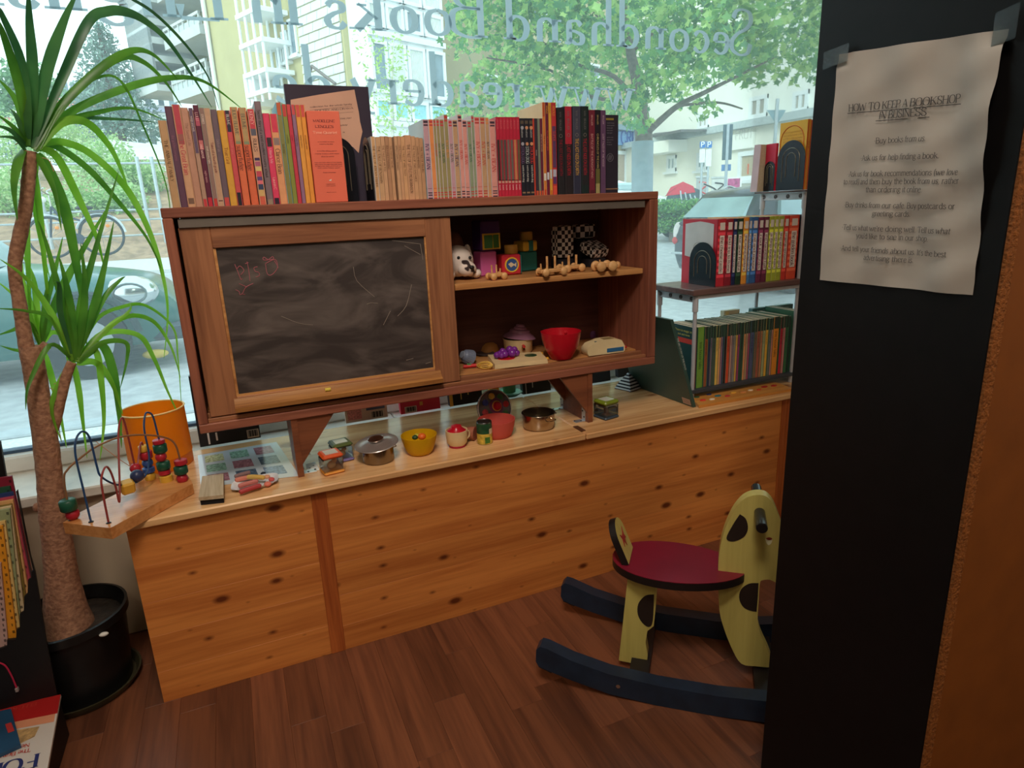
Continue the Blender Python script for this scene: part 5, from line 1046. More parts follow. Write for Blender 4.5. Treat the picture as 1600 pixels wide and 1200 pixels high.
    for px, py in ((484, 737-2), (490, 731)): c = at_bench(px, py-3); dm.lathe(c[0], c[1], H+.0012, [(.0025, 0), (.0025, .0004)], 12)
    part(t, 'dots', dm, BLACK, kind='stuff')
    # clear play cubes
    def cube(px, py, w, h, rot, lid, base, lab, fig=None):
        P = at_bench(px, py); k = mpp(P); s = w*k/2; hh = h*k; P = P+BK(P)*(s*.9); t = thing('clear_play_cube', lab, 'toy', (P[0], P[1], H), 'clear play cubes'); R = Matrix.Translation((P[0], P[1], H)) @ Matrix.Rotation(rot, 4, 'Z')
        def B(x0, x1, z0, z1, c): m = MB(); m.M = R; m.box(-x0, x0, -x1, x1, z0, z1, 0, c); return m
        part(t, 'base', B(s, s, .0006, hh*.16, .004), col(base, .4)); part(t, 'lid', B(s, s, hh*.78, hh, .005), col(lid, .35))
        part(t, 'clear_sides', B(s*.95, s*.95, hh*.15, hh*.79, .003), clear('clear_plastic', (236, 242, 242), .24, .12, .05), smooth=0)
        part(t, 'lid_window', B(s*.6, s*.6, hh, hh+.0006, 0), col((214, 216, 206), .1)); m = MB(); m.M = R
        if fig == 'tree': m.lathe(0, 0, hh*.16, [(s*.5, 0), (s*.25, hh*.1), (s*.2, hh*.4), (s*.55, hh*.6)], 10); mt = col((130, 84, 66), .6)
        else: m.ball((0, 0, hh*.34), (s*.45, s*.3, hh*.2), 12, 8).ball((s*.3, 0, hh*.55), s*.26, 10, 7); mt = col((222, 170, 120), .5)
        part(t, 'figure', m, mt, label='little brown tree trunk' if fig else 'small pale animal shape')
    cube(520, 742, 33, 33, .15, (224, 90, 40), (226, 150, 60), 'clear play cube with orange lid, in front of the green one')
    cube(535, 723, 32, 31, .15, (92, 108, 56), (124, 112, 168), 'clear play cube with dark green lid and purple base')
    cube(947, 656, 30, 30, .2, (124, 140, 40), (62, 76, 90), 'clear play cube with mossy green lid right of the brackets', 'tree')
    # lidded pot
    P = at_bench(593, 727); k = mpp(P); r = 24.5*k; P = P+BK(P)*(r*.9); pm = col((150, 140, 128), .22, 1.0, .05)
    t = thing('lidded_toy_pot', 'steel toy pot with its oversized lid tilted on top', 'pot', (P[0], P[1], H)); h = 26*k
    part(t, 'pot', MB().lathe(P[0], P[1], H+.0005, [(.0005, 0), (r*.92, 0), (r, .003), (r, h), (r*1.03, h+.001), (r*.96, h), (r*.93, .004), (.0005, .004)], 32), pm)
    m = MB(); m.M = Matrix.Translation((P[0]-.002, P[1], H+h+.0035)) @ Matrix.Rotation(-.10, 4, 'Y') @ Matrix.Rotation(.06, 4, 'X'); R2 = r*1.42
    m.lathe(0, 0, 0, [(.0005, -.002), (R2*.96, 0), (R2, .0015), (R2*.97, .003), (R2*.72, .002), (R2*.45, .008), (.0005, .0095)], 36)
    l = part(t, 'lid', m, col((206, 196, 192), .28, .75, .03)); m2 = MB(); m2.M = m.M; m2.lathe(0, 0, .009, [(.004, 0), (R2*.34, .003), (R2*.36, .006), (R2*.27, .0075), (.0005, .0055)], 24); part(l, 'knob', m2, col((200, 190, 184), .15, 1.0, .03))
    hm = MB()
    for s in (-1, 1): hm.tube(smoothline([(P[0]+s*r, P[1]-.008, H+h*.75), (P[0]+s*(r+.007), P[1]-.005, H+h*.75), (P[0]+s*(r+.007), P[1]+.005, H+h*.75), (P[0]+s*r, P[1]+.008, H+h*.75)], 4), .0012, 6)
    part(t, 'handles', hm, pm, kind='stuff')
    # yellow bowl with play vegetables
    def bowl(px, py, wb, wt, h, name, mt, lab, p=.55, n=36, grp='bowls on the bench'):
        P = at_bench(px, py); k = mpp(P); P = P+BK(P)*(wb*k*.45); return solid(name, MB().lathe(P[0], P[1], H+.0004, bowl_prof(wb*k/2, wt*k/2, h*k, .0018, 7, p), n), mt, lab, 'bowl', grp, origin=(P[0], P[1], H), smooth=60), P, k
    y = leafmat('yellow_plastic', (240, 200, 20), (246, 210, 36), .5, 2, .3); o, P, k = bowl(657, 713, 32, 57, 31, 'yellow_bowl', y, 'translucent yellow plastic bowl holding play vegetables')
    for dx, dy, r, rgb, lab in ((.008, 0, .011, (230, 110, 40), 'orange play tomato in the yellow bowl'), (-.010, .002, .008, (50, 80, 44), 'dark green play pepper in the yellow bowl'), (-.002, .010, .008, (200, 190, 60), 'yellow play fruit at the back of the yellow bowl')):
        solid('play_vegetable', MB().ball((P[0]+dx, P[1]+dy, H+27*k), (r, r, r*.8), 14, 9), col(rgb, .4), lab, 'play food', 'play food in the yellow bowl')
    # cream and red cup
    P = at_bench(715, 701); k = mpp(P); P = P+BK(P)*(12*k); t = thing('cream_cup', 'cream plastic cup with a red foot and red lid in it', 'cup', (P[0], P[1], H))
    part(t, 'cup', MB().lathe(P[0], P[1], H+.0005, [(.0005, 0)]+[(r*k, z*k) for r, z in ((12, 0), (13, 3), (16, 7), (17, 16), (17.5, 27), (16, 27), (15, 10), (.3, 8))], 24), CREAM, smooth=50)
    part(t, 'foot', MB().lathe(P[0], P[1], H+.0002, [(.0005, 0), (13.2*k, 0), (13.8*k, 2.5*k), (12*k, 4*k), (.0005, 4*k)], 24), col((170, 30, 60), .35)); part(t, 'red_lid', MB().lathe(P[0], P[1], H+24*k, [(.0005, 0), (15*k, 0), (15*k, 2*k), (9*k, 7*k), (8*k, 10*k), (.0005, 10.5*k)], 22), col((190, 20, 40), .25))
    hd = MB().tube(smoothline([(P[0]+16*k, P[1], H+22*k), (P[0]+22*k, P[1]+.004, H+20*k), (P[0]+21*k, P[1]+.004, H+12*k), (P[0]+16*k, P[1], H+9*k)], 4), .0022, 8); part(t, 'handle', hd, CREAM)
    # wooden pepper mill piece lying between cup and tin
    P = at_bench(741, 690); k = mpp(P); P = P+BK(P)*(.012); r = 11*k
    solid('wooden_drum', MB().tube([(P[0]-.012, P[1]+.012, H+r), (P[0]+.004, P[1]-.002, H+r)], [r*.95, r], 20), wood('drum_wood', (176, 110, 84), (140, 80, 60), 'x', 9, .5), 'short brown wooden cylinder lying behind the vegetable tin', 'toy')
    # tin of vegetables
    P = at_bench(758, 696); k = mpp(P); r = 12.2*k; P = P+BK(P)*(r); h = 36*k
    t = thing('vegetable_tin', 'small play tin with green and yellow vegetable label', 'tin', (P[0], P[1], H))
    part(t, 'can', MB().lathe(P[0], P[1], H+.0003, [(.0005, 0), (r*.96, 0), (r, .001), (r, h-.001), (r*.97, h), (r*.9, h-.0015), (.0005, h-.0015)], 28), col((150, 150, 150), .25, 1, .05))
    part(t, 'label', MB().lathe(P[0], P[1], H+.002, [(r*1.012, 0), (r*1.012, h*.42)], 28, close=True).lathe(P[0], P[1], H+.002, [(.0, 0)], 3) if False else MB().add([(P[0]+r*1.01*math.cos(a), P[1]+r*1.01*math.sin(a), H+z) for z in (.002, h*.5) for a in [2*math.pi*i/28 for i in range(28)]], [(i, (i+1) % 28, 28+(i+1) % 28, 28+i) for i in range(28)]), col((206, 176, 70), .4, var=.45, scale=60))
    part(t, 'label_top', MB().add([(P[0]+r*1.012*math.cos(a), P[1]+r*1.012*math.sin(a), H+z) for z in (h*.5, h-.003) for a in [2*math.pi*i/28 for i in range(28)]], [(i, (i+1) % 28, 28+(i+1) % 28, 28+i) for i in range(28)]), col((34, 76, 48), .4, var=.3, scale=60), label='dark green upper label')
    part(t, 'label_patch', MB().add([(P[0]+r*1.02*math.cos(a), P[1]+r*1.02*math.sin(a), H+z) for z in (h*.48, h*.72) for a in np.linspace(-1.3, -.3, 7)], [(i, i+1, 8+i, 7+i) for i in range(6)]), col((222, 206, 170), .4, var=.2, scale=90))
    part(t, 'label_leaf', MB().add([(P[0]+r*1.025*math.cos(a), P[1]+r*1.025*math.sin(a), H+z) for z in (h*.08, h*.36) for a in np.linspace(-1.9, -1.2, 6)], [(i, i+1, 7+i, 6+i) for i in range(5)]), col((70, 120, 50), .4, var=.3, scale=120))
    pk = leafmat('pink_plastic', (240, 120, 106), (246, 130, 116), .5, 2, .35); bowl(777, 687, 42, 60, 28, 'pink_bowl', pk, 'translucent salmon pink plastic bowl behind the tin')
    # round tin lid with a printed face leaning behind the pink bowl
    c = aty(772, 629, .17); k = mpp(c); R = 30*k
    t = thing('musical_top', 'round tin lid with colourful pictures and red knob standing behind pink bowl', 'toy', (c[0], c[1], H)); m = MB(); c = np.array([c[0], c[1], H+R*.98]); M = Matrix.Translation(tuple(c)) @ Matrix.Rotation(R_(72), 4, 'X') @ Matrix.Rotation(.15, 4, 'Y'); m.M = M
    m.lathe(0, 0, -.006, [(.0005, 0), (R*.97, 0), (R, .003), (R, .007), (R*.93, .011), (R*.3, .015), (.0005, .015)], 40); part(t, 'disc', m, col((120, 122, 130), .25, .6, .25, 50))
    m = MB(); m.M = M; m.tube([(R*.985*math.cos(a), R*.985*math.sin(a), .003) for a in np.linspace(0, 6.283, 40)], .0016, 6); part(t, 'rim', m, WHITE)
    for i, rgb in enumerate(((190, 50, 60), (60, 120, 70), (226, 200, 90), (60, 80, 170), (200, 80, 90), (220, 220, 214), (190, 60, 60), (70, 130, 80))):
        a = i*.785+.2; m = MB(); m.M = M; m.lathe(R*.66*math.cos(a), R*.66*math.sin(a), .008, [(.0005, .0022), (R*.17, .0014), (R*.17, -.002)], 12); part(t, 'picture', m, col(rgb, .3, var=.3, scale=120))
    m = MB(); m.M = M; m.lathe(.003, .006, .009, [(R*.42, 0), (R*.40, .002), (.0005, .0025)], 24); part(t, 'middle_ring', m, col((120, 60, 110), .3)); m = MB(); m.M = M; m.lathe(.003, .006, .011, [(R*.24, 0), (R*.22, .006), (R*.16, .010), (.0005, .011)], 20); kb = part(t, 'knob', m, col((190, 30, 50), .25)); m = MB(); m.M = M; m.tube([(.003+R*.25*math.cos(a), .006+R*.25*math.sin(a), .012) for a in np.linspace(0, 6.283, 20)], .0018, 6); part(kb, 'knob_ring', m, col((226, 176, 80), .3))
    # steel pot
    P = at_bench(842, 675); k = mpp(P); r = 25.5*k; P = P+BK(P)*(r*.92); h = 24*k; sm = col((178, 164, 146), .2, 1, .05)
    t = thing('steel_toy_pot', 'open shiny steel toy pot near the right bracket', 'pot', (P[0], P[1], H)); part(t, 'pot', MB().lathe(P[0], P[1], H+.0005, [(.0005, 0), (r*.9, 0), (r, .004), (r, h), (r*1.06, h+.001), (r*1.05, h+.0018), (r*.97, h+.001), (r*.95, .004), (.0005, .004)], 40), sm, smooth=50)
    m = MB()
    for s in (-.75, .75+1.2): a = s-1.2+math.pi*.0; 
    for a in (-1.25, .25): m.tube(smoothline([(P[0]+r*math.cos(a-.28), P[1]+r*math.sin(a-.28), H+h*.72), (P[0]+r*1.28*math.cos(a-.2), P[1]+r*1.28*math.sin(a-.2), H+h*.74), (P[0]+r*1.28*math.cos(a+.2), P[1]+r*1.28*math.sin(a+.2), H+h*.74), (P[0]+r*math.cos(a+.28), P[1]+r*math.sin(a+.28), H+h*.72)], 5), .0014, 8)
    part(t, 'handles', m, sm, kind='stuff')
    # striped cloth pyramid
    b = [at_bench(960, 607), at_bench(985, 613), at_bench(1003, 607), at_bench(980, 597)]; c = sum(b)/4; z1 = float(aty(985, 581, c[1])[2])
    mt, tt, bs = new_mat('striped_cloth'); N = tt.nodes.new; tc = N('ShaderNodeTexCoord'); wv = N('ShaderNodeTexWave'); wv.bands_direction = 'Z'; wv.inputs['Scale'].default_value = 34; rp = N('ShaderNodeValToRGB'); rp.color_ramp.interpolation = 'CONSTANT'; rp.color_ramp.elements[1].position = .45; rp.color_ramp.elements[0].color = lin((34, 38, 48)); rp.color_ramp.elements[1].color = lin((226, 230, 232))
    tt.links.new(tc.outputs['Object'], wv.inputs[0]); tt.links.new(wv.outputs[0], rp.inputs[0]); tt.links.new(rp.outputs[0], bs.inputs['Base Color']); bs.inputs['Roughness'].default_value = .9
    m = MB(); vs = []; n = 4; L = 7
    for j in range(L):
        f = j/(L-1); 
        for i in range(4):
            for q in range(3):
                p = b[i]*(1-q/3)+b[(i+1) % 4]*(q/3); o = p*(1-f*.97)+c*f*.97; bul = 1+.10*math.sin(math.pi*f); o = c+(o-c)*bul; vs.append((o[0], o[1], H+.0005+(z1-H)*f))
    m.add(vs, [(j*12+i, j*12+(i+1) % 12, (j+1)*12+(i+1) % 12, (j+1)*12+i) for j in range(L-1) for i in range(12)]+[tuple(range(12))[::-1], tuple((L-1)*12+i for i in range(12))])
    solid('striped_beanbag', m, mt, 'black and white striped cloth pyramid on the bench end', 'toy', origin=(c[0], c[1], H), smooth=60)
    P = at_bench(1001, 596); k = mpp(P); solid('small_mug', MB().lathe(P[0], P[1]+.02, H+.0005, [(.0005, 0), (8*k, 0), (9*k, 12*k), (8*k, 12*k), (7*k, 2*k), (.0005, 2*k)], 20), col((226, 226, 224), .3), 'small white mug half hidden behind the striped pyramid', 'mug')
    # wooden number puzzle on the right end
    q = [at_bench(1087, 636), at_bench(1238, 610), at_bench(1212, 600), at_bench(1085, 624)]; q = [at_bench(1092, 638), at_bench(1240, 611), at_bench(1208, 600), at_bench(1075, 622)]
    t = thing('number_puzzle', 'flat orange wooden puzzle board with painted pieces below the right shelf', 'puzzle', (*(sum(q)/4)[:2], H)); part(t, 'board', slab(q, H+.0006, H+.009), wood('puzzle_wood', (222, 158, 80), (196, 126, 54), 'x', 6, .4))
    f = lambda u, v: (q[0]*(1-u)+q[1]*u)*(1-v)+(q[3]*(1-u)+q[2]*u)*v
    for i, (u, v, r, rgb) in enumerate(((.08, .35, .011, (210, 60, 50)), (.17, .30, .010, (236, 226, 206)), (.26, .5, .012, (60, 120, 130)), (.34, .35, .010, (200, 60, 70)), (.44, .55, .010, (236, 176, 70)), (.53, .45, .011, (226, 150, 90)), (.62, .5, .010, (240, 220, 190)), (.70, .42, .009, (206, 70, 50)), (.80, .6, .012, (170, 40, 36)), (.90, .55, .011, (176, 44, 40)), (.06, .7, .010, (60, 90, 60)), (.2, .75, .009, (50, 60, 110)))):
        c = f(u, v); m = MB(); m.lathe(c[0], c[1], H+.0085, [(.0005, .0035), (r*.8, .0035), (r, .0025), (r, 0)][::-1], 10, 0, 1.0, .6); part(t, 'puzzle_piece', m, col(rgb, .4))
    # chair-backed books and boxes at the window, seen from behind
    yw = .42; 
    def wbook(x0, x1, ytop, rgb, lab, dep=.02, nm='book', cat='book', tilt=.12, y=yw, barcode=None, extra=None):
        a, b_ = aty(x0, 660, y), aty(x1, 660, y); zt = float(aty((x0+x1)/2, ytop, y)[2]) if ytop else H+.2
        ax, bx = a[0], b_[0]; zt = max(zt, H+.16); m = MB(); sh = (zt-H)*tilt
        P = lambda x, yy, z: (x, yy+(z-H)*tilt, z)
        m.hexa([P(ax, y, H+.0005), P(bx, y, H+.0005), P(bx, y+dep, H+.0005), P(ax, y+dep, H+.0005), P(ax, y, zt), P(bx, y, zt), P(bx, y+dep, zt), P(ax, y+dep, zt)])
        t = solid(nm, m, col(rgb, .4, var=.05), lab, cat, 'books standing in the window behind the bench', origin=((ax+bx)/2, y, H))
        def patch(nm2, fx0, fx1, z0, z1, rg, var=.0, off=.0008):
            X0, X1 = ax+(bx-ax)*fx0, ax+(bx-ax)*fx1; part(t, nm2, MB().quad(P(X0, y-off, H+z0), P(X1, y-off, H+z0), P(X1, y-off, H+z1), P(X0, y-off, H+z1)), col(rg, .5, var=var, scale=300), smooth=0)
        def bars(fx0, fx1, z0, z1):
            patch('barcode_label', fx0, fx1, z0, z1, (222, 210, 196)); g = MB(); n = 11
            for i in range(n):
                X = ax+(bx-ax)*(fx0+(fx1-fx0)*(.1+.8*i/n)); w = (bx-ax)*(fx1-fx0)*.03*(1+(i*7) % 3); g.quad(P(X, y-.0014, H+z0+.004), P(X+w, y-.0014, H+z0+.004), P(X+w, y-.0014, H+z1-.002), P(X, y-.0014, H+z1-.002))
            part(t, 'barcode', g, INK, kind='stuff', smooth=0)
        if barcode: bars(*barcode)
        for e in (extra or []): patch(*e)
    wbook(306, 404, None, (30, 32, 38), 'black picture book standing at the left end behind the bench', barcode=(.78, .98, .004, .028), extra=[('white_mark', .14, .17, .005, .04, (230, 232, 236)), ('white_mark', .27, .30, .012, .035, (230, 232, 236))])
    wbook(541, 607, None, (222, 196, 184), 'pale pink backed book with barcode behind the cooking pot', barcode=(.58, .92, .002, .026), extra=[('blue_label', .5, .95, .03, .042, (84, 96, 134)), ('picture', .05, .38, .008, .05, (214, 140, 140), .4)])
    wbook(628, 690, None, (224, 54, 84), 'bright red book with barcode behind the yellow bowl', barcode=(.10, .40, .002, .022), extra=[('price_tag', .48, .56, .02, .032, (232, 170, 90))])
    wbook(705, 756, None, (30, 28, 30), 'black book with thin yellow stripes behind the cream cup', extra=[('yellow_edge', 0, .10, 0, .16, (232, 176, 70)), ('stripe', .34, .37, .018, .16, (214, 176, 90)), ('stripe', .56, .59, .03, .16, (214, 176, 90))])
    wbook(771, 783, None, (236, 184, 56), 'yellow book edge behind the round tin lid', .03)
    wbook(819, 862, None, (34, 34, 38), 'black book behind the steel pot by the right bracket', extra=[('stripe', .1, .13, .0, .16, (206, 206, 206)), ('stripe', .34, .37, .02, .05, (220, 220, 214))])
    wbook(925, 954, None, (40, 42, 50), 'dark slate book right of the right bracket', extra=[('grey_print', .1, .9, .035, .05, (84, 88, 96), .5)])
    wbook(966, 990, None, (32, 34, 40), 'narrow black book behind the striped pyramid', y=.44)
    # green cup and saucer standing at the window
    P = at_bench(795, 617); P[1] = .40; k = mpp(P); gm = leafmat('green_plastic', (90, 170, 130), (110, 186, 146), .3, 2, .3)
    t = thing('green_cup', 'green plastic cup on a saucer at the window', 'cup', (P[0], P[1], H)); part(t, 'cup', MB().lathe(P[0], P[1]+.04, H+.012, [(.0005, 0), (10*k, 0), (12*k, 40*k), (11*k, 40*k), (9*k, 3*k), (.0005, 3*k)], 24), gm); part(t, 'saucer', MB().lathe(P[0], P[1]+.04, H+.0005, [(.0005, 0), (14*k, 0), (20*k, .009), (21*k, .012), (19*k, .011), (13*k, .004), (.0005, .004)], 28), gm)
    # big dark green picture book leaning at the right
    a, d_, c_, b_ = at_bench(1085, 637), aty(1046, 500, .155), aty(1006, 500, .30), at_bench(996, 603)
    t = None; A = np.array(a); Bk = np.array(b_); top_f = np.array(atx(1049, 500, a[0]-.0)); 
    f0 = np.array([1.512, .022, H+.0006]); f1 = np.array([1.512, .31, H+.0006]); u1 = np.array([1.58-.155, .022, 0])
    zt = .775; dx = -.09
    f0 = np.array(at_bench(1083, 637)); f1 = f0+np.array([-.015, .30, 0]); up = np.array([0, 0, 0])
    tp = np.array(aty(1047, 500, f0[1]+.0)); lean = tp-f0
    m = MB(); th = np.array([.012, .001, 0]); e = np.array([0, 0, .0006])
    m.hexa([f0+e, f0+th+e, f1+th+e, f1+e, f0+lean, f0+lean+th, f1+lean+th, f1+lean])
    g = solid('large_picture_book', m, col((58, 84, 76), .35, var=.05), 'large dark green picture book leaning against the right shelf post', 'book', origin=tuple(f0))
    nrm = np.cross(f1-f0, lean); nrm /= np.linalg.norm(nrm); nrm = nrm if nrm[0] < 0 else -nrm
    L1 = f1-f0
    bq = lambda u0, u1, v0, v1, o: MB().quad(*[f0+L1*u+lean*v+nrm*o for u, v in ((u0, v0), (u1, v0), (u1, v1), (u0, v1))])
    part(g, 'barcode_label', bq(.02, .14, .02, .09, .0006), col((206, 180, 164), .5), smooth=0); bm_ = MB()
    for i in range(9): bm_.quad(*[f0+L1*u+lean*v+nrm*.001 for u, v in ((.035+.011*i, .03), (.035+.011*i+.004, .03), (.035+.011*i+.004, .08), (.035+.011*i, .08))])
    part(g, 'barcode', bm_, col((150, 110, 100), .6), kind='stuff', smooth=0)
    sp = MB(); lettering(sp, 'THE BIG STORY OF THE KINGS', f0+lean*.62+np.array([.006, -.0006, 0]), -lean/np.linalg.norm(lean), np.array([1, 0, 0]), .006, 'c', serif=False, maxw=np.linalg.norm(lean)*.6); part(g, 'spine_lettering', sp, col((210, 214, 206), .6), smooth=0)
bench_items()

# ------------------------------------------------------------------ toys inside the cabinet
def checker(name, s):
    mt, t, b = new_mat(name); N = t.nodes.new; tc = N('ShaderNodeTexCoord'); mp = N('ShaderNodeMapping'); mp.inputs['Location'].default_value = (.0031, .0027, .0017); ck = N('ShaderNodeTexChecker'); ck.inputs['Scale'].default_value = s
    ck.inputs[1].default_value = lin((28, 26, 32)); ck.inputs[2].default_value = lin((232, 232, 230)); t.links.new(tc.outputs['Object'], mp.inputs[0]); t.links.new(mp.outputs[0], ck.inputs[0]); t.links.new(ck.outputs[0], b.inputs['Base Color']); b.inputs['Roughness'].default_value = .8; return mt
def cabinet_toys():
    S = lambda a, b: (690+a/5, 330+b/5)
    P = lambda a, b, z=SHZ: atz(*S(a, b), z)
    def cart(name, wheels, body, pegs, lab, wr=.0095):
        c = P(*body[:2]); SHZ = globals()['SHZ']+.0004; t = thing('wooden_cart', lab, 'toy', (c[0], c[1], SHZ), 'wooden toy carts on the middle shelf'); R = Matrix.Translation((c[0], c[1], SHZ)) @ Matrix.Rotation(body[2], 4, 'Z')
        L, Wd = body[3], body[4]
        m = MB(); m.M = R; m.box(-L, L, -Wd, Wd, wr*.75, wr*.75+.010, 0, .002); part(t, 'body', m, TOYW)
        for wx in (-L*.72, L*.72):
            for wy in (-Wd-.006, Wd+.006):
                m = MB(); m.M = R @ Matrix.Translation((wx, wy, wr)); m.ball((0, 0, 0), (wr, .0065, wr), 16, 10); part(t, 'wheel', m, TOYW, smooth=60)
        for px, py, h, rr in pegs:
            m = MB(); m.M = R; m.cyl((px*L, py*Wd, wr*.75+.0105), (px*L, py*Wd, wr*.75+.010+h), rr, 10); part(t, 'peg', m, TOYW)
    cart('a', 0, (430, 535, .12, .022, .009), [(-.6, 0, .022, .0022), (.1, .3, .022, .0022), (.4, -.6, .012, .0022)], 'smallest wooden toy cart at the left in front of the red cube')
    cart('b', 0, (860, 505, .12, .040, .011), [(-.85, 0, .016, .0022), (-.35, 0, .034, .0031), (.25, -.2, .034, .0031), (.9, 0, .016, .0022)], 'long wooden toy cart with tall pegs in front of the checkered block', .0115)
    cart('c', 0, (1010, 475, .1, .034, .014), [(-.2, 0, .028, .0035), (.55, 0, .028, .0035)], 'wooden toy cart with two dark pegs behind the long cart', .0115)
    cart('d', 0, (1270, 470, -.1, .024, .013), [(-.6, -.2, .012, .0022)], 'wooden toy cart with big wheels at the right end of the shelf', .0145)
    c = P(1365, 450); solid('wooden_disc_toy', MB().ball((c[0]+.012, c[1]+.012, SHZ+.0100), (.008, .010, .010), 16, 10), TOYW, 'loose wooden toy wheel at the far right of the shelf', 'toy')
    # checkered cloth blocks
    CK = checker('checkered_cloth', 88)
    def cushion(loc, size, rot, mt, lab, tilt=0, nm='checkered_block'):
        m = MB(); m.M = Matrix.Translation(loc) @ Matrix.Rotation(rot, 4, 'Z') @ Matrix.Rotation(tilt, 4, 'X'); n = 8; a, b, c = size
        vs = []; fs = []; idx = {}
        def key(i, j, k):
            if (i, j, k) not in idx:
                x, y, z = (2*i/n-1), (2*j/n-1), (2*k/n-1); f = lambda p, q, r: p*(1-.10*(q*q+r*r)*.5) ; idx[(i, j, k)] = len(vs); vs.append((a*f(x, y, z), b*f(y, x, z), c*f(z, x, y)))
            return idx[(i, j, k)]
        for i in range(n):
            for j in range(n):
                for s in (0, n):
                    fs += [(key(i, j, s), key(i+1, j, s), key(i+1, j+1, s), key(i, j+1, s)), (key(i, s, j), key(i+1, s, j), key(i+1, s, j+1), key(i, s, j+1)), (key(s, i, j), key(s, i+1, j), key(s, i+1, j+1), key(s, i, j+1))]
        m.add(vs, fs); return solid(nm, m, mt, lab, 'toy', 'black and white cloth toys on the middle shelf', origin=loc, smooth=60)
    ZS = SHZ; KB = col((36, 34, 40), .9)
    cushion((1.196, .240, ZS+.0155), (.028, .024, .0150), .1, KB, 'black cloth block under the upright checkered one', 0, 'black_block')
    cushion((1.196, .238, ZS+.0312+.048), (.027, .021, .0475), .2, CK, 'upright black and white checkered cloth block on the middle shelf')
    cushion((1.300, .235, ZS+.0125), (.032, .022, .0120), .1, KB, 'black cloth block under the checkered cushion at the right', 0, 'black_block')
    cushion((1.302, .235, ZS+.0255+.026), (.036, .030, .015), .3, CK, 'checkered cloth cushion leaning at the right end of the shelf', .45)
    cushion((1.300, .300, ZS+.0405), (.036, .020, .040), .08, KB, 'tall plain black cloth block at the back right of the shelf', 0, 'black_block')
    cushion((1.298, .300, ZS+.0812+.022), (.037, .022, .0215), .15, checker('dark_checkered_cloth', 60), 'dark checked cloth block on top at the back right of the shelf')
    # soft spotted dog
    q = P(205, 520); fur = bpy.data.materials.new('spotted_fur'); fur.use_nodes = True; t_ = fur.node_tree; b = t_.nodes['Principled BSDF']; N = t_.nodes.new
    tc = N('ShaderNodeTexCoord'); vo = N('ShaderNodeTexNoise'); vo.inputs['Scale'].default_value = 34; vo.inputs['Detail'].default_value = 1; rp = N('ShaderNodeValToRGB'); rp.color_ramp.interpolation = 'LINEAR'; rp.color_ramp.elements[0].position = .60; rp.color_ramp.elements[1].position = .63; rp.color_ramp.elements[0].color = lin((222, 208, 196)); rp.color_ramp.elements[1].color = lin((52, 38, 36))
    t_.links.new(tc.outputs['Object'], vo.inputs[0]); t_.links.new(vo.outputs[0], rp.inputs[0]); t_.links.new(rp.outputs[0], b.inputs['Base Color']); b.inputs['Roughness'].default_value = .95
    t = thing('plush_dog', 'white plush dog with brown and black spots at the shelf left', 'soft toy', (.852, .2, SHZ)); x, y = .852, .168
    def DM(): m = MB(); m.M = Matrix.Translation((x, y, SHZ+.0004)) @ Matrix.Scale(1.62, 4) @ Matrix.Translation((-x, -y, -SHZ)); return m
    part(t, 'body', DM().ball((x-.012, y+.055, SHZ+.041), (.036, .040, .040), 20, 12), fur, smooth=80)
    part(t, 'head', DM().ball((x-.002, y+.012, SHZ+.030), (.027, .026, .026), 20, 12).ball((x+.006, y-.010, SHZ+.018), (.016, .014, .013), 14, 9), fur, smooth=80)
    br = col((120, 82, 66), .95)
    part(t, 'back_patch', DM().ball((x-.008, y+.050, SHZ+.056), (.029, .036, .027), 18, 10), br, smooth=80, label='brown back'); part(t, 'ear', DM().ball((x-.028, y+.010, SHZ+.036), (.008, .013, .020), 12, 8), br, smooth=80); part(t, 'ear', DM().ball((x+.020, y+.022, SHZ+.040), (.006, .012, .016), 12, 8), fur, smooth=80)
    part(t, 'nose', DM().ball((x+.010, y-.0235, SHZ+.021), (.0045, .003, .0035), 10, 7), BLACK); part(t, 'eye', DM().ball((x-.008, y-.012, SHZ+.037), .0028, 8, 6), BLACK); part(t, 'eye', DM().ball((x+.012, y-.012, SHZ+.036), .0028, 8, 6), BLACK)
    for dx in (-.022, .024): part(t, 'paw', DM().ball((x+dx, y+.004, SHZ+.009), (.011, .017, .0085), 12, 8), fur, smooth=80)
    # fabric activity cubes
    def block(loc, s, rot, mt, lab, nm='activity_cube', dz=None):
        m = MB(); m.M = Matrix.Translation(loc) @ Matrix.Rotation(rot, 4, 'Z'); h = dz or s; m.box(-s, s, -s, s, -h, h, 0, .004); return solid(nm, m, mt, lab, 'toy', 'coloured cubes on the middle shelf', origin=loc), m.M
    RED, TEAL, PURP, PINK, GRN, YEL = col((196, 40, 54), .6), col((40, 120, 116), .6), col((74, 44, 110), .6), col((196, 92, 150), .6), col((64, 120, 60), .6), col((226, 184, 60), .6)
    o, M = block((1.006, .207, SHZ+.0285), .028, -.05, RED, 'red cloth cube with a round fish picture on its front')
    def onface(o, M, nm, mt, f, k=1.3): m = MB(); m.M = M @ Matrix.Scale(k, 4); f(m); return part(o, nm, m, mt)
    onface(o, M, 'picture_ring', YEL, lambda m: m.tube([(.0145*math.cos(a), -.0218, .0145*math.sin(a)) for a in np.linspace(0, 6.283, 25)], .0018, 6)); onface(o, M, 'picture', col((50, 84, 140), .5, var=.1), lambda m: m.prism([(.0135*math.cos(a), .0135*math.sin(a)) for a in np.linspace(0, 6.0, 20)], (0, -.0216, 0), (1, 0, 0), (0, 0, 1), (0, -1, 0), 0, .0008))
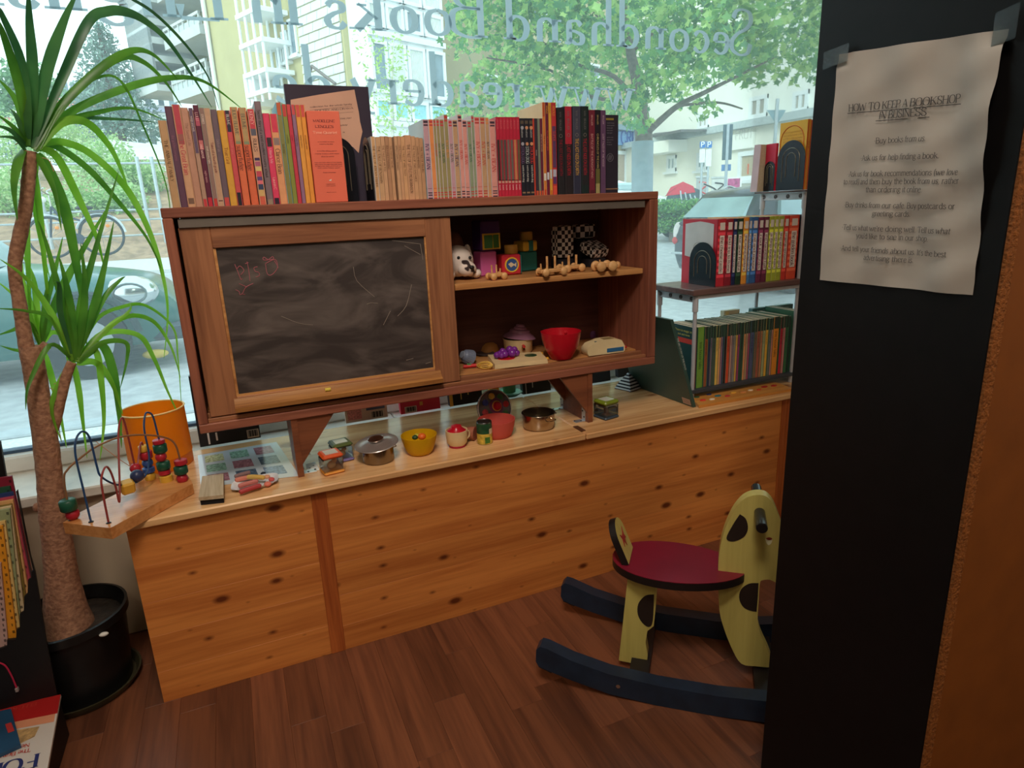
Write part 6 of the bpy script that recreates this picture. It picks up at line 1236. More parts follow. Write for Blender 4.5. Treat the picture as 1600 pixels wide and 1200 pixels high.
    onface(o, M, 'fish', col((206, 190, 160), .6), lambda m: m.prism([(-.009, .002), (-.002, .006), (.005, .001), (.010, .005), (.009, -.005), (.004, -.001), (-.003, -.005)], (0, -.0228, 0), (1, 0, 0), (0, 0, 1), (0, -1, 0), 0, .0006)); onface(o, M, 'teal_side', TEAL, lambda m: m.box(.0214, .0224, -.020, .020, -.020, .020))
    block((.942, .222, SHZ+.0345), .025, .1, PINK, 'pink cloth block beside the plush dog', 'activity_cube', .034)
    o, M = block((.948, .222, SHZ+.0700+.041), .030, .1, PURP, 'purple cloth cube with a yellow framed green window, topmost on the left', 'activity_cube', .0405)
    onface(o, M, 'yellow_frame', YEL, lambda m: m.box(-.0195, .0195, -.0228, -.021, -.0265, .004), 1.4); onface(o, M, 'green_flap', GRN, lambda m: m.hexa([(-.016, -.0235, -.024), (-.001, -.029, -.024), (-.001, -.0285, -.024), (-.016, -.023, -.024), (-.016, -.0235, .001), (-.001, -.029, .001), (-.001, -.0285, .001), (-.016, -.023, .001)]), 1.4); onface(o, M, 'green_flap', GRN, lambda m: m.hexa([(.016, -.0235, -.024), (.001, -.029, -.024), (.001, -.0285, -.024), (.016, -.023, -.024), (.016, -.0235, .001), (.001, -.029, .001), (.001, -.0285, .001), (.016, -.023, .001)]), 1.4)
    block((1.086, .270, SHZ+.0285), .028, .12, TEAL, 'dark green cloth cube behind the red cube')
    o, M = block((1.086, .262, SHZ+.0578+.015), .026, .25, YEL, 'yellow and green striped block lying on the dark green cube', 'activity_cube', .0145); onface(o, M, 'green_stripe', TEAL, lambda m: m.box(-.008, .008, -.0266, .0266, -.0148, .0148), 1.0)
    for x_, y_, z_, lab in ((1.018, .212, SHZ+.0570, 'yellow toy drum on the red cube'), (1.092, .268, SHZ+.0878, 'yellow toy drum on the striped block')):
        solid('toy_drum', MB().lathe(x_, y_, z_, [(.0005, 0), (.018, 0), (.019, .0015), (.019, .022), (.0175, .0245), (.0005, .0245)], 24), col((206, 160, 70), .5), lab, 'toy', 'yellow toy drums')
    # ---- the lower compartment
    Z = IZ0+.0004
    S2 = lambda a, b: (690+a/4.706, 470+b/4.706); Q = lambda a, b, z=Z: atz(*S2(a, b), z)
    def lth(a, b, prof, name, mt, lab, cat='toy', n=28, k=None, dy=0.0, grp=None):
        c = Q(a, b); k = mpp(c)/4.706; c = c+np.array([0, dy, 0]); return solid(name, MB().lathe(c[0], c[1], Z, [(max(r*k, .0004), h*k) for r, h in prof], n), mt, lab, cat, grp, origin=(c[0], c[1], Z), smooth=50), c, k
    o, c, k = lth(910, 435, [(.3, 0), (75, 0), (85, 10), (125, 90), (143, 160), (150, 205), (143, 205), (136, 165), (118, 95), (76, 14), (.3, 12)], 'red_mixing_bowl', col((196, 24, 40), .25), 'red plastic mixing bowl in the lower compartment', 'bowl', 40, dy=.025)
    part(o, 'spout', MB().ball((c[0]+.016, c[1]-.0, Z+190*k), (.006, .004, .006), 10, 8), col((196, 24, 40), .25))
    # cream hob board with red and green plates
    a, b_, c_, d_ = Q(385, 505), Q(790, 460), Q(735, 400), Q(330, 425); cc = (a+b_+c_+d_)/4; hk = .012
    t = thing('toy_hob', 'cream toy cooker board with red and green hot plates', 'toy', (cc[0], cc[1], Z)); m = MB(); m.hexa([*[cc+(p-cc)*.97+[0, 0, 0] for p in (a, b_, c_, d_)], *[cc+(p-cc)*.95+[0, 0, hk] for p in (a, b_, c_, d_)]]); part(t, 'board', m, CREAM)
    u = (b_-a); v = (d_-a); e1 = a+u*.30+v*.5; e2 = a+u*.76+v*.5
    part(t, 'red_plate', MB().lathe(e1[0], e1[1], Z+hk, [(.0004, 0), (.026, 0), (.026, .0012), (.0004, .0022)], 28), col((200, 30, 44), .3)); part(t, 'green_plate', MB().lathe(e2[0], e2[1], Z+hk, [(.0004, 0), (.018, 0), (.018, .0012), (.0004, .0022)], 24), col((36, 70, 44), .3))
    for f in (.25, .75): p = b_+v*f; part(t, 'knob', MB().cyl(p+[-.002, 0, .006], p+[.006, .0, .006], .0042, 12), col((232, 170, 50), .35))
    # grapes on the red plate
    t = thing('toy_grapes', 'bunch of purple toy grapes lying on the red hot plate', 'play food', (e1[0], e1[1], Z+hk)); gp = col((116, 44, 140), .22)
    zz = Z+hk+.0018
    for x, y, r, h in ((-.020, .002, .0075, 0), (-.012, .006, .0075, .001), (-.004, -.003, .0085, 0), (.004, .008, .0085, 0), (.012, -.005, .0095, 0), (.018, .006, .0085, 0), (.024, -.001, .0075, 0), (-.012, -.005, .007, 0), (.010, .003, .008, .009), (-.006, .004, .007, .008), (.020, .000, .007, .009)):
        part(t, 'grape', MB().ball((e1[0]+x*1.35, e1[1]+y*1.3, zz+(r+h)*1.25), r*1.3, 14, 9), gp, smooth=80)
    # whisk
    c = Q(215, 510); t = thing('toy_whisk', 'toy whisk with red handle and yellow wires at the front left', 'toy', (c[0], c[1], Z)); A = Q(160, 500)+[0, 0, .006]; B = Q(255, 492)+[0, 0, .007]; part(t, 'handle', MB().tube([A, B], [.0052, .0052], 12), col((196, 40, 40), .3)); part(t, 'green_collar', MB().tube([A+(B-A)*.3+[0, 0, .004], A+(B-A)*.6+[0, 0, .004]], .0035, 10), col((60, 130, 70), .4))
    E = Q(375, 505)+[0, 0, .011]; d = E-B; yw_ = col((236, 196, 96), .4); px = np.array([-d[1], d[0], 0]); px /= np.linalg.norm(px)
    for i in range(6):
        a_ = i*math.pi/6; w = px*math.cos(a_)*.011+np.array([0, 0, .0105])*math.sin(a_); part(t, 'wire', MB().tube(smoothline([B, B+d*.35+w*.9, B+d*.75+w, E, B+d*.75-w, B+d*.35-w*.9, B], 4), .0011, 6), yw_)
    part(t, 'hub', MB().ball(B+d*.18, .0045, 10, 7), col((232, 170, 40), .4)); part(t, 'hub', MB().ball(B+d*.78, .0045, 10, 7), col((232, 170, 40), .4))
    # tilted grey cup
    c = Q(205, 470); m = MB(); m.M = Matrix.Translation((c[0]-.006, c[1]+.012, Z+.0245)) @ Matrix.Rotation(R_(118), 4, 'Y') @ Matrix.Rotation(R_(-12), 4, 'X'); pr = bowl_prof(.011, .023, .030, .0016, 6); m.lathe(0, 0, -.010, pr, 24)
    t = solid('grey_cup', m, col((120, 130, 150), .4), 'ribbed grey toy cup lying on its side at the left', 'cup', origin=(c[0], c[1], Z), smooth=50); m2 = MB(); m2.M = m.M
    for i in range(20): a_ = i*math.pi/10; m2.tube([(.0175*math.cos(a_), .0175*math.sin(a_), -.004), (.0232*math.cos(a_), .0232*math.sin(a_), .018)], .0006, 4)
    part(t, 'ribs', m2, col((140, 150, 168), .4), kind='stuff'); m3 = MB(); m3.M = m.M; m3.lathe(0, 0, -.014, [(.0105, 0), (.0105, .004)], 20); part(t, 'foot_ring', m3, col((150, 158, 172), .4))
    lth(350, 370, [(.3, 0), (72, 0), (72, 15), (60, 45), (35, 65), (.3, 72)], 'toy_bread', col((176, 124, 66), .7), 'rounded brown toy bread bun at the back left', 'play food')
    c = Q(330, 400); solid('dark_plate', MB().lathe(c[0], c[1]+.01, Z, [(.0004, 0), (.02, 0), (.030, .004), (.029, .005), (.019, .0015), (.0004, .0015)], 26), col((82, 72, 72), .4), 'dark grey toy plate behind the whisk', 'plate')
    # saucepan with the lilac lid dropped in
    o, c, k = lth(582, 385, [(.3, 0), (90, 0), (104, 12), (108, 95), (113, 108), (104, 108), (98, 18), (.3, 14)], 'toy_saucepan', CREAM, 'cream toy saucepan with a red handle in the lower compartment', 'pot', 32, dy=.018)
    part(o, 'handle', MB().tube(smoothline([(c[0]-.003, c[1]-105*k, Z+66*k), (c[0]-.006, c[1]-135*k, Z+72*k), (c[0]-.008, c[1]-150*k, Z+70*k)], 3), .0045, 10), col((196, 40, 40), .3)); part(o, 'handle_root', MB().box(c[0]-.008, c[0]+.003, c[1]-112*k, c[1]-98*k, Z+30*k, Z+62*k, 0, .002), col((170, 120, 70), .4))
    m = MB(); m.M = Matrix.Translation((c[0]+.006, c[1]+.001, Z+108*k+.0045)) @ Matrix.Rotation(.12, 4, 'Y'); q = [(.3, 96), (30, 94), (32, 80), (45, 74), (48, 62), (72, 55), (76, 38), (108, 16), (122, 0), (112, 2), (.3, 60)]; m.lathe(0, 0, -.004, [(max(r*k, .0004), h*k) for r, h in q][::-1], 30); solid('lilac_hat', m, col((150, 104, 128), .5), 'lilac stepped cone lid resting on the cream saucepan', 'toy', origin=(c[0], c[1], Z+108*k), smooth=30)
    lth(785, 330, [(.3, 0), (42, 0), (46, 8), (47, 90), (36, 104), (38, 112), (44, 118), (44, 128), (.3, 130)], 'grey_jar', col((104, 98, 96), .4), 'small grey toy jar behind the red mixing bowl', 'jar')
    lth(1105, 270, [(.3, 0), (26, 0), (32, 20), (28, 44), (10, 60), (6, 72), (.3, 74)], 'purple_figure', col((110, 70, 120), .3), 'small purple toy bulb behind the cream toy toaster', 'toy')
    # cream toy toaster
    a, b_ = Q(1075, 410), Q(1350, 375); c = (a+b_)/2; an = math.atan2(b_[1]-a[1], b_[0]-a[0]); L = np.linalg.norm(b_-a)/2; t = thing('toy_toaster', 'cream toy toaster with a blue side panel at the right', 'toy', (c[0], c[1]+.02, Z)); M = Matrix.Translation((c[0], c[1]+.018, Z)) @ Matrix.Rotation(an, 4, 'Z')
    m = MB(); m.M = M; prof = [(-L, .008), (-L*.93, .0), (L*.93, 0), (L, .006), (L*.99, .018), (L*.82, .036), (L*.5, .042), (-L*.15, .042), (-L*.8, .032), (-L, .020)]
    m.prism(prof, (0, .024, .0008), (1, 0, 0), (0, 0, 1), (0, -1, 0), 0, .043); part(t, 'shell', m, col((232, 212, 164), .3), smooth=60)
    m = MB(); m.M = M; m.hexa([(-L*.08, -.012, .0424), (L*.48, -.012, .0424), (L*.48, .014, .0424), (-L*.08, .014, .0424), (-L*.06, -.011, .0434), (L*.46, -.011, .0434), (L*.46, .013, .0434), (-L*.06, .013, .0434)]); part(t, 'slot', m, col((150, 128, 84), .5), label='recessed slot')
    m = MB(); m.M = M; m.box(L*.02, L*.92, -.0202, -.0188, .005, .017, 0, .001); part(t, 'blue_panel', m, col((48, 104, 150), .3)); m = MB(); m.M = M; m.lathe(-L*.45, -.004, .0375, [(.004, 0), (.004, .0015), (.0004, .002)], 12); part(t, 'badge', m, col((60, 90, 100), .3)); m = MB(); m.M = M; m.ball((L+.008, .0, .010), (.009, .006, .005), 12, 8); part(t, 'lever', m, col((196, 36, 36), .3))
    c = Q(300, 560)
cabinet_toys()
# ------------------------------------------------------------------ books
ORD = 'first second third fourth fifth sixth seventh eighth ninth tenth eleventh twelfth thirteenth fourteenth fifteenth sixteenth seventeenth eighteenth nineteenth twentieth twenty-first twenty-second twenty-third twenty-fourth twenty-fifth twenty-sixth twenty-seventh twenty-eighth twenty-ninth thirtieth thirty-first thirty-second thirty-third thirty-fourth thirty-fifth thirty-sixth thirty-seventh thirty-eighth'.split()
PAGES = col((226, 214, 190), .8, var=.06, scale=160)
class Frame:
    def __init__(s, O, U): s.O = np.array([O[0], O[1], 0.0]); s.U = np.array([U[0], U[1], 0.0]); s.U /= np.linalg.norm(s.U); s.D = np.array([-s.U[1], s.U[0], 0.0])
    def M(s): return Matrix(((s.U[0], s.D[0], 0, s.O[0]), (s.U[1], s.D[1], 0, s.O[1]), (0, 0, 1, 0), (0, 0, 0, 1)))
    def p(s, u, d, z): return s.O+s.U*u+s.D*d+np.array([0, 0, z])
    def uz(s, x, y, d=0.0):
        n = s.D; r = ray(x, y); t = n@(s.O+n*d-CP)/(n@r); q = CP+r*t; return float((q-s.O)@s.U), float(q[2])
def book(F, u0, u1, z0, z1, rgb, label, group, dep=.125, d0=0.0, bands=(), texts=(), spine=None, cover=None, hard=False, name='book', rough=.42, round_=.0):
    """covers and spine are the book's own mesh; bands are printed colour fields, texts run down the spine: (string, f0, f1, rgb, size share)"""
    t = .0022 if hard else .0007
    g = .0002; u0 += g; u1 -= g; w = u1-u0; t = min(t, w*.2)
    mats = [col(rgb, rough, var=.08, scale=50), col(cover or rgb, rough, var=.06)]
    m = MB(); m.M = F.M(); dz = .0
    m.box(u0, u0+t, d0, d0+dep, z0, z1, 1); m.box(u1-t, u1, d0, d0+dep, z0, z1, 1)
    rb = min(w*.14, .003)
    m.prism([(u0, d0+t), (u0, d0+rb*.6), (u0+rb, d0-rb*.05), (u1-rb, d0-rb*.05), (u1, d0+rb*.6), (u1, d0+t)], (0, 0, 0), (1, 0, 0), (0, 1, 0), (0, 0, 1), z0, z1, 0)
    c = F.p((u0+u1)/2, d0+dep/2, z0)
    b = solid(name, m, mats, label, 'book', group, origin=tuple(c), smooth=25)
    ins = .0025 if hard else .0004
    pg = MB(); pg.M = F.M(); pg.box(u0+t, u1-t, d0+t, d0+dep-.003, z0+ins, z1-ins); part(b, 'pages', pg, PAGES, smooth=0)
    if bands:
        bm_ = MB(); bm_.M = F.M(); mt = []
        for f0, f1, rg in bands:
            z_a, z_b = z0+(z1-z0)*f0, z0+(z1-z0)*f1; a = u0+rb*.9; c_ = u1-rb*.9; o = d0-rb*.05-.00015
            bm_.quad((a, o, z_a), (c_, o, z_a), (c_, o, z_b), (a, o, z_b), len(mt)); mt.append(col(rg, .45, var=.08, scale=80))
        part(b, 'spine_print', bm_, mt, kind='stuff', smooth=0)
    for i, (s, f0, f1, rg, sz) in enumerate(texts):
        tm = MB(); L = (z1-z0)*(f1-f0); cap = w*sz; P = F.p((u0+u1)/2-cap*.5, d0-rb*.05-.0004, z1-(z1-z0)*(1-f1))
        lettering(tm, s, P, (0, 0, -1), F.U, cap, 'l', 1.0, .55, sub=2, maxw=L, exact=False, serif=False); part(b, 'spine_lettering', tm, col(rg, .6, var=0), kind='stuff', smooth=0)
    return b
def bookend(F, u, d0, dep, z, h, label, group, facing_d=False, su=1):
    m = MB(); m.M = F.M(); n = 16; r = dep/2
    arch = [(0, 0)]+[(r-r*math.cos(math.pi*i/n), h-r+r*math.sin(math.pi*i/n)) for i in range(n+1)]+[(dep, 0)]
    if facing_d: P, U, N = (u, d0, z), (1, 0, 0), (0, 1, 0)
    else: P, U, N = (u, d0, z), (0, 1, 0), (1, 0, 0)
    m.prism(arch, P, U, (0, 0, 1), N, 0, .0012)
    c = F.p(u, d0, z)
    b = solid('bookend', m, col((30, 32, 40), .22, .3, .05), label, 'bookend', group, origin=tuple(c), smooth=40)
    f = MB(); f.M = F.M()
    if facing_d: f.box(u, u+dep, d0, d0-.05, z, z+.001)
    else: f.box(u-.0001, u+.004*su, d0, d0+dep, z-.0001, z+.0007)
    part(b, 'foot_plate', f, BLACKM)
    for k, (rr, zb) in enumerate(((r*.62, .18), (r*.34, .27))):
        q = [(r-rr, h*zb)]+[(r-rr*math.cos(math.pi*i/12), h-r+rr*.95*math.sin(math.pi*i/12)) for i in range(13)]+[(r+rr, h*zb)]
        e = MB(); e.M = F.M(); Pn, Un, Nn = np.array(P), np.array(U), np.array(N)
        e.tube([Pn+Un*a+np.array([0, 0, 1.0])*b_-Nn*.0006 for a, b_ in q], .0010, 5); part(b, 'pressed_rib', e, col((150, 140, 120), .3, .6), label='pressed arch with worn bright edge')
    return b

ZT = CZ1+.0003; FC = Frame((0, .066), (1, 0))
def cabinet_top_books():
    ZA = lambda x, y: (240+x/5.715, 120+y/5.715)
    XL = lambda zx: aty(*ZA(zx, 1145), .066)[0]
    def ZTOP(zx, zy): return float(aty(*ZA(zx, zy), .066)[2])
    G = 'mixed paperbacks at the left on the cabinet top'
    T = (186, 148, 108); 
    L = [(165, 243, 390, T, 'tan paperback with brown capital title, leftmost on the cabinet top', (), [('THE ANIMAL FAMILY', .22, .78, (96, 70, 50), .42)]),
         (243, 308, 262, (96, 64, 84), 'tall plum coloured paperback next to the leftmost tan one', (), [('the golden compass', .30, .72, (140, 90, 110), .35)]),
         (308, 378, 248, (204, 158, 124), 'tan paperback with a red top third and red script title', ((.72, 1, (182, 66, 80)), (.62, .72, (150, 90, 84)), (.03, .09, (120, 90, 74))), [('The Great Brain', .32, .66, (190, 60, 76), .62)]),
         (378, 443, 275, (186, 138, 116), 'pinkish tan paperback with faint title right of the red topped one', (), [('The Secret Life', .3, .85, (150, 104, 90), .4)]),
         (446, 486, 278, (176, 140, 120), 'narrow paperback with mauve top and pale tan lower spine', ((.55, 1, (96, 78, 104)), (0, .08, (190, 60, 66))), [('wings and nets', .60, .92, (216, 200, 186), .45)]),
         (487, 536, 252, (92, 34, 58), 'tall dark maroon paperback with pink title blocks', ((.80, .88, (176, 80, 100)), (.57, .66, (196, 110, 110)), (.0, .09, (186, 44, 60))), [('LULU', .8, .93, (230, 180, 180), .5), ('red secret', .4, .62, (236, 196, 190), .5), ('night noises', .12, .36, (206, 150, 150), .36)]),
         (539, 580, 278, (142, 112, 104), 'greyish brown narrow paperback right of the maroon one', ((.0, .08, (190, 60, 56)),), [('STORIES', .82, .94, (230, 214, 200), .45), ('small country tales', .25, .62, (222, 206, 190), .4)]),
         (580, 632, 280, (190, 152, 124), 'pale tan paperback with dark red script title', ((.05, .06, (90, 50, 50)),), [('Tales of a fourth grade', .22, .66, (120, 60, 60), .45)]),
         (634, 688, 292, (106, 88, 98), 'grey mauve paperback with a small red foot', ((.0, .09, (196, 74, 70)),), [('Deliver us', .4, .7, (150, 130, 134), .4)]),
         (690, 752, 298, (212, 158, 64), 'mustard yellow paperback among the mixed paperbacks', (), [('True Grit', .42, .62, (150, 90, 40), .5)]),
         (753, 800, 300, (200, 80, 84), 'red paperback with black top and bottom', ((.78, 1, (40, 40, 58)), (0, .14, (34, 32, 44))), [('BLUME', .84, .96, (214, 200, 190), .5), ('freckle juice', .25, .7, (216, 120, 110), .45)]),
         (806, 868, 270, (220, 112, 76), 'orange paperback with tan top and dark fudge title, the left twin', ((.66, 1, (178, 150, 104)), (.63, .66, (130, 140, 110))), [('JUDY BLUME', .67, .98, (110, 96, 84), .5), ('superfudge', .36, .62, (110, 50, 44), .66)]),
         (876, 942, 275, (216, 106, 72), 'orange paperback with tan top and dark fudge title, the right twin', ((.66, 1, (172, 144, 100)), (.63, .66, (130, 140, 110))), [('BLUME', .70, .94, (110, 96, 84), .5), ('superfudge', .36, .62, (110, 50, 44), .66)]),
         (950, 1012, 288, (206, 158, 128), 'paperback with red top, tan title field and rainbow stripes below', ((.80, 1, (196, 62, 76)), (.73, .80, (90, 90, 104)), (.47, .5, (60, 50, 90)), (.41, .46, (170, 90, 120)), (.36, .41, (214, 190, 120)), (.30, .36, (196, 74, 90)), (.26, .30, (90, 70, 120)), (.22, .26, (220, 110, 120)), (.16, .22, (60, 70, 100)), (.09, .16, (206, 170, 110)), (0, .09, (206, 96, 76))), [('KIDNEY', .84, .98, (236, 180, 170), .5), ('RULES', .5, .7, (80, 60, 60), .5)]),
         (1020, 1077, 218, (126, 106, 112), 'tallest grey mauve paperback with long pale title', ((0, .05, (150, 130, 110)),), [('Secret diary of a most excellent country school', .12, .92, (40, 36, 40), .42)]),
         (1079, 1135, 325, (218, 66, 100), 'bright pink paperback with a small dark portrait', ((.64, .74, (60, 40, 48)), (0, .07, (48, 34, 50))), [('Utterly Me', .40, .62, (240, 170, 180), .42), ('Lauren C', .12, .30, (240, 180, 170), .4)]),
         (1137, 1204, 330, (222, 156, 112), 'orange tan paperback with pink top and brown script title', ((.80, 1, (208, 60, 84)), (.66, .74, (140, 120, 116))), [('Clarice Bean', .34, .62, (110, 64, 56), .6)]),
         (1204, 1250, 230, (132, 128, 74), 'tall olive paperback with orange top and blue cover', ((.88, 1, (196, 96, 60)),), [('Inch boy', .3, .6, (90, 84, 50), .4)]),
         (1252, 1292, 245, (136, 140, 66), 'olive green paperback with red top, first of five matching', ((.88, 1, (196, 66, 66)),), [('a wrinkle', .2, .7, (90, 96, 50), .4)]),
         (1294, 1328, 246, (196, 60, 78), 'red paperback, second of the five matching thin ones', ((.9, 1, (206, 76, 76)),), [('a wind', .2, .7, (130, 40, 50), .4)]),
         (1332, 1364, 248, (146, 108, 136), 'mauve paperback, third of the five matching thin ones', ((.9, 1, (206, 76, 76)),), [('a swiftly tilting', .15, .7, (90, 66, 90), .4)]),
         (1367, 1408, 250, (226, 156, 72), 'orange yellow paperback, fourth of the five matching thin ones', ((.88, 1, (206, 80, 76)),), [('many waters', .15, .7, (140, 90, 40), .4)]),
         (1410, 1448, 250, (228, 150, 64), 'orange yellow paperback, last of five matching, touching the salmon box', ((.88, 1, (206, 80, 76)),), [('acceptable time', .15, .7, (140, 90, 40), .4)])]
    for a, b_, ty, rgb, lab, bands, texts in L:
        hard = False
        book(FC, XL(a), XL(b_), ZT, ZTOP(a-110, ty), rgb, lab, G, .115, 0, bands, texts, cover=(120, 190, 214) if 'blue cover' in lab else (214, 210, 190) if a < 240 else None)
    # salmon slip case
    ZB = lambda x, y: (440+x/5.715, 120+y/5.715)
    ua, ub = aty(*ZB(312, 1120), .062)[0], aty(*ZB(597, 1120), .062)[0]; zt = float(aty(*ZB(400, 305), .062)[2])
    m = MB(); m.box(ua, ub, .062, .17, ZT, zt, 0, .0012); sc = solid('slip_case', m, col((228, 112, 88), .4, var=.04), 'salmon orange slip case with printed back facing the room', 'book box', 'mixed paperbacks at the left on the cabinet top')
    tm = MB(); tw = MB(); h = zt-ZT; cx = (ua+ub)/2
    for s, f, cap, wd in (("MADELEINE", .88, .0052, .66), ("L'ENGLE'S", .82, .0052, .56), ('a wrinkle in time', .665, .002, .5), ('a wind in the door', .64, .002, .42), ('a swiftly tilting planet', .565, .0022, .60), ('many waters and more', .535, .0022, .74), ('about the quartet', .505, .0022, .4), ('here are four tales of one family', .44, .0020, .84), ('who travel through time and space', .42, .0020, .84), ('to fight the dark wherever it is', .40, .0020, .84), ('and come home again', .38, .002, .7), ('fantasy', .33, .0018, .4), ('a yearling book', .20, .0018, .28), ('new york', .18, .0018, .3), ('printed in the usa', .11, .0016, .3)):
        lettering(tm, s, (cx, .0614, ZT+h*f), (1, 0, 0), (0, 0, 1), cap, 'c', 1.1, .5, sub=2, maxw=(ub-ua)*wd, exact=True)
    lettering(tw, 'Time Quartet', (cx, .0614, ZT+h*.755), (1, 0, 0), (0, 0, 1), .0055, 'c', .8, .5, sub=2, maxw=(ub-ua)*.74, exact=True, serif=False)
    part(sc, 'printed_text', tm, col((112, 44, 46), .6, var=0), kind='stuff', smooth=0); part(sc, 'script_title', tw, col((244, 186, 160), .6, var=0), label='pale script title', smooth=0)
    part(sc, 'horse_emblem', MB().prism([(-.003, 0), (-.001, .0012), (.001, .001), (.002, .003), (.003, .002), (.002, -.001), (.0005, -.0005), (-.0015, -.0012)], (cx, .0616, ZT+h*.245), (1, 0, 0), (0, 0, 1), (0, -1, 0), 0, .0003), WHITE)
    # big black annual standing behind
    y = .215; A, B = aty(443, 131, y), aty(580, 133, y); x0, x1 = A[0], aty(583, 220, y)[0]; z1 = float(A[2])
    m = MB(); m.box(x0, x1, y, y+.018, ZT, z1, 0, .001); bb = solid('large_black_book', m, col((58, 52, 66), .3, var=.10, scale=8), 'large black book with a torn paper cover picture, behind the slip case', 'book')
    poly = [(80, 205), (330, 160), (520, 132), (650, 115), (662, 180), (676, 250), (690, 320), (700, 400), (722, 490), (706, 560), (688, 680), (640, 630), (560, 572), (400, 575), (90, 560)]
    pp = [aty(*ZB(*q), y) for q in poly]; part(bb, 'torn_paper_print', MB().prism([(p[0], p[2]) for p in pp], (0, y, 0), (1, 0, 0), (0, 0, 1), (0, -1, 0), 0, .0004), col((204, 160, 136), .5, var=.05), label='tan torn paper picture', smooth=0)
    tm = MB()
    for s, q, w_, cap in (('collection for the whole family', (255, 278), 375, .0034), ('POETRY AND DRAMA', (300, 312), 340, .0040), ('A STREAM', (470, 385), 155, .003), ('a play', (500, 440), 90, .0028), ('a', (545, 500), 20, .003)):
        P, E = aty(*ZB(*q), y-.0006), aty(*ZB(q[0]+w_, q[1]-w_*.075), y-.0006); U = E-P; Ln = np.linalg.norm(U); U /= Ln; lettering(tm, s, P, U, np.cross((0, -1.0, 0), U) if False else np.array([-U[2], 0, U[0]]), cap, 'l', 1.1, .5, sub=2, maxw=Ln, exact=True)
    for q in ((250, 300, 630, 262), (250, 345, 640, 315)): P, E = aty(*ZB(q[0], q[1]), y-.0006), aty(*ZB(q[2], q[3]), y-.0006); tm.add([P, E, E+[0, 0, .0005], P+[0, 0, .0005]], [(0, 1, 2, 3)])
    part(bb, 'printed_text', tm, col((84, 60, 58), .6, var=0), kind='stuff', smooth=0)
    xr = aty(561, 310, .18)[0]; hh = float(aty(535, 214, .18)[2])-ZT
    bookend(FC, xr-.082, .18-.066, .082, ZT, hh, 'black metal bookend facing the room behind the salmon slip case', 'bookends on the cabinet top', True)
    xb = aty(585, 312, .07)[0]; hh = float(aty(571, 214, .11)[2])-ZT
    bookend(FC, xb, .004, .085, ZT, hh, 'black metal bookend standing edgewise before the small tan books', 'bookends on the cabinet top', su=1)
    # small tan tale books
    G = 'small tan tale books on the cabinet top'
    TL = ['THE TALE OF JEREMY FISHER', 'THE TALE OF BENJAMIN', 'THE TALE OF MR TOD', 'ROLY POLY PUDDING', 'THE TALE OF THE PIE', 'APPLEY DAPPLY RHYMES', 'CECILY PARSLEY', 'THE TALE OF MRS TIGGY', 'THE TALE OF LITTLE PIG ROBINSON', 'THE TALE OF TWO BAD MICE', 'SAMUEL WHISKERS', 'THE TALE OF PIGLING']
    cs = [(206, 162, 116), (196, 156, 118), (200, 156, 120), (176, 132, 100), (196, 150, 112), (200, 158, 122), (196, 150, 114), (206, 158, 116), (202, 154, 118), (200, 154, 116), (190, 146, 110), (186, 142, 106)]
    for i, (a, b_, ty) in enumerate(((846, 886, 532), (887, 931, 536), (932, 966, 530), (968, 1000, 530), (1001, 1030, 534), (1050, 1078, 530), (1079, 1107, 528), (1108, 1142, 534), (1143, 1197, 520), (1198, 1233, 530), (1234, 1266, 540), (1267, 1300, 546))):
        u0, u1 = aty(*ZB(a, 1100), .066)[0], aty(*ZB(b_, 1100), .066)[0]; z1 = float(aty(*ZB(a-60, ty), .066)[2])
        book(FC, u0, u1, ZT, z1, cs[i], 'small tan tale book, %s of the row right of the edgewise bookend' % ORD[i], G, .085, .002, (), [(TL[i], .1, .86, (110, 78, 58), .52)], cover=(206, 200, 196) if i == 0 else None, hard=True)
    # striped series
    ZC = lambda x, y: (640+x/6.665, 140+y/6.665)
    G = 'striped series paperbacks in the middle of the cabinet top'
    pk, ol, tn, gg, li, orr = (216, 150, 140), (150, 140, 96), (190, 152, 116), (140, 152, 124), (190, 150, 160), (220, 140, 84)
    dk, rd, gr, nv = (70, 52, 66), (190, 66, 66), (60, 100, 80), (60, 56, 100)
    cn = {pk: 'pink', ol: 'olive', tn: 'tan', gg: 'grey green', li: 'lilac', orr: 'orange'}
    S = [(190, 250, 310, li, dk, nv), (250, 296, 310, orr, rd, orr), (296, 326, 310, ol, rd, rd), (326, 360, 310, ol, rd, gr), (360, 405, 312, ol, rd, gr), (370+36, 447, 260, ol, rd, orr), (447, 490, 315, li, rd, gr), (490, 542, 318, tn, dk, nv), (545, 589, 262, pk, dk, rd), (589, 636, 320, pk, dk, rd), (640, 681, 325, gg, rd, gr), (681, 711, 268, gg, rd, gr), (712, 768, 285, pk, rd, rd), (768, 822, 286, tn, rd, rd), (822, 861, 290, tn, orr, dk), (862, 926, 318, pk, dk, rd)]
    for i, (a, b_, ty, c1, bc, tcx) in enumerate(S):
        u0, u1 = aty(*ZC(a, 1128), .066)[0], aty(*ZC(b_, 1128), .066)[0]; z1 = float(aty(*ZC(a-30, ty), .066)[2])
        book(FC, u0, u1, ZT, z1, c1, '%s striped series paperback, %s of sixteen counted from the tan tale books' % (cn[c1], ORD[i]), G, .128, 0,
             ((.955, .985, bc), (.92, .94, bc), (.13, .135, bc), (.04, .055, bc), (.07, .085, bc), (.0, .015, bc)), [('IVY + BEAN', .32, .70, tcx, .62)], cover=(198, 216, 226) if i == 0 else (206, 196, 200))
    # red topped series
    G = 'red topped paperbacks with dark picture spines'
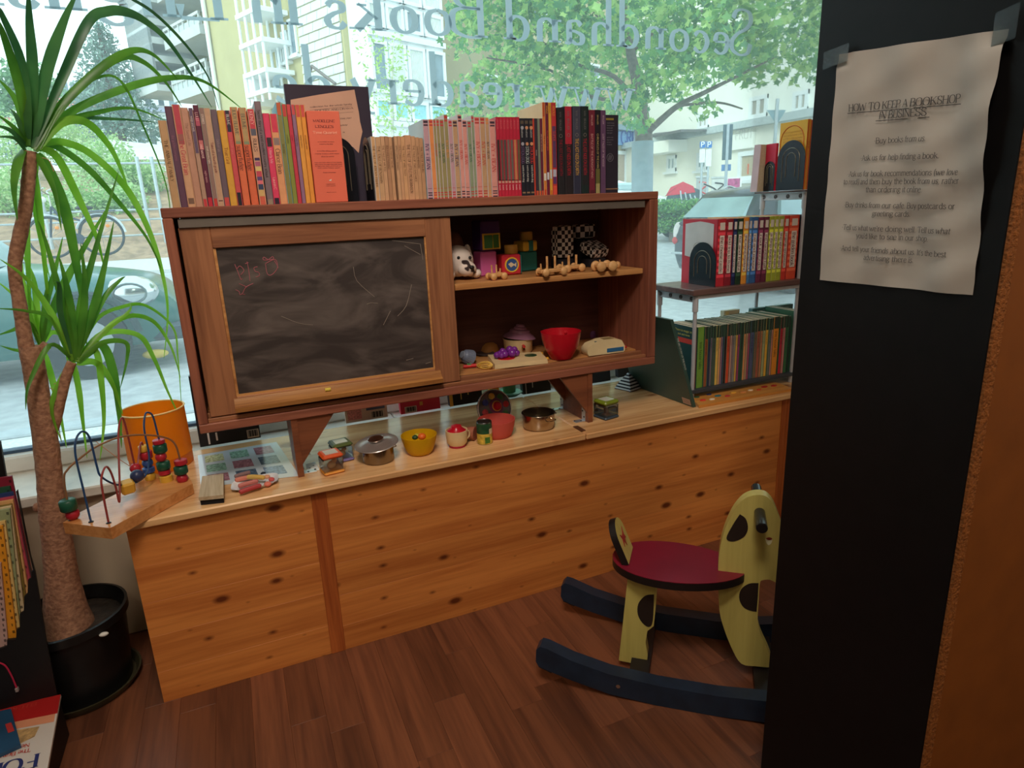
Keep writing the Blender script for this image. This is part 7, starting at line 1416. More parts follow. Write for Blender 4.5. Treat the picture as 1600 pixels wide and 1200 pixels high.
    for i in range(7):
        a = 930+i*34.3; u0, u1 = aty(*ZC(a, 1118), .066)[0], aty(*ZC(a+34.0, 1118), .066)[0]; z1 = float(aty(*ZC(a-45, 285), .066)[2]); p = [(60, 50, 48), (96, 84, 76), (84, 80, 76), (120, 104, 96), (110, 100, 92), (196, 130, 90), (100, 90, 66)][i]
        book(FC, u0, u1, ZT, z1, (190, 42, 66), 'red topped paperback with dark picture spine, %s of seven' % ORD[i], G, .128, 0, ((.20, .72, p), (.17, .21, (206, 160, 140))), [('DRAGON', .76, .97, (220, 110, 116), .5), ('beasts', .03, .15, (236, 200, 196), .45)])
    G = 'black hound story paperbacks'
    for i, (a, b_, c1) in enumerate(((1172, 1217, (120, 90, 130)), (1218, 1262, (190, 200, 196)), (1263, 1309, (206, 70, 70)))):
        u0, u1 = aty(*ZC(a, 1112), .066)[0], aty(*ZC(b_, 1112), .066)[0]; z1 = float(aty(*ZC(a-30, 298), .066)[2])
        b = book(FC, u0, u1, ZT, z1, (38, 40, 50), 'black paperback with %s hound title on the cabinet top' % ('purple', 'white', 'red')[i], G, .128, 0, ((.93, .97, (96, 84, 70)), (.03, .05, (150, 120, 90))), [('STICK DOG', .42, .64, c1, .72), ('wants a hot dog', .1, .40, (214, 214, 206), .4), ('watson', .72, .86, (190, 190, 186), .42)])
        m = MB()
        for f, rg in ((.88, 0), (.675, 0)): m.cyl(((u0+u1)/2, .0655, ZT+(z1-ZT)*f), ((u0+u1)/2, .0652, ZT+(z1-ZT)*f), (u1-u0)*.34, 14)
        part(b, 'round_badges', m, col((214, 150, 110) if i else (170, 170, 180), .5), kind='stuff')
    ZD = lambda x, y: (800+x/6.665, 140+y/6.665)
    R = [(228, 252, 300, (196, 70, 54), 'thin brick red paperback right of the black hound books', (), (), .12), (253, 283, 300, (60, 54, 66), 'thin dark paperback beside the brick red one', ((0, .06, (206, 90, 60)),), [('storms', .3, .6, (190, 180, 170), .5)], .12), (284, 308, 300, (130, 136, 118), 'thin grey green paperback between dark and maroon ones', ((0, .06, (216, 100, 60)),), (), .12), (309, 334, 300, (110, 44, 66), 'thin maroon paperback before the four yellow red tall ones', ((0, .06, (216, 90, 60)),), [('BREAKFAST ON MARS', .3, .8, (220, 180, 150), .5)], .12),
         (335, 366, 132, (214, 128, 60), 'tall thin orange book, first of four with white patches', ((.85, 1, (190, 90, 56)), (.16, .24, (230, 226, 214)), (.0, .06, (210, 80, 50))), [('THE FLY', .4, .65, (120, 44, 40), .5)], .15), (367, 397, 132, (112, 36, 60), 'tall thin maroon book, second of four with white patches', ((.17, .25, (214, 216, 226)), (.0, .09, (120, 36, 60))), [('ARNOLD', .86, .97, (236, 176, 60), .5), ('FLY HIGH FLY GUY', .34, .70, (220, 90, 60), .55)], .15), (398, 426, 134, (226, 170, 66), 'tall thin yellow book, third of four with white patches', ((.18, .28, (196, 206, 216)), (.0, .05, (216, 120, 50))), [('ARNOLD', .86, .97, (150, 90, 40), .5)], .15), (427, 474, 134, (196, 60, 64), 'tall purple and red book, last of four with white patches', ((.3, .75, (96, 64, 100)), (.20, .28, (186, 190, 206)), (.12, .2, (96, 60, 110)), (0, .1, (226, 90, 70))), [('ARNOLD', .86, .97, (230, 160, 60), .5), ('SUPER', .5, .7, (220, 80, 60), .5)], .15)]
    for a, b_, ty, c1, lab, bands, texts, dep in R:
        u0, u1 = aty(*ZD(a, 1098), .066)[0], aty(*ZD(b_, 1098), .066)[0]; z1 = float(aty(*ZD(a-20, ty), .066)[2])
        book(FC, u0, u1, ZT, z1, c1, lab, 'thin picture paperbacks near the right end of the cabinet top', dep, 0, bands, texts, cover=(226, 190, 140) if 'first of four' in lab else None)
    G = 'thick dark hardbacks near the right end of the cabinet top'
    HB = [(482, 552, 186, (42, 42, 46), 'thick black hardback with dark red title, first of four', (150, 30, 50), ()), (554, 639, 174, (44, 40, 44), 'thick hardback with red top half, second of four', (190, 40, 56), ((.58, 1, (186, 48, 66)),)), (641, 722, 172, (72, 74, 90), 'thick slate grey hardback with yellow title, third of four', (226, 176, 70), ((.0, .6, (56, 58, 78)),)), (725, 803, 172, (34, 48, 48), 'thick dark green hardback with red title, last of four', (186, 36, 56), ((.1, .6, (44, 44, 48)),))]
    for a, b_, ty, c1, lab, tc_, bands in HB:
        u0, u1 = aty(*ZD(a, 1080), .066)[0], aty(*ZD(b_, 1080), .066)[0]; z1 = float(aty(*ZD(a-5, ty), .066)[2])
        b = book(FC, u0, u1, ZT, z1, c1, lab, G, .13, .0, bands, [('THE LAST KIDS ON EARTH', .22, .64, tc_, .42), ('MAX & BRALLIER', .74, .95, (120, 116, 116), .26)], hard=True)
        m = MB().tube([((u0+u1)/2+.004*math.cos(q), .0652, ZT+(z1-ZT)*.68+.004*math.sin(q)) for q in np.linspace(0, 6.283, 14)], .0006, 5); part(b, 'round_emblem', m, col((130, 124, 116), .5))
    for a, b_, ty, c1, lab, bands, tt in ((806, 866, 210, (120, 44, 60), 'maroon patterned hardback right of the four thick ones', ((0, .04, (90, 40, 50)),), ('BATTLE OF THE MIDNIGHT KING', (220, 170, 160))), (867, 922, 210, (40, 36, 44), 'black and olive hardback between maroon and purple ones', ((.12, .3, (110, 106, 60)), (0, .12, (176, 164, 110))), ('CHRONICLES OF THE DARK', (196, 176, 110))), (925, 976, 214, (104, 74, 106), 'purple hardback before the front facing dark book', (), ('LOST TALES OF THE WOOD', (206, 180, 190)))):
        u0, u1 = aty(*ZD(a, 1070), .066)[0], aty(*ZD(b_, 1070), .066)[0]; z1 = float(aty(*ZD(a-5, ty), .066)[2])
        book(FC, u0, u1, ZT, z1, c1, lab, 'hardbacks beside the front facing dark book', .125, 0, bands, [(tt[0], .06, .72, tt[1], .34), ('BRALLIER', .8, .94, tt[1], .26)], hard=True)
    # dark book facing the room
    y = .10; x0, x1 = aty(*ZD(972, 1050), y)[0], aty(*ZD(1106, 1050), y)[0]; z1 = float(aty(*ZD(1040, 262), y)[2])
    m = MB(); m.box(x0, x1, y, y+.02, ZT, z1, 0, .001); b = solid('front_facing_book', m, col((50, 46, 58), .4, var=.05), 'dark book facing the room at the right end of the cabinet top', 'book')
    part(b, 'gold_line', MB().box(x0, x1, y-.0006, y, ZT+.009, ZT+.0125), col((140, 112, 90), .4)); part(b, 'title_tag', MB().box(x0+.002, x0+.026, y-.0006, y, z1-.0135, z1-.0085), col((150, 136, 60), .5))
    tm = MB(); h = z1-ZT
    for i, s in enumerate(('a band of young', 'friends must find', 'the last castle', 'before winter', 'comes again')): lettering(tm, s, (x0+.004, y-.0006, z1-.022-i*.0062), (1, 0, 0), (0, 0, 1), .0026, 'l', 1, .6, sub=2, maxw=.024, exact=False, serif=False)
    for i, s in enumerate(('and the woods', 'keep one more', 'old secret', 'for them all')): lettering(tm, s, (x0+.004, y-.0006, z1-.058-i*.0062), (1, 0, 0), (0, 0, 1), .0026, 'l', 1, .6, sub=2, maxw=.024, serif=False)
    part(b, 'printed_text', tm, col((130, 126, 134), .6, var=0), kind='stuff', smooth=0)
    c = ((x0+x1)/2-.006, ZT+h*.46); e = MB().tube([(c[0]+.010*math.cos(q), y-.0006, c[1]+.010*math.sin(q)) for q in np.linspace(0, 6.283, 24)], .0005, 5)
    for dx in (-.004, 0, .004): e.tube([(c[0]+dx-.002, y-.0006, c[1]-.006), (c[0]+dx+.002, y-.0006, c[1]+.006)], .0006, 5)
    part(b, 'round_emblem', e, col((130, 126, 136), .5), kind='stuff')
cabinet_top_books()

# ------------------------------------------------------------------ the tube shelf at the right end of the bench
def right_shelf():
    F = Frame((1.568, .078), (1, 0)); GM = col((186, 188, 194), .4, .1)
    zmid = F.uz(1087, 466)[1]; u2 = F.uz(1240, 560)[0]; zb = F.uz(1150, 597)[1]; ztop = F.uz(1257, 297)[1]
    DEP = .185; f = lambda u, d: tuple(F.p(u, d, 0)[:2])
    t = thing('tube_shelf', 'grey tube shelf unit with brown boards at the right bench end', 'shelf', F.p(.2, .1, H))
    bw = wood('brown_shelf_board', (120, 92, 88), (84, 62, 60), 'x', 5, .3)
    def bx(u0, u1, d0, d1, z0, z1, c=0): m = MB(); m.M = F.M(); m.box(u0, u1, d0, d1, z0, z1, 0, c); return m
    zm1 = F.uz(1072, 452)[1]
    def post(u, d, z1): m = MB(); m.M = F.M(); m.cyl((u, d, H+.0005), (u, d, z1), .0062, 14); return part(t, 'post', m, GM)
    post(0, .006, zm1-.022); post(0, DEP, zm1-.022); post(u2, .006, ztop-.006); post(u2, DEP, ztop-.006); post(.70, .006, ztop-.006)
    part(t, 'middle_board', bx(-.022, .72, -.012, DEP+.02, zm1-.022, zm1-.004, .002), bw)
    part(t, 'lower_board', bx(-.02, .72, -.006, DEP+.01, zb-.012, zb-.001, .001), col((60, 66, 74), .5), label='dark slate lower board')
    part(t, 'top_board', bx(u2-.02, .72, -.012, DEP+.02, ztop-.005, ztop, .001), bw)
    part(t, 'front_rail', bx(0, .70, -.004, .004, zm1-.034, zm1-.023), GM)
    for u, z, n in ((0, zm1-.023, 4), (u2, ztop-.006, 4)):
        e = part(t, 'end_bracket', bx(u-.004, u+.004, 0, DEP+.006, z-.022, z, .001), GM, label='grey plastic end bracket with holes')
        for i in range(n):
            d = .02+(DEP-.03)*i/(n-1); m = MB(); m.M = F.M(); m.tube([(u-.005+.0, d+.0055*math.cos(q), z-.011+.0055*math.sin(q)) for q in np.linspace(0, 6.283, 14)], .0014, 5); m.cyl((u-.0048, d, z-.011), (u-.0044, d, z-.011), .0045, 12); part(e, 'screw_hole', m, col((96, 90, 92), .5), kind='stuff')
        for d in (.006, DEP): m = MB(); m.M = F.M(); m.cyl((u, d, z-.05), (u, d, z-.0005), .009, 14); part(e, 'post_socket', m, GM)
    for d in (.006, DEP): m = MB(); m.M = F.M(); m.cyl((u2, d, H+.001), (u2, d, H+.028), .009, 14); part(t, 'post_foot', m, GM)
    m = MB(); m.M = F.M(); m.cyl((u2, .006, zm1-.05), (u2, .006, zm1-.022), .0085, 14); part(t, 'post_collar', m, GM)
    for (u0, u1, d, l) in ((u2-.055, u2+.03, .03, 'a'), (u2-.03, u2+.02, .10, 'b')): part(t, 'loose_sheet', bx(u0, u1, d-.03, d+.03, ztop+.0002, ztop+.0016), col((206, 214, 226), .3), label='pale thin plastic strip')
    # middle row
    z7 = lambda x, y: (1020+x/3.75, 320+y/3.75); Zm = zm1-.0037
    G = 'chequered series books on the middle shelf'
    dd = .012
    cols = [((186, 44, 58), 'red'), ((140, 36, 50), 'dark red'), ((30, 40, 80), 'navy'), ((32, 60, 44), 'dark green'), ((226, 150, 60), 'orange'), ((70, 120, 170), 'pale blue'), ((54, 100, 160), 'blue'), ((110, 44, 74), 'wine red'), ((104, 40, 66), 'maroon'), ((166, 176, 50), 'lime'), ((170, 182, 60), 'yellow lime'), ((160, 170, 56), 'olive lime'), ((206, 60, 50), 'scarlet'), ((220, 80, 54), 'bright red'), ]
    ed = [365, 415, 455, 478, 512, 545, 562, 598, 630, 660, 690, 715, 745, 775, 832]
    us = [F.uz(*z7(x, 487-(x-365)*.085), dd)[0] for x in ed]
    zt0 = F.uz(*z7(380, 86), dd)[1]
    for i, (rg, cn) in enumerate(cols):
        alt = tuple(min(255, int(v*1.35+18)) for v in rg); bands = [(.13+.09*k, .175+.09*k, alt) for k in range(9)]
        b = book(F, us[i], us[i+1], Zm, zt0+random.uniform(-.001, .002), rg, '%s chequered paperback with a long white title strip on the middle shelf' % cn, G, .165, dd, bands, [], cover=(196, 40, 60) if i == 0 else (206, 210, 120) if 'lime' in cn else (206, 60, 60) if i > 11 else None)
        w = us[i+1]-us[i]; m = MB(); m.M = F.M(); o = dd-.0012
        H_ = zt0-Zm
        m.box(us[i]+w*.28, us[i+1]-w*.2, o, o+.0008, Zm+H_*.19, Zm+H_*.76, 0, .0003); m.box(us[i]+w*.25, us[i+1]-w*.18, o, o+.0008, Zm+H_*.84, Zm+H_*.95, 0, .0003); part(b, 'title_strip', m, col((222, 214, 206), .5), kind='stuff')
        tm = MB(); P = F.p(us[i]+w*.36, o-.0003, Zm+H_*.74); lettering(tm, ('the cheese castle', 'field trip to Rome', 'mouse in space', 'fur and fright', 'the mona mystery', 'wild west', 'cat and mouse', 'red pizzas', 'the haunted hall', 'a fine holiday', 'run for the hills', 'the ghost train', 'singing sensation', 'the golden book')[i], P, (0, 0, -1), F.U, w*.34, 'l', 1.1, .6, sub=2, maxw=H_*.53, exact=True, serif=False); part(b, 'spine_lettering', tm, col((110, 60, 70), .6, var=0), kind='stuff', smooth=0)
        if i == 0:
            q = MB(); q.M = F.M(); q.prism([(dd+.016, Zm+.088), (dd+.016, zt0-.014), (dd+.04, zt0-.010), (dd+.08, zt0-.006), (dd+.12, zt0-.010), (dd+.15, zt0-.014), (dd+.15, Zm+.088), (dd+.08, Zm+.078)], (us[0]-.0008, 0, 0), (0, 1, 0), (0, 0, 1), (-1, 0, 0), 0, .0003); part(b, 'white_label', q, col((206, 210, 210), .5), label='white label with a round drawing', smooth=0)
            q = MB(); q.M = F.M(); q.tube([(us[0]-.0014, dd+.082+.026*math.cos(a), Zm+.112+.020*math.sin(a)) for a in np.linspace(0, 6.283, 16)], .0005, 4); part(b, 'round_drawing', q, col((120, 120, 124), .6))
    bookend(F, us[0]-.006, dd-.006, .125, Zm+.0003, (zt0-Zm)*.66, 'black metal bookend before the red chequered book on the middle shelf', 'bookends on the tube shelf')
    us2 = F.uz(*z7(868, 425), dd)[0]
    for i, (rg, cn) in enumerate((((26, 26, 30), 'black book right of the front post on the middle shelf'), ((206, 90, 50), 'orange and black chequered book right of the front post'))):
        book(F, us2+.008*i-.008+.001*i, us2+.022*i, Zm, zt0, rg, cn, G, .165, dd, [(.1*k, .1*k+.05, (30, 26, 26)) for k in range(10)] if i else (), ())
    # lower row
    z8 = lambda x, y: (1060+x/6, 440+y/6); Zb = zb-.0005; G = 'thin series paperbacks on the lower shelf'; dd = .010
    B = [(130, 158, (110, 44, 50), 'dark maroon'), (163, 226, (112, 156, 64), 'wide leaf green'), (230, 262, (146, 84, 54), 'brown'), (262, 284, (46, 52, 84), 'navy'), (284, 302, (120, 104, 120), 'greyish violet'), (304, 332, (76, 88, 80), 'dark grey green'), (334, 360, (222, 186, 96), 'pale yellow'), (360, 380, (222, 164, 110), 'peach'), (380, 396, (150, 110, 140), 'mauve'), (396, 411, (54, 62, 100), 'dark blue'), (411, 434, (54, 34, 44), 'blackish red'), (435, 466, (206, 84, 56), 'orange red'), (466, 484, (196, 150, 140), 'dusty pink'), (484, 500, (140, 116, 130), 'grey mauve'), (500, 516, (150, 144, 136), 'stone grey'), (516, 535, (220, 170, 80), 'golden yellow'), (535, 557, (150, 70, 110), 'magenta'), (560, 588, (52, 74, 62), 'bottle green'), (590, 612, (214, 150, 100), 'apricot'), (612, 630, (190, 150, 120), 'beige'), (630, 648, (170, 80, 110), 'raspberry'), (650, 690, (84, 92, 126), 'slate blue'), (690, 712, (120, 96, 84), 'taupe'), (712, 745, (166, 96, 76), 'rust'), (745, 766, (190, 130, 90), 'copper'), (766, 790, (170, 176, 130), 'sage'), (790, 817, (226, 176, 70), 'amber'), (820, 845, (110, 116, 110), 'mid grey'), (845, 860, (206, 140, 130), 'salmon'), (860, 916, (226, 144, 50), 'wide orange'), (925, 954, (190, 44, 66), 'crimson'), (954, 975, (206, 130, 130), 'light pink'), (975, 1002, (60, 110, 70), 'mid green'), (1002, 1020, (34, 50, 46), 'near black green'), (1044, 1080, (50, 130, 80), 'bright green'), (1082, 1112, (70, 64, 120), 'violet blue')]
    ztl = F.uz(*z8(560, 385), dd)[1]
    for i, (a, b_, rg, cn) in enumerate(B):
        by = lambda x: 1003-(x-150)*.165
        u0, u1 = F.uz(*z8(a, by(a)), dd)[0], F.uz(*z8(b_, by(b_)), dd)[0]
        zt = ztl+random.uniform(-.002, .002)+(.012 if i > 33 else 0)
        bands = () if i in (1, 34, 35) else ((.80, 1, (44, 62, 52)),)
        book(F, u0, u1, Zb, zt, rg, '%s thin paperback on the lower tube shelf, %s from its left post' % (cn, ORD[i]), G, .13, dd, bands, [('tree house tales', .28, .76, tuple(int(v*.55) for v in rg), .4)] if u1-u0 > .005 else (), cover=(70, 120, 90) if i % 4 else (36, 74, 76))
        if i == 0:
            q = MB(); q.M = F.M(); uu = u0-.0006; hh = zt-Zb
            q.quad((uu, dd+.001, Zb+hh*.72), (uu, dd+.1, Zb+hh*.72), (uu, dd+.1, Zb+hh*.80), (uu, dd+.001, Zb+hh*.80)); cov = bpy.data.objects[[o.name for o in COL.objects if o.get('label', '').startswith('dark maroon thin')][0]]
            part(cov, 'red_band', q, col((206, 70, 60), .5), smooth=0); tm = MB(); lettering(tm, 'There is magic in', F.p(u0-.001, dd+.095, Zb+hh*.90), -F.D, (0, 0, 1), .007, 'l', 1.1, .6, sub=2, maxw=.085, exact=True, serif=False); lettering(tm, 'Jack and Annie', F.p(u0-.001, dd+.08, Zb+hh*.84), -F.D, (0, 0, 1), .006, 'l', 1.1, .6, sub=2, maxw=.06, exact=True, serif=False); part(cov, 'cover_lettering', tm, col((206, 196, 90), .5, var=0), kind='stuff', smooth=0)
    # taller books in the second row behind
    for a, b_, ty, rg, lab, dep in ((415, 560, 250, (222, 212, 180), 'cream and green book standing behind the thin paperbacks', .02), (675, 1050, 215, (74, 116, 116), 'large teal book standing behind the thin paperbacks', .02)):
        d = .150; u0, u1 = F.uz(*z8(a, 600), d)[0], F.uz(*z8(b_, 560), d)[0]; z1 = F.uz(*z8((a+b_)/2, ty+20), d)[1]; m = MB(); m.M = F.M(); m.box(u0, u1, d, d+dep, Zb, z1, 0, .001)
        b = solid('tall_book', m, col(rg, .4, var=.06), lab, 'book', 'tall books behind the lower row', origin=tuple(F.p(u0, d, Zb)))
        if rg[0] < 100: tm = MB(); lettering(tm, 'MAGIC TREE HOUSE', F.p(u0+.02, d-.0006, z1-.017), F.U, (0, 0, 1), .010, 'l', 1, .6, sub=2, maxw=(u1-u0)*.8, exact=True); part(b, 'cover_lettering', tm, col((150, 180, 170), .5), kind='stuff', smooth=0)
        else: m = MB(); m.M = F.M(); m.box(u0+.006, u0+.02, d-.0006, d, Zb, z1-.003); part(b, 'pale_strip', m, col((236, 214, 150), .5))
    # top row
    zT = lambda x, y: (1140+x/8.573, 170+y/8.573); Zt = ztop+.0018; G = 'books on the top shelf of the tube unit'; dd = .015
    u = lambda x, y=1030: F.uz(*zT(x, y), dd)[0]; zz = lambda x, y: F.uz(*zT(x, y), dd)[1]
    a0 = u(985)
    for i, (x0, x1, ty, rg, lab) in enumerate(((985, 1005, 130, (206, 96, 50), 'orange spined book behind the yellow cover on the top shelf'), (1007, 1030, 130, (222, 150, 60), 'narrow amber book second from the yellow cover'), (1032, 1062, 140, (196, 84, 50), 'rust red book third from the yellow cover'), (1064, 1098, 145, (206, 100, 60), 'brick orange book fourth from the yellow cover'), (1100, 1150, 150, (226, 176, 66), 'yellow book with a blue mark at the right of the top shelf'), (1152, 1200, 150, (220, 170, 60), 'yellow book half hidden by the black panel on the top shelf'))):
        b = book(F, u(x0, 1010), u(x1, 1020), Zt, zz(1010, ty+5), rg, lab, G, .110, dd, ((.88, .96, (60, 90, 140)),) if 'blue mark' in lab else (), [('warrior cats', .2, .7, (120, 40, 30), .5)], cover=(236, 176, 40) if i == 0 else None)
        if i == 0:
            q = MB(); q.M = F.M(); uu = u(x0, 1010)-.0006; hh = zz(1010, ty+5)-Zt; n = 16
            q.tube([(uu, dd+.0575-.047*math.cos(math.pi*k/n), Zt+hh*.72+hh*.22*math.sin(math.pi*k/n)) for k in range(n+1)], .0012, 5); q.tube([(uu, dd+.0105, Zt), (uu, dd+.0105, Zt+hh*.72)], .0012, 5).tube([(uu, dd+.1045, Zt), (uu, dd+.1045, Zt+hh*.72)], .0012, 5); part(b, 'cover_border', q, col((220, 110, 40), .5), label='orange arched border', kind='stuff')
            tm = MB()
            for k, s in enumerate(('Wherever you find yourself', 'there will be friends to find', 'and hills to climb and books', 'to read before the night', 'comes down again')): lettering(tm, s, F.p(uu-.0008, dd+.094, Zt+hh*(.84-.045*k)), -F.D, (0, 0, 1), .0052, 'l', 1.1, .6, sub=2, maxw=.078, exact=True, serif=False)
            part(b, 'cover_lettering', tm, col((206, 136, 40), .6, var=0), kind='stuff', smooth=0)
    bookend(F, a0-.005, dd-.004, .112, Zt, zz(960, 395)-Zt, 'black metal bookend before the yellow cover on the top shelf', 'bookends on the tube shelf')
    # second bookend, red book and thick cream book deeper in at the board's left edge
    bookend(F, a0-.008, .130, .045, Zt, .095, 'second black bookend, half hidden left of the arched one', 'bookends on the tube shelf')
    book(F, a0-.006, a0+.004, Zt, Zt+.150, (206, 40, 70), 'bright red book between cream book and bookend on the top shelf', G, .044, .131)
    h = .150; m = MB(); m.M = F.M(); m.hexa([(a0-.034, .178, Zt), (a0+.012, .178, Zt), (a0+.012, .204, Zt), (a0-.034, .204, Zt), (a0-.026, .178, Zt+h), (a0+.020, .178, Zt+h), (a0+.020, .204, Zt+h), (a0-.026, .204, Zt+h)])
    b = solid('thick_book', m, col((196, 178, 150), .7, var=.08, scale=200), 'thick cream book showing its page edge at the left of the top shelf', 'book', G, origin=tuple(F.p(a0, .18, Zt)))
    m = MB(); m.M = F.M(); m.hexa([(a0-.036, .176, Zt), (a0-.0342, .176, Zt), (a0-.0342, .206, Zt), (a0-.036, .206, Zt), (a0-.028, .176, Zt+h+.001), (a0-.0262, .176, Zt+h+.001), (a0-.0262, .206, Zt+h+.001), (a0-.028, .206, Zt+h+.001)]); part(b, 'lilac_cover', m, col((206, 176, 180), .5))
right_shelf()
# ------------------------------------------------------------------ rocking animal
def rocking_animal():
    U = np.array([.76, -.65, 0]); U /= np.linalg.norm(U); N = np.array([U[1], -U[0], 0]); P0 = np.array([.915, -.21, 0]); Z = np.array([0, 0, 1.0])
    C0 = .0125
    def pl(px, py, o): d = ray(px, py); p = P0+N*o; t = N@(p-CP)/(N@d); q = CP+d*t; return float((q-P0)@U), float(q[2])
    t = thing('rocking_dog', 'painted yellow wooden rocking dog with red seat and blue rockers', 'rocking toy', P0+U*.35)
    YEL = wood('yellow_paint', (212, 198, 112), (196, 180, 98), 'z', 5, .38, bump=.05); BLU = col((30, 46, 66), .4, var=.2, scale=30); DK = col((44, 34, 30), .45, var=.15); RED = col((132, 26, 50), .28, var=.12, scale=10); BLK = col((30, 24, 24), .45)
    mp_ = [(-.006, .062), (.0, .050), (.03, .040), (.08, .0265), (.165, .008), (.27, .0006), (.40, .0006), (.50, .008), (.585, .0265), (.635, .040), (.665, .050), (.671, .062)]
    top = [(.668, .090), (.66, .100), (.645, .100), (.585, .080), (.50, .062), (.40, .053), (.27, .053), (.165, .061), (.08, .080), (.02, .102), (.005, .104), (-.004, .094)]
    for o in (.145, -.12):
        m = MB().prism(mp_+top, P0+N*o, U, Z, N, -.017, .017); r = part(t, 'rocker', m, BLU, label='dark blue worn rocker')
        q = MB()
        for uu in (.185, .50): q.cyl(P0+N*(o+.017)+U*uu+Z*.034, P0+N*(o+.0185)+U*uu+Z*.034, .005, 12)
        part(r, 'screw', q, STEEL, kind='stuff'); part(r, 'rubber_stop', MB().prism([(.0, .047), (.03, .036), (.035, .044), (.002, .058)], P0+N*o, U, Z, N, -.016, .016), BLK)
    for uu in (.225, .50): part(t, 'cross_bar', MB().prism([(uu-.022, .010), (uu+.022, .010), (uu+.022, .032), (uu-.022, .032)], P0, U, Z, N, -.102, .127), BLK, label='dark cross bar')
    z4 = lambda x, y: (820+x/3, 740+y/3)
    def shape(pts, o, t0, t1, mt, nm, lab=None, sub=4, conv=z4, side=None):
        q = smoothline([np.array(pl(*conv(*p), o+t1)) for p in pts], sub) if sub else [np.array(pl(*conv(*p), o+t1)) for p in pts]
        m = MB().prism([tuple(a) for a in q], P0+N*o, U, Z, N, t0, t1, 0, None if side is None else 1); return part(t, nm, m, mt if side is None else [mt, side], lab, smooth=30)
    TH = .014
    head = [(907, 500), (907, 430), (915, 350), (935, 270), (970, 190), (1010, 135), (1050, 108), (1100, 100), (1140, 112), (1170, 150), (1190, 200), (1215, 260), (1260, 320), (1300, 390), (1290, 460), (1240, 500), (1190, 515), (1150, 498), (1115, 500), (1102, 515), (1096, 600), (1092, 690), (1108, 760), (1140, 830), (1157, 880), (1154, 907), (1080, 903), (1016, 892), (975, 830), (935, 730), (912, 640)]
    hd = shape(head+[head[0]], C0, -TH, TH, YEL, 'head_board', 'yellow dog head and front leg board', 3)
    leg = [(484, 470), (622, 505), (612, 640), (604, 715), (575, 738), (566, 790), (576, 850), (572, 890), (560, 900), (440, 876), (462, 680)]
    lg = shape(leg, C0+.03, -TH, TH, YEL, 'rear_leg', None, 0)
    def patch(par, pts, o, nm='dark_spot', mt=DK, sub=4):
        q = smoothline([np.array(pl(*z4(*p), o)) for p in pts+[pts[0]]], sub); part(par, nm, MB().prism([tuple(a) for a in q[:-1]], P0+N*o, U, Z, N, -.0008, .0008), mt, smooth=0)
    patch(lg, [(606, 566), (565, 572), (532, 610), (530, 660), (552, 700), (582, 718), (600, 690)], C0+.03+TH)
    patch(hd, [(1096, 513), (1050, 516), (1012, 545), (1006, 590), (1030, 630), (1080, 646), (1088, 630)], C0+TH); patch(hd, [(1008, 190), (975, 240), (945, 302), (975, 318), (1025, 298), (1046, 258), (1036, 212)], C0+TH)
    patch(hd, [(1128, 306), (1145, 300), (1160, 307), (1155, 326), (1142, 334), (1132, 322)], C0+TH, 'eye', col((240, 236, 190), .4)); patch(hd, [(1130, 304), (1145, 299), (1160, 305), (1145, 311)], C0+TH+.0012, 'pupil', col((120, 40, 30), .4))
    zs = .275
    n = 40; q = []
    for i in range(n):
        a = 2*math.pi*i/n; q.append((.300+.150*math.cos(a), C0-.004+.088*math.sin(a)*(1-.12*math.cos(a))))
    part(t, 'seat', MB().prism(q, P0+Z*zs, U, N, Z, -.0015, .0, 0), RED, label='glossy dark red seat', smooth=30)
    part(t, 'seat_edge', MB().prism(q, P0+Z*zs, U, N, Z, -.020, -.0016, 0), BLK, label='black seat edge', smooth=30)
    # tail plate
    B = P0+U*.186+N*C0+Z*(zs+.0005); V = np.array(Z*math.cos(R_(22))-U*math.sin(R_(22))); W = np.cross(V, N); W = W if W@U > 0 else -W
    out = [(-.040, 0)]+[(.040*math.cos(a), .058+.040*math.sin(a)) for a in np.linspace(math.pi, 0, 14)]+[(.040, 0)]
    tp = part(t, 'tail_plate', MB().prism(out, B, N, V, W, -.008, .008, 0, 1), [YEL, BLK], 'yellow tail plate with black edge', smooth=30)
    fig = [(-.018, .070), (-.006, .058), (.006, .056), (.018, .066), (.012, .052), (.018, .034), (.006, .044), (-.004, .026), (-.006, .044), (-.018, .040), (-.012, .052)]
    part(tp, 'red_figure', MB().prism(fig, B, N, V, W, .0082, .0092), col((170, 44, 46), .45), smooth=0)
    u, z = pl(1187, 801, C0+TH); A = P0+U*u+Z*z
    part(t, 'handle_bar', MB().cyl(A+N*(C0-.115), A+N*(C0+.085), .0115, 20), col((70, 72, 78), .25, .7), label='dark grip bar through the head')
    part(t, 'grip_end', MB().cyl(A+N*(C0+.0851), A+N*(C0+.087), .0105, 18), BLK)
rocking_animal()

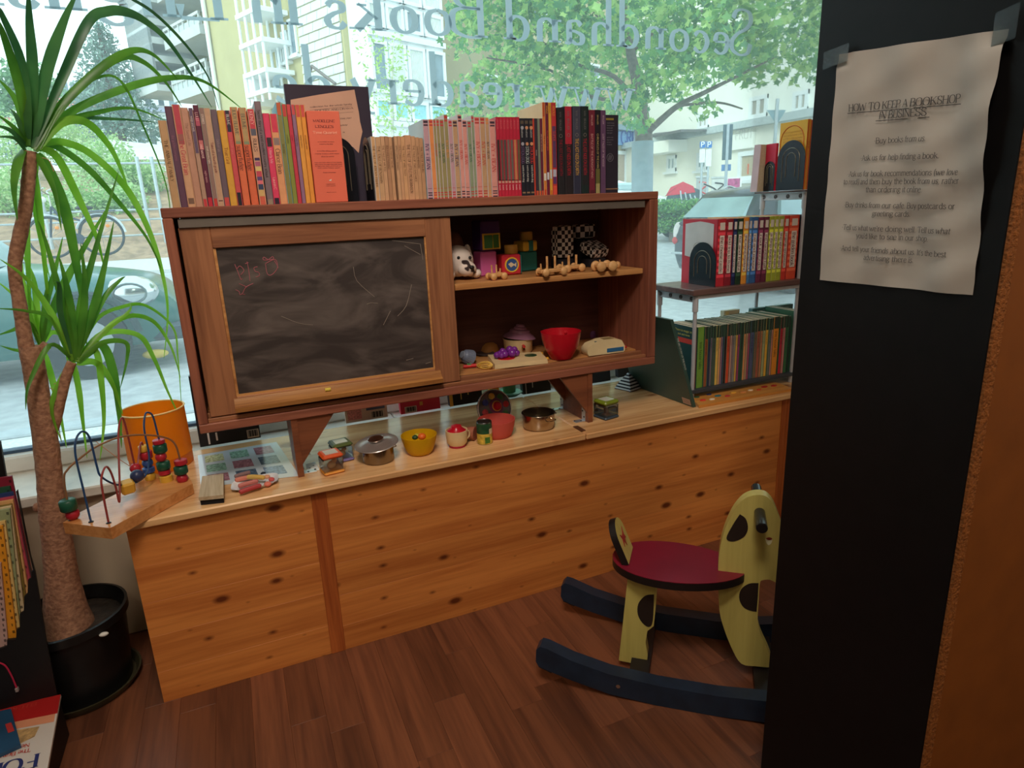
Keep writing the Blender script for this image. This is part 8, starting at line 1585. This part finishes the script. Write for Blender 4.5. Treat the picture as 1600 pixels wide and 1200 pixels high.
# ------------------------------------------------------------------ dragon plant in its pot
def dragon_plant():
    Y = .14; cx, cy = -.180, .150
    t = thing('potted_dragon_plant', 'tall dragon plant with strappy leaves in a black pot', 'plant', (cx, cy, 0))
    blk = col((24, 24, 25), .35, var=.2); r = .118
    part(t, 'pot', MB().lathe(cx, cy, .006, [(.0005, 0), (r*.84, 0), (r*.86, .004), (r*.97, .17), (r*.98, .178), (r*1.04, .18), (r*1.04, .200), (r*.99, .201), (r*.97, .19), (r*.9, .17)], 44, close=True), blk, smooth=40)
    part(t, 'saucer', MB().lathe(cx, cy, .0005, [(.0005, 0), (r*.93, 0), (r*1.02, .016), (r*1.04, .022), (r*1.0, .022), (r*.92, .005), (.0005, .004)], 44), col((58, 54, 36), .5, var=.3), smooth=40)
    part(t, 'soil', MB().lathe(cx, cy, .168, [(.0005, .010), (r*.5, .008), (r*.93, .004)], 32, close=True), col((58, 48, 40), .95, var=.4, scale=60, bump=.8), smooth=60)
    for (px, py, s) in ((158, 974, .010), (95, 1010, .008)): q = aty(px, py, .055); part(t, 'pebble', MB().ball((q[0], .055, .182), (s, s*.6, s*.5), 10, 7), WHITE)
    bk, tt, bs = new_mat('plant_bark'); N = tt.nodes.new; K = tt.links.new
    tc = N('ShaderNodeTexCoord'); mp = N('ShaderNodeMapping'); mp.inputs['Scale'].default_value = (90, 90, 110); K(tc.outputs['Object'], mp.inputs[0]); nz = N('ShaderNodeTexNoise'); nz.inputs['Scale'].default_value = 1.2; nz.inputs['Detail'].default_value = 6; K(mp.outputs[0], nz.inputs[0])
    rp = N('ShaderNodeValToRGB'); K(nz.outputs[0], rp.inputs[0]); rp.color_ramp.elements[0].position = .35; rp.color_ramp.elements[1].position = .7; rp.color_ramp.elements[0].color = lin((140, 98, 76)); rp.color_ramp.elements[1].color = lin((184, 138, 108)); K(rp.outputs[0], bs.inputs['Base Color']); bs.inputs['Roughness'].default_value = .9
    bp = N('ShaderNodeBump'); bp.inputs['Strength'].default_value = .6; bp.inputs['Distance'].default_value = .004; K(nz.outputs[0], bp.inputs['Height']); K(bp.outputs[0], bs.inputs['Normal'])
    def stem(pts, nm, sub=5, jit=.03):
        P = [aty(x, y, Y) for x, y, w in pts]; L = smoothline(P, sub); W = [w*mpp(p)/2 for (x, y, w), p in zip(pts, P)]
        ws = np.interp(np.linspace(0, 1, len(L)), np.linspace(0, 1, len(W)), W); ws = [w*(1+random.uniform(-jit, jit)) for w in ws]; return part(t, nm, MB().tube(L, ws, 18), bk, smooth=60)
    stem([(112, 1012, 92), (107, 985, 76), (102, 950, 58), (96, 900, 47), (90, 850, 41), (84, 810, 39), (80, 770, 37), (76, 730, 35), (70, 680, 34), (62, 630, 32), (55, 585, 31), (50, 556, 32), (49, 541, 30)], 'trunk')
    stem([(43, 552, 22), (36, 510, 20), (30, 470, 19), (24, 435, 18), (24, 405, 19), (32, 365, 20), (40, 325, 19), (44, 285, 19), (47, 250, 18), (47, 236, 17)], 'upper_stem')
    stem([(70, 690, 16), (80, 676, 17), (88, 650, 17), (95, 620, 16), (103, 590, 15), (112, 566, 13)], 'side_stem'); stem([(55, 552, 14), (64, 546, 13), (73, 538, 13)], 'cut_stub')
    stem([(68, 800, 12), (60, 790, 14), (56, 797, 8)], 'side_stub')
    G = [leafmat('dragon_leaf', (70, 128, 44), (104, 164, 56), .42, 14, .35), leafmat('dragon_leaf_light', (120, 186, 52), (150, 208, 74), .5, 14, .35), leafmat('dragon_leaf_dark', (52, 104, 62), (78, 132, 72), .3, 14, .35)]
    dry = col((190, 140, 110), .8)
    def leaf(pts, w, g, y0, y1):
        """ribbon along picture-measured points; y0 at the base to y1 at the tip in depth"""
        n = len(pts); ys = [y0+(y1-y0)*(i/(n-1)) for i in range(n)]
        P = smoothline([aty(x, y, yy) for (x, y), yy in zip(pts, ys)], 7); L = len(P); W = w*mpp(P[0])*.44
        vs = []
        for i, p in enumerate(P):
            tg = P[min(i+1, L-1)]-P[max(i-1, 0)]; tg = tg/(np.linalg.norm(tg)+1e-9); view = (p-CP); view /= np.linalg.norm(view)
            a = np.cross(tg, np.array([.25, 1.0, .15])); a /= np.linalg.norm(a)+1e-9
            f = i/(L-1); ww = W*min(1, .55+f*3)*(1-max(0, f-.45)/.55)**.9+.0004; b = np.cross(a, tg); b /= np.linalg.norm(b)+1e-9
            vs += [p+a*ww+b*ww*.28, p, p-a*ww+b*ww*.28]
        m = MB().add(vs, [q for i in range(L-1) for q in ((3*i, 3*i+1, 3*i+4, 3*i+3), (3*i+1, 3*i+2, 3*i+5, 3*i+4))]); part(t, 'leaf', m, g, smooth=70)
    A = [([(46, 230), (30, 140), (4, 52), (-12, 20)], 15, 0, .0), ([(47, 230), (50, 120), (45, 30), (44, -20)], 17, 2, .05), ([(48, 230), (72, 110), (98, 35), (122, -15)], 19, 2, .1), ([(50, 230), (95, 125), (137, 34), (168, 17), (198, 19), (228, 34), (262, 64), (300, 118), (331, 168)], 17, 2, .38), ([(52, 232), (95, 165), (160, 104), (205, 79), (240, 86), (278, 124)], 15, 0, .30), ([(52, 233), (110, 150), (182, 92), (222, 96), (258, 128), (285, 168)], 12, 0, .36),
         ([(55, 236), (105, 178), (200, 136), (272, 121), (322, 129), (378, 170)], 13, 0, .40), ([(56, 236), (98, 192), (150, 176), (205, 169), (258, 188)], 9, 0, .33), ([(58, 234), (105, 188), (180, 186), (243, 191)], 7, 2, .32), ([(60, 232), (95, 192), (135, 192), (170, 228), (190, 268), (203, 306)], 14, 1, .30), ([(62, 226), (95, 222), (140, 240), (195, 292), (233, 362), (254, 430), (262, 490), (256, 560)], 13, 1, .38),
         ([(60, 234), (85, 228), (135, 262), (180, 310), (228, 370), (252, 420)], 12, 0, .30), ([(58, 240), (76, 268), (100, 326), (118, 410), (128, 470), (136, 545)], 19, 0, .20), ([(54, 240), (68, 262), (85, 300), (96, 360)], 12, 0, .1), ([(66, 232), (90, 248), (122, 310), (150, 370), (163, 420)], 14, 1, .22), ([(36, 232), (28, 248), (21, 290), (27, 345)], 16, 0, .05), ([(42, 228), (22, 200), (-6, 178)], 9, 0, .1), ([(42, 230), (16, 204), (-8, 196)], 8, 2, .1), ([(44, 228), (26, 160), (-4, 122)], 12, 0, .15), ([(44, 226), (36, 110), (2, 22), (-8, 5)], 13, 2, .0),
         ([(40, 226), (24, 180), (2, 162)], 9, 0, .0), ([(40, 236), (22, 216), (-6, 214)], 6, 2, .1), ([(58, 246), (52, 300), (62, 372), (78, 436)], 9, 1, .25), ([(48, 240), (60, 320), (70, 420), (80, 520)], 11, 1, .25), ([(46, 242), (40, 330), (44, 430), (48, 520)], 12, 1, .25), ([(62, 232), (110, 150), (180, 120), (225, 200), (262, 300), (268, 400)], 4, 0, .35), ([(190, -10), (240, 20), (290, 70), (325, 120), (342, 170)], 5, 2, .42)]
    for p, w, g, y1 in A: leaf(p, w, G[g], Y+random.uniform(-.01, .01), max(y1, .02))
    B = [([(114, 566), (104, 500), (88, 440), (72, 380), (60, 345)], 11, 0, .12), ([(116, 566), (125, 480), (150, 385), (185, 268)], 12, 0, .20), ([(112, 564), (88, 505), (45, 440), (0, 405)], 11, 1, .10), ([(118, 560), (146, 480), (162, 420), (178, 345)], 13, 0, .16), ([(110, 564), (80, 500), (40, 486), (-6, 482)], 7, 0, .1), ([(118, 562), (150, 528), (200, 488), (202, 472)], 7, 1, .22), ([(120, 564), (160, 522), (215, 524), (240, 560), (262, 612), (282, 655)], 10, 1, .30), ([(120, 566), (160, 536), (196, 536), (198, 562), (188, 606)], 9, 0, .20),
         ([(120, 568), (150, 568), (175, 600), (192, 648)], 13, 1, .20), ([(114, 566), (122, 606), (128, 650), (136, 716)], 10, 1, .18), ([(110, 568), (92, 600), (80, 640), (96, 690)], 9, 1, .12), ([(118, 564), (148, 548), (158, 600), (162, 660), (156, 720)], 11, 1, .2), ([(121, 566), (158, 540), (178, 590), (186, 650), (190, 700)], 16, 0, .24), ([(110, 560), (78, 540), (45, 600), (40, 640)], 8, 0, .05), ([(121, 564), (185, 500), (235, 500), (266, 540), (282, 590)], 9, 1, .34), ([(114, 560), (110, 500), (104, 450), (92, 400)], 16, 0, .12), ([(116, 562), (128, 500), (132, 440), (126, 380)], 13, 0, .14), ([(121, 560), (150, 500), (190, 480), (228, 478), (270, 512), (278, 560), (284, 640)], 6, 1, .36), ([(112, 562), (94, 490), (92, 445), (84, 441)], 9, 2, .08), ([(118, 562), (160, 470), (185, 440), (196, 432)], 8, 0, .2)]
    for p, w, g, y1 in B: leaf(p, w, G[g], Y, y1)
    C = [([(64, 538), (72, 470), (85, 425), (98, 370)], 11, 0, .24), ([(62, 538), (42, 486), (22, 462), (-4, 440)], 9, 1, .22), ([(62, 540), (46, 506), (20, 516), (-4, 524)], 8, 0, .22), ([(64, 538), (92, 460), (128, 392), (172, 318)], 13, 0, .24), ([(66, 540), (52, 490), (36, 440), (34, 400)], 10, 1, .26), ([(60, 540), (30, 548), (0, 540)], 7, 0, .2), ([(66, 538), (80, 520), (98, 530), (108, 580)], 8, 1, .24), ([(62, 536), (56, 470), (50, 430), (30, 390)], 10, 1, .27), ([(66, 545), (80, 590), (92, 640), (104, 700)], 11, 1, .26)]
    for p, w, g, y1 in C: leaf(p, w, G[g], .22, y1)
    for p in ([(60, 246), (76, 250), (84, 268)], [(36, 232), (30, 224), (24, 226)], [(150, 690), (190, 720), (230, 745)], [(75, 640), (88, 655), (96, 690)], [(84, 600), (98, 596), (104, 590)], [(78, 606), (90, 612), (100, 604)]):
        q = smoothline([aty(x, y, Y+.005) for x, y in p], 4); part(t, 'dry_thread', MB().tube(q, .0009, 5), dry)
dragon_plant()

# ------------------------------------------------------------------ black book display at the left edge
def left_display():
    fl = atz(100, 1150, 0); yp = float(fl[1])
    t = thing('black_book_display', 'black stepped book display at the left edge beside the plant pot', 'display', (fl[0]-.15, -.3, 0))
    K = col((22, 20, 22), .5, var=.2)
    edge = [(-90, 1034), (0, 1014), (11, 1010), (11, 1000), (25, 999), (26, 984), (31, 981), (31, 959), (37, 956), (38, 932), (43, 927), (44, 906), (49, 903), (49, 893), (52, 892), (25, 768), (27, 766), (42, 850), (55, 895), (72, 1000), (88, 1080), (100, 1150)]
    q = [aty(x, y, yp) for x, y in edge]; q.append(np.array([q[0][0], yp, 0]))
    part(t, 'end_panel', MB().prism([(p[0], max(p[2], .0008)) for p in q], (0, yp, 0), (1, 0, 0), (0, 0, 1), (0, 1, 0), 0, .006), K)
    part(t, 'back_upright', MB().prism([(p[0], p[2]) for p in (aty(-60, 790, .095), aty(10, 748, .095), aty(0, 690, .095), aty(-80, 690, .095))], (0, .095, 0), (1, 0, 0), (0, 0, 1), (0, 1, 0), 0, .008), K)
    lo = atz(95, 1085, .105); xr = float(q[-3][0])
    part(t, 'lower_step', MB().box(lo[0]-.5, lo[0]-.004, -.75, yp-.001, .001, .0995), K)
    zs = float(aty(11, 1010, yp)[2])-.02
    part(t, 'shelf_board', MB().box(q[1][0]-.25, float(aty(40, 1000, yp)[0]), yp+.0065, .10, zs-.012, zs), K)
    for k in (0, 1): part(t, 'shelf_leg', MB().box(q[1][0]-.24+k*.15, q[1][0]-.225+k*.15, .02, .09, .001, zs-.0125), K)
    BK = [((190, 156, 150), 'dusty pink', (1, 880), (13, 1012)), ((226, 150, 40), 'orange yellow', (4, 822), (27, 1002)), ((222, 190, 120), 'cream yellow', (8, 814), (32, 988)), ((150, 160, 120), 'sage green', (15, 795), (33, 978)), ((214, 190, 150), 'ivory', (17, 791), (39, 962)), ((130, 110, 50), 'olive brown', (18, 788), (41, 938)), ((216, 166, 110), 'peach', (20, 781), (45, 928)), ((176, 70, 90), 'raspberry', (21, 776), (48, 908)), ((40, 60, 110), 'navy blue', (20, 769), (49, 906)), ((36, 80, 60), 'dark green', (15, 760), (50, 902)), ((130, 30, 52), 'wine red', (18, 744), (50, 898))]
    for i, (rg, nm, tp, bt) in enumerate(BK):
        y = yp+.0075+i*.0072; y2 = y+.0062; A, B = aty(*tp, y), aty(*bt, y); d = (B-A); k = (zs+.0006-A[2])/d[2]; B = A+d*k; L = .17
        P = lambda p, dx, yy: (p[0]+dx, yy, p[2])
        m = MB().hexa([P(B, -L, y), P(B, 0, y), P(B, 0, y2), P(B, -L, y2), P(A, -L, y), P(A, 0, y), P(A, 0, y2), P(A, -L, y2)])
        b = solid('book', m, col(rg, .45, var=.1, scale=40), '%s childrens book, %s in the left edge display counted from the camera' % (nm, ORD[i]), 'book', 'childrens books in the left edge display', origin=(B[0]-L/2, y, zs))
        m = MB()
        for k in range(16): p = A+(B-A)*(k+.5)/17; m.box(p[0]-.006, p[0]-.002-.002*(k % 2), y-.0004, y+.0001, p[2]-.003, p[2]+.003)
        part(b, 'cover_print', m, col(tuple(int(v*.55) for v in rg), .5), kind='stuff', smooth=0)
    # large white and red book lying on the step, small blue green one on it
    z = .1003
    c = [atz(95, 1085, z+.006), atz(-60, 1121, z+.006), atz(-110, 1270, z+.006), atz(63, 1262, z+.006)]
    m = MB().hexa([(p[0], p[1], z) for p in c]+[(p[0], p[1], z+.006) for p in c]); b = solid('large_book', m, col((214, 206, 200), .35, var=.03), 'large white and red picture book lying on the lower step', 'book', origin=tuple(sum(c)/4-[0, 0, .006]))
    zz = z+.0064; f = lambda px, py: atz(px, py, zz)
    g = lambda u, v: (c[0]*(1-u)+c[1]*u)*(1-v)+(c[3]*(1-u)+c[2]*u)*v+np.array([0, 0, .0004])
    part(b, 'red_band', MB().quad(g(0, 0), g(1, 0), g(1, .20), g(0, .20)), col((176, 34, 34), .35, var=.1), smooth=0); part(b, 'peach_band', MB().quad(g(.02, .2), g(1, .2), g(1, .28), g(.02, .28)), col((222, 150, 116), .35, var=.1), smooth=0)
    part(b, 'drawing', MB().prism([(0, 0), (.04, -.006), (.075, .004), (.06, .03), (.03, .04), (.005, .028)], g(.16, .30), (c[1]-c[0])/np.linalg.norm(c[1]-c[0]), (c[3]-c[0])/np.linalg.norm(c[3]-c[0]), (0, 0, -1), 0, .0002), col((196, 160, 110), .4, var=.4, scale=90), smooth=0)
    U = (c[1]-c[0]); U /= np.linalg.norm(U); V = (c[3]-c[0]); V /= np.linalg.norm(V)
    tm = MB(); lettering(tm, 'FOR', g(.10, .56)+np.array([0, 0, .0003]), U, V, .036, 'l', 1.3, .5, sub=4); part(b, 'title_lettering', tm, col((40, 50, 110), .4), label='dark blue upside down title', smooth=0)
    tm = MB(); lettering(tm, 'ELLE KINNEY', g(.24, .03)+np.array([0, 0, .0004]), U, V, .011, 'l', 1.1, .6, sub=3); lettering(tm, 'The Brave', g(.20, .50)+np.array([0, 0, .0003]), U, V, .010, 'l', 1.1, .6, sub=3); lettering(tm, 'New', g(.22, .45)+np.array([0, 0, .0003]), U, V, .010, 'l', 1.1, .6, sub=3); part(b, 'red_lettering', tm, col((190, 60, 50), .4), smooth=0)
    z2 = z+.0072; c = [atz(17, 1107, z2+.008), atz(-60, 1124, z2+.008), atz(-60, 1205, z2+.008), atz(32, 1163, z2+.008)]
    m = MB().hexa([(p[0], p[1], z2) for p in c]+[(p[0], p[1], z2+.008) for p in c]); b2 = solid('small_book', m, col((38, 76, 110), .35, var=.25, scale=8), 'small blue green book lying on the large white book', 'book', origin=tuple(sum(c)/4-[0, 0, .008]))
    g2 = lambda u, v: (c[0]*(1-u)+c[1]*u)*(1-v)+(c[3]*(1-u)+c[2]*u)*v+np.array([0, 0, .0004])
    part(b2, 'red_label', MB().quad(g2(.06, .38), g2(.18, .38), g2(.16, .62), g2(.04, .62)), col((190, 60, 60), .4), smooth=0)
    q = smoothline([np.array(p) for p in (aty(-6, 1034, yp-.004), aty(8, 1040, yp-.004), aty(18, 1056, yp-.004), aty(26, 1075, yp-.004))], 5)
    cd = solid('red_string', MB().tube(q, .0016, 8), col((190, 40, 76), .4), 'short pinkish red string hanging on the black display front', 'string')
    part(cd, 'tag', MB().box(q[-1][0]-.003, q[-1][0]+.003, q[-1][1]-.004, q[-1][1]+.004, q[-1][2]-.008, q[-1][2]+.001, 0, .001), col((150, 140, 140), .4))
left_display()
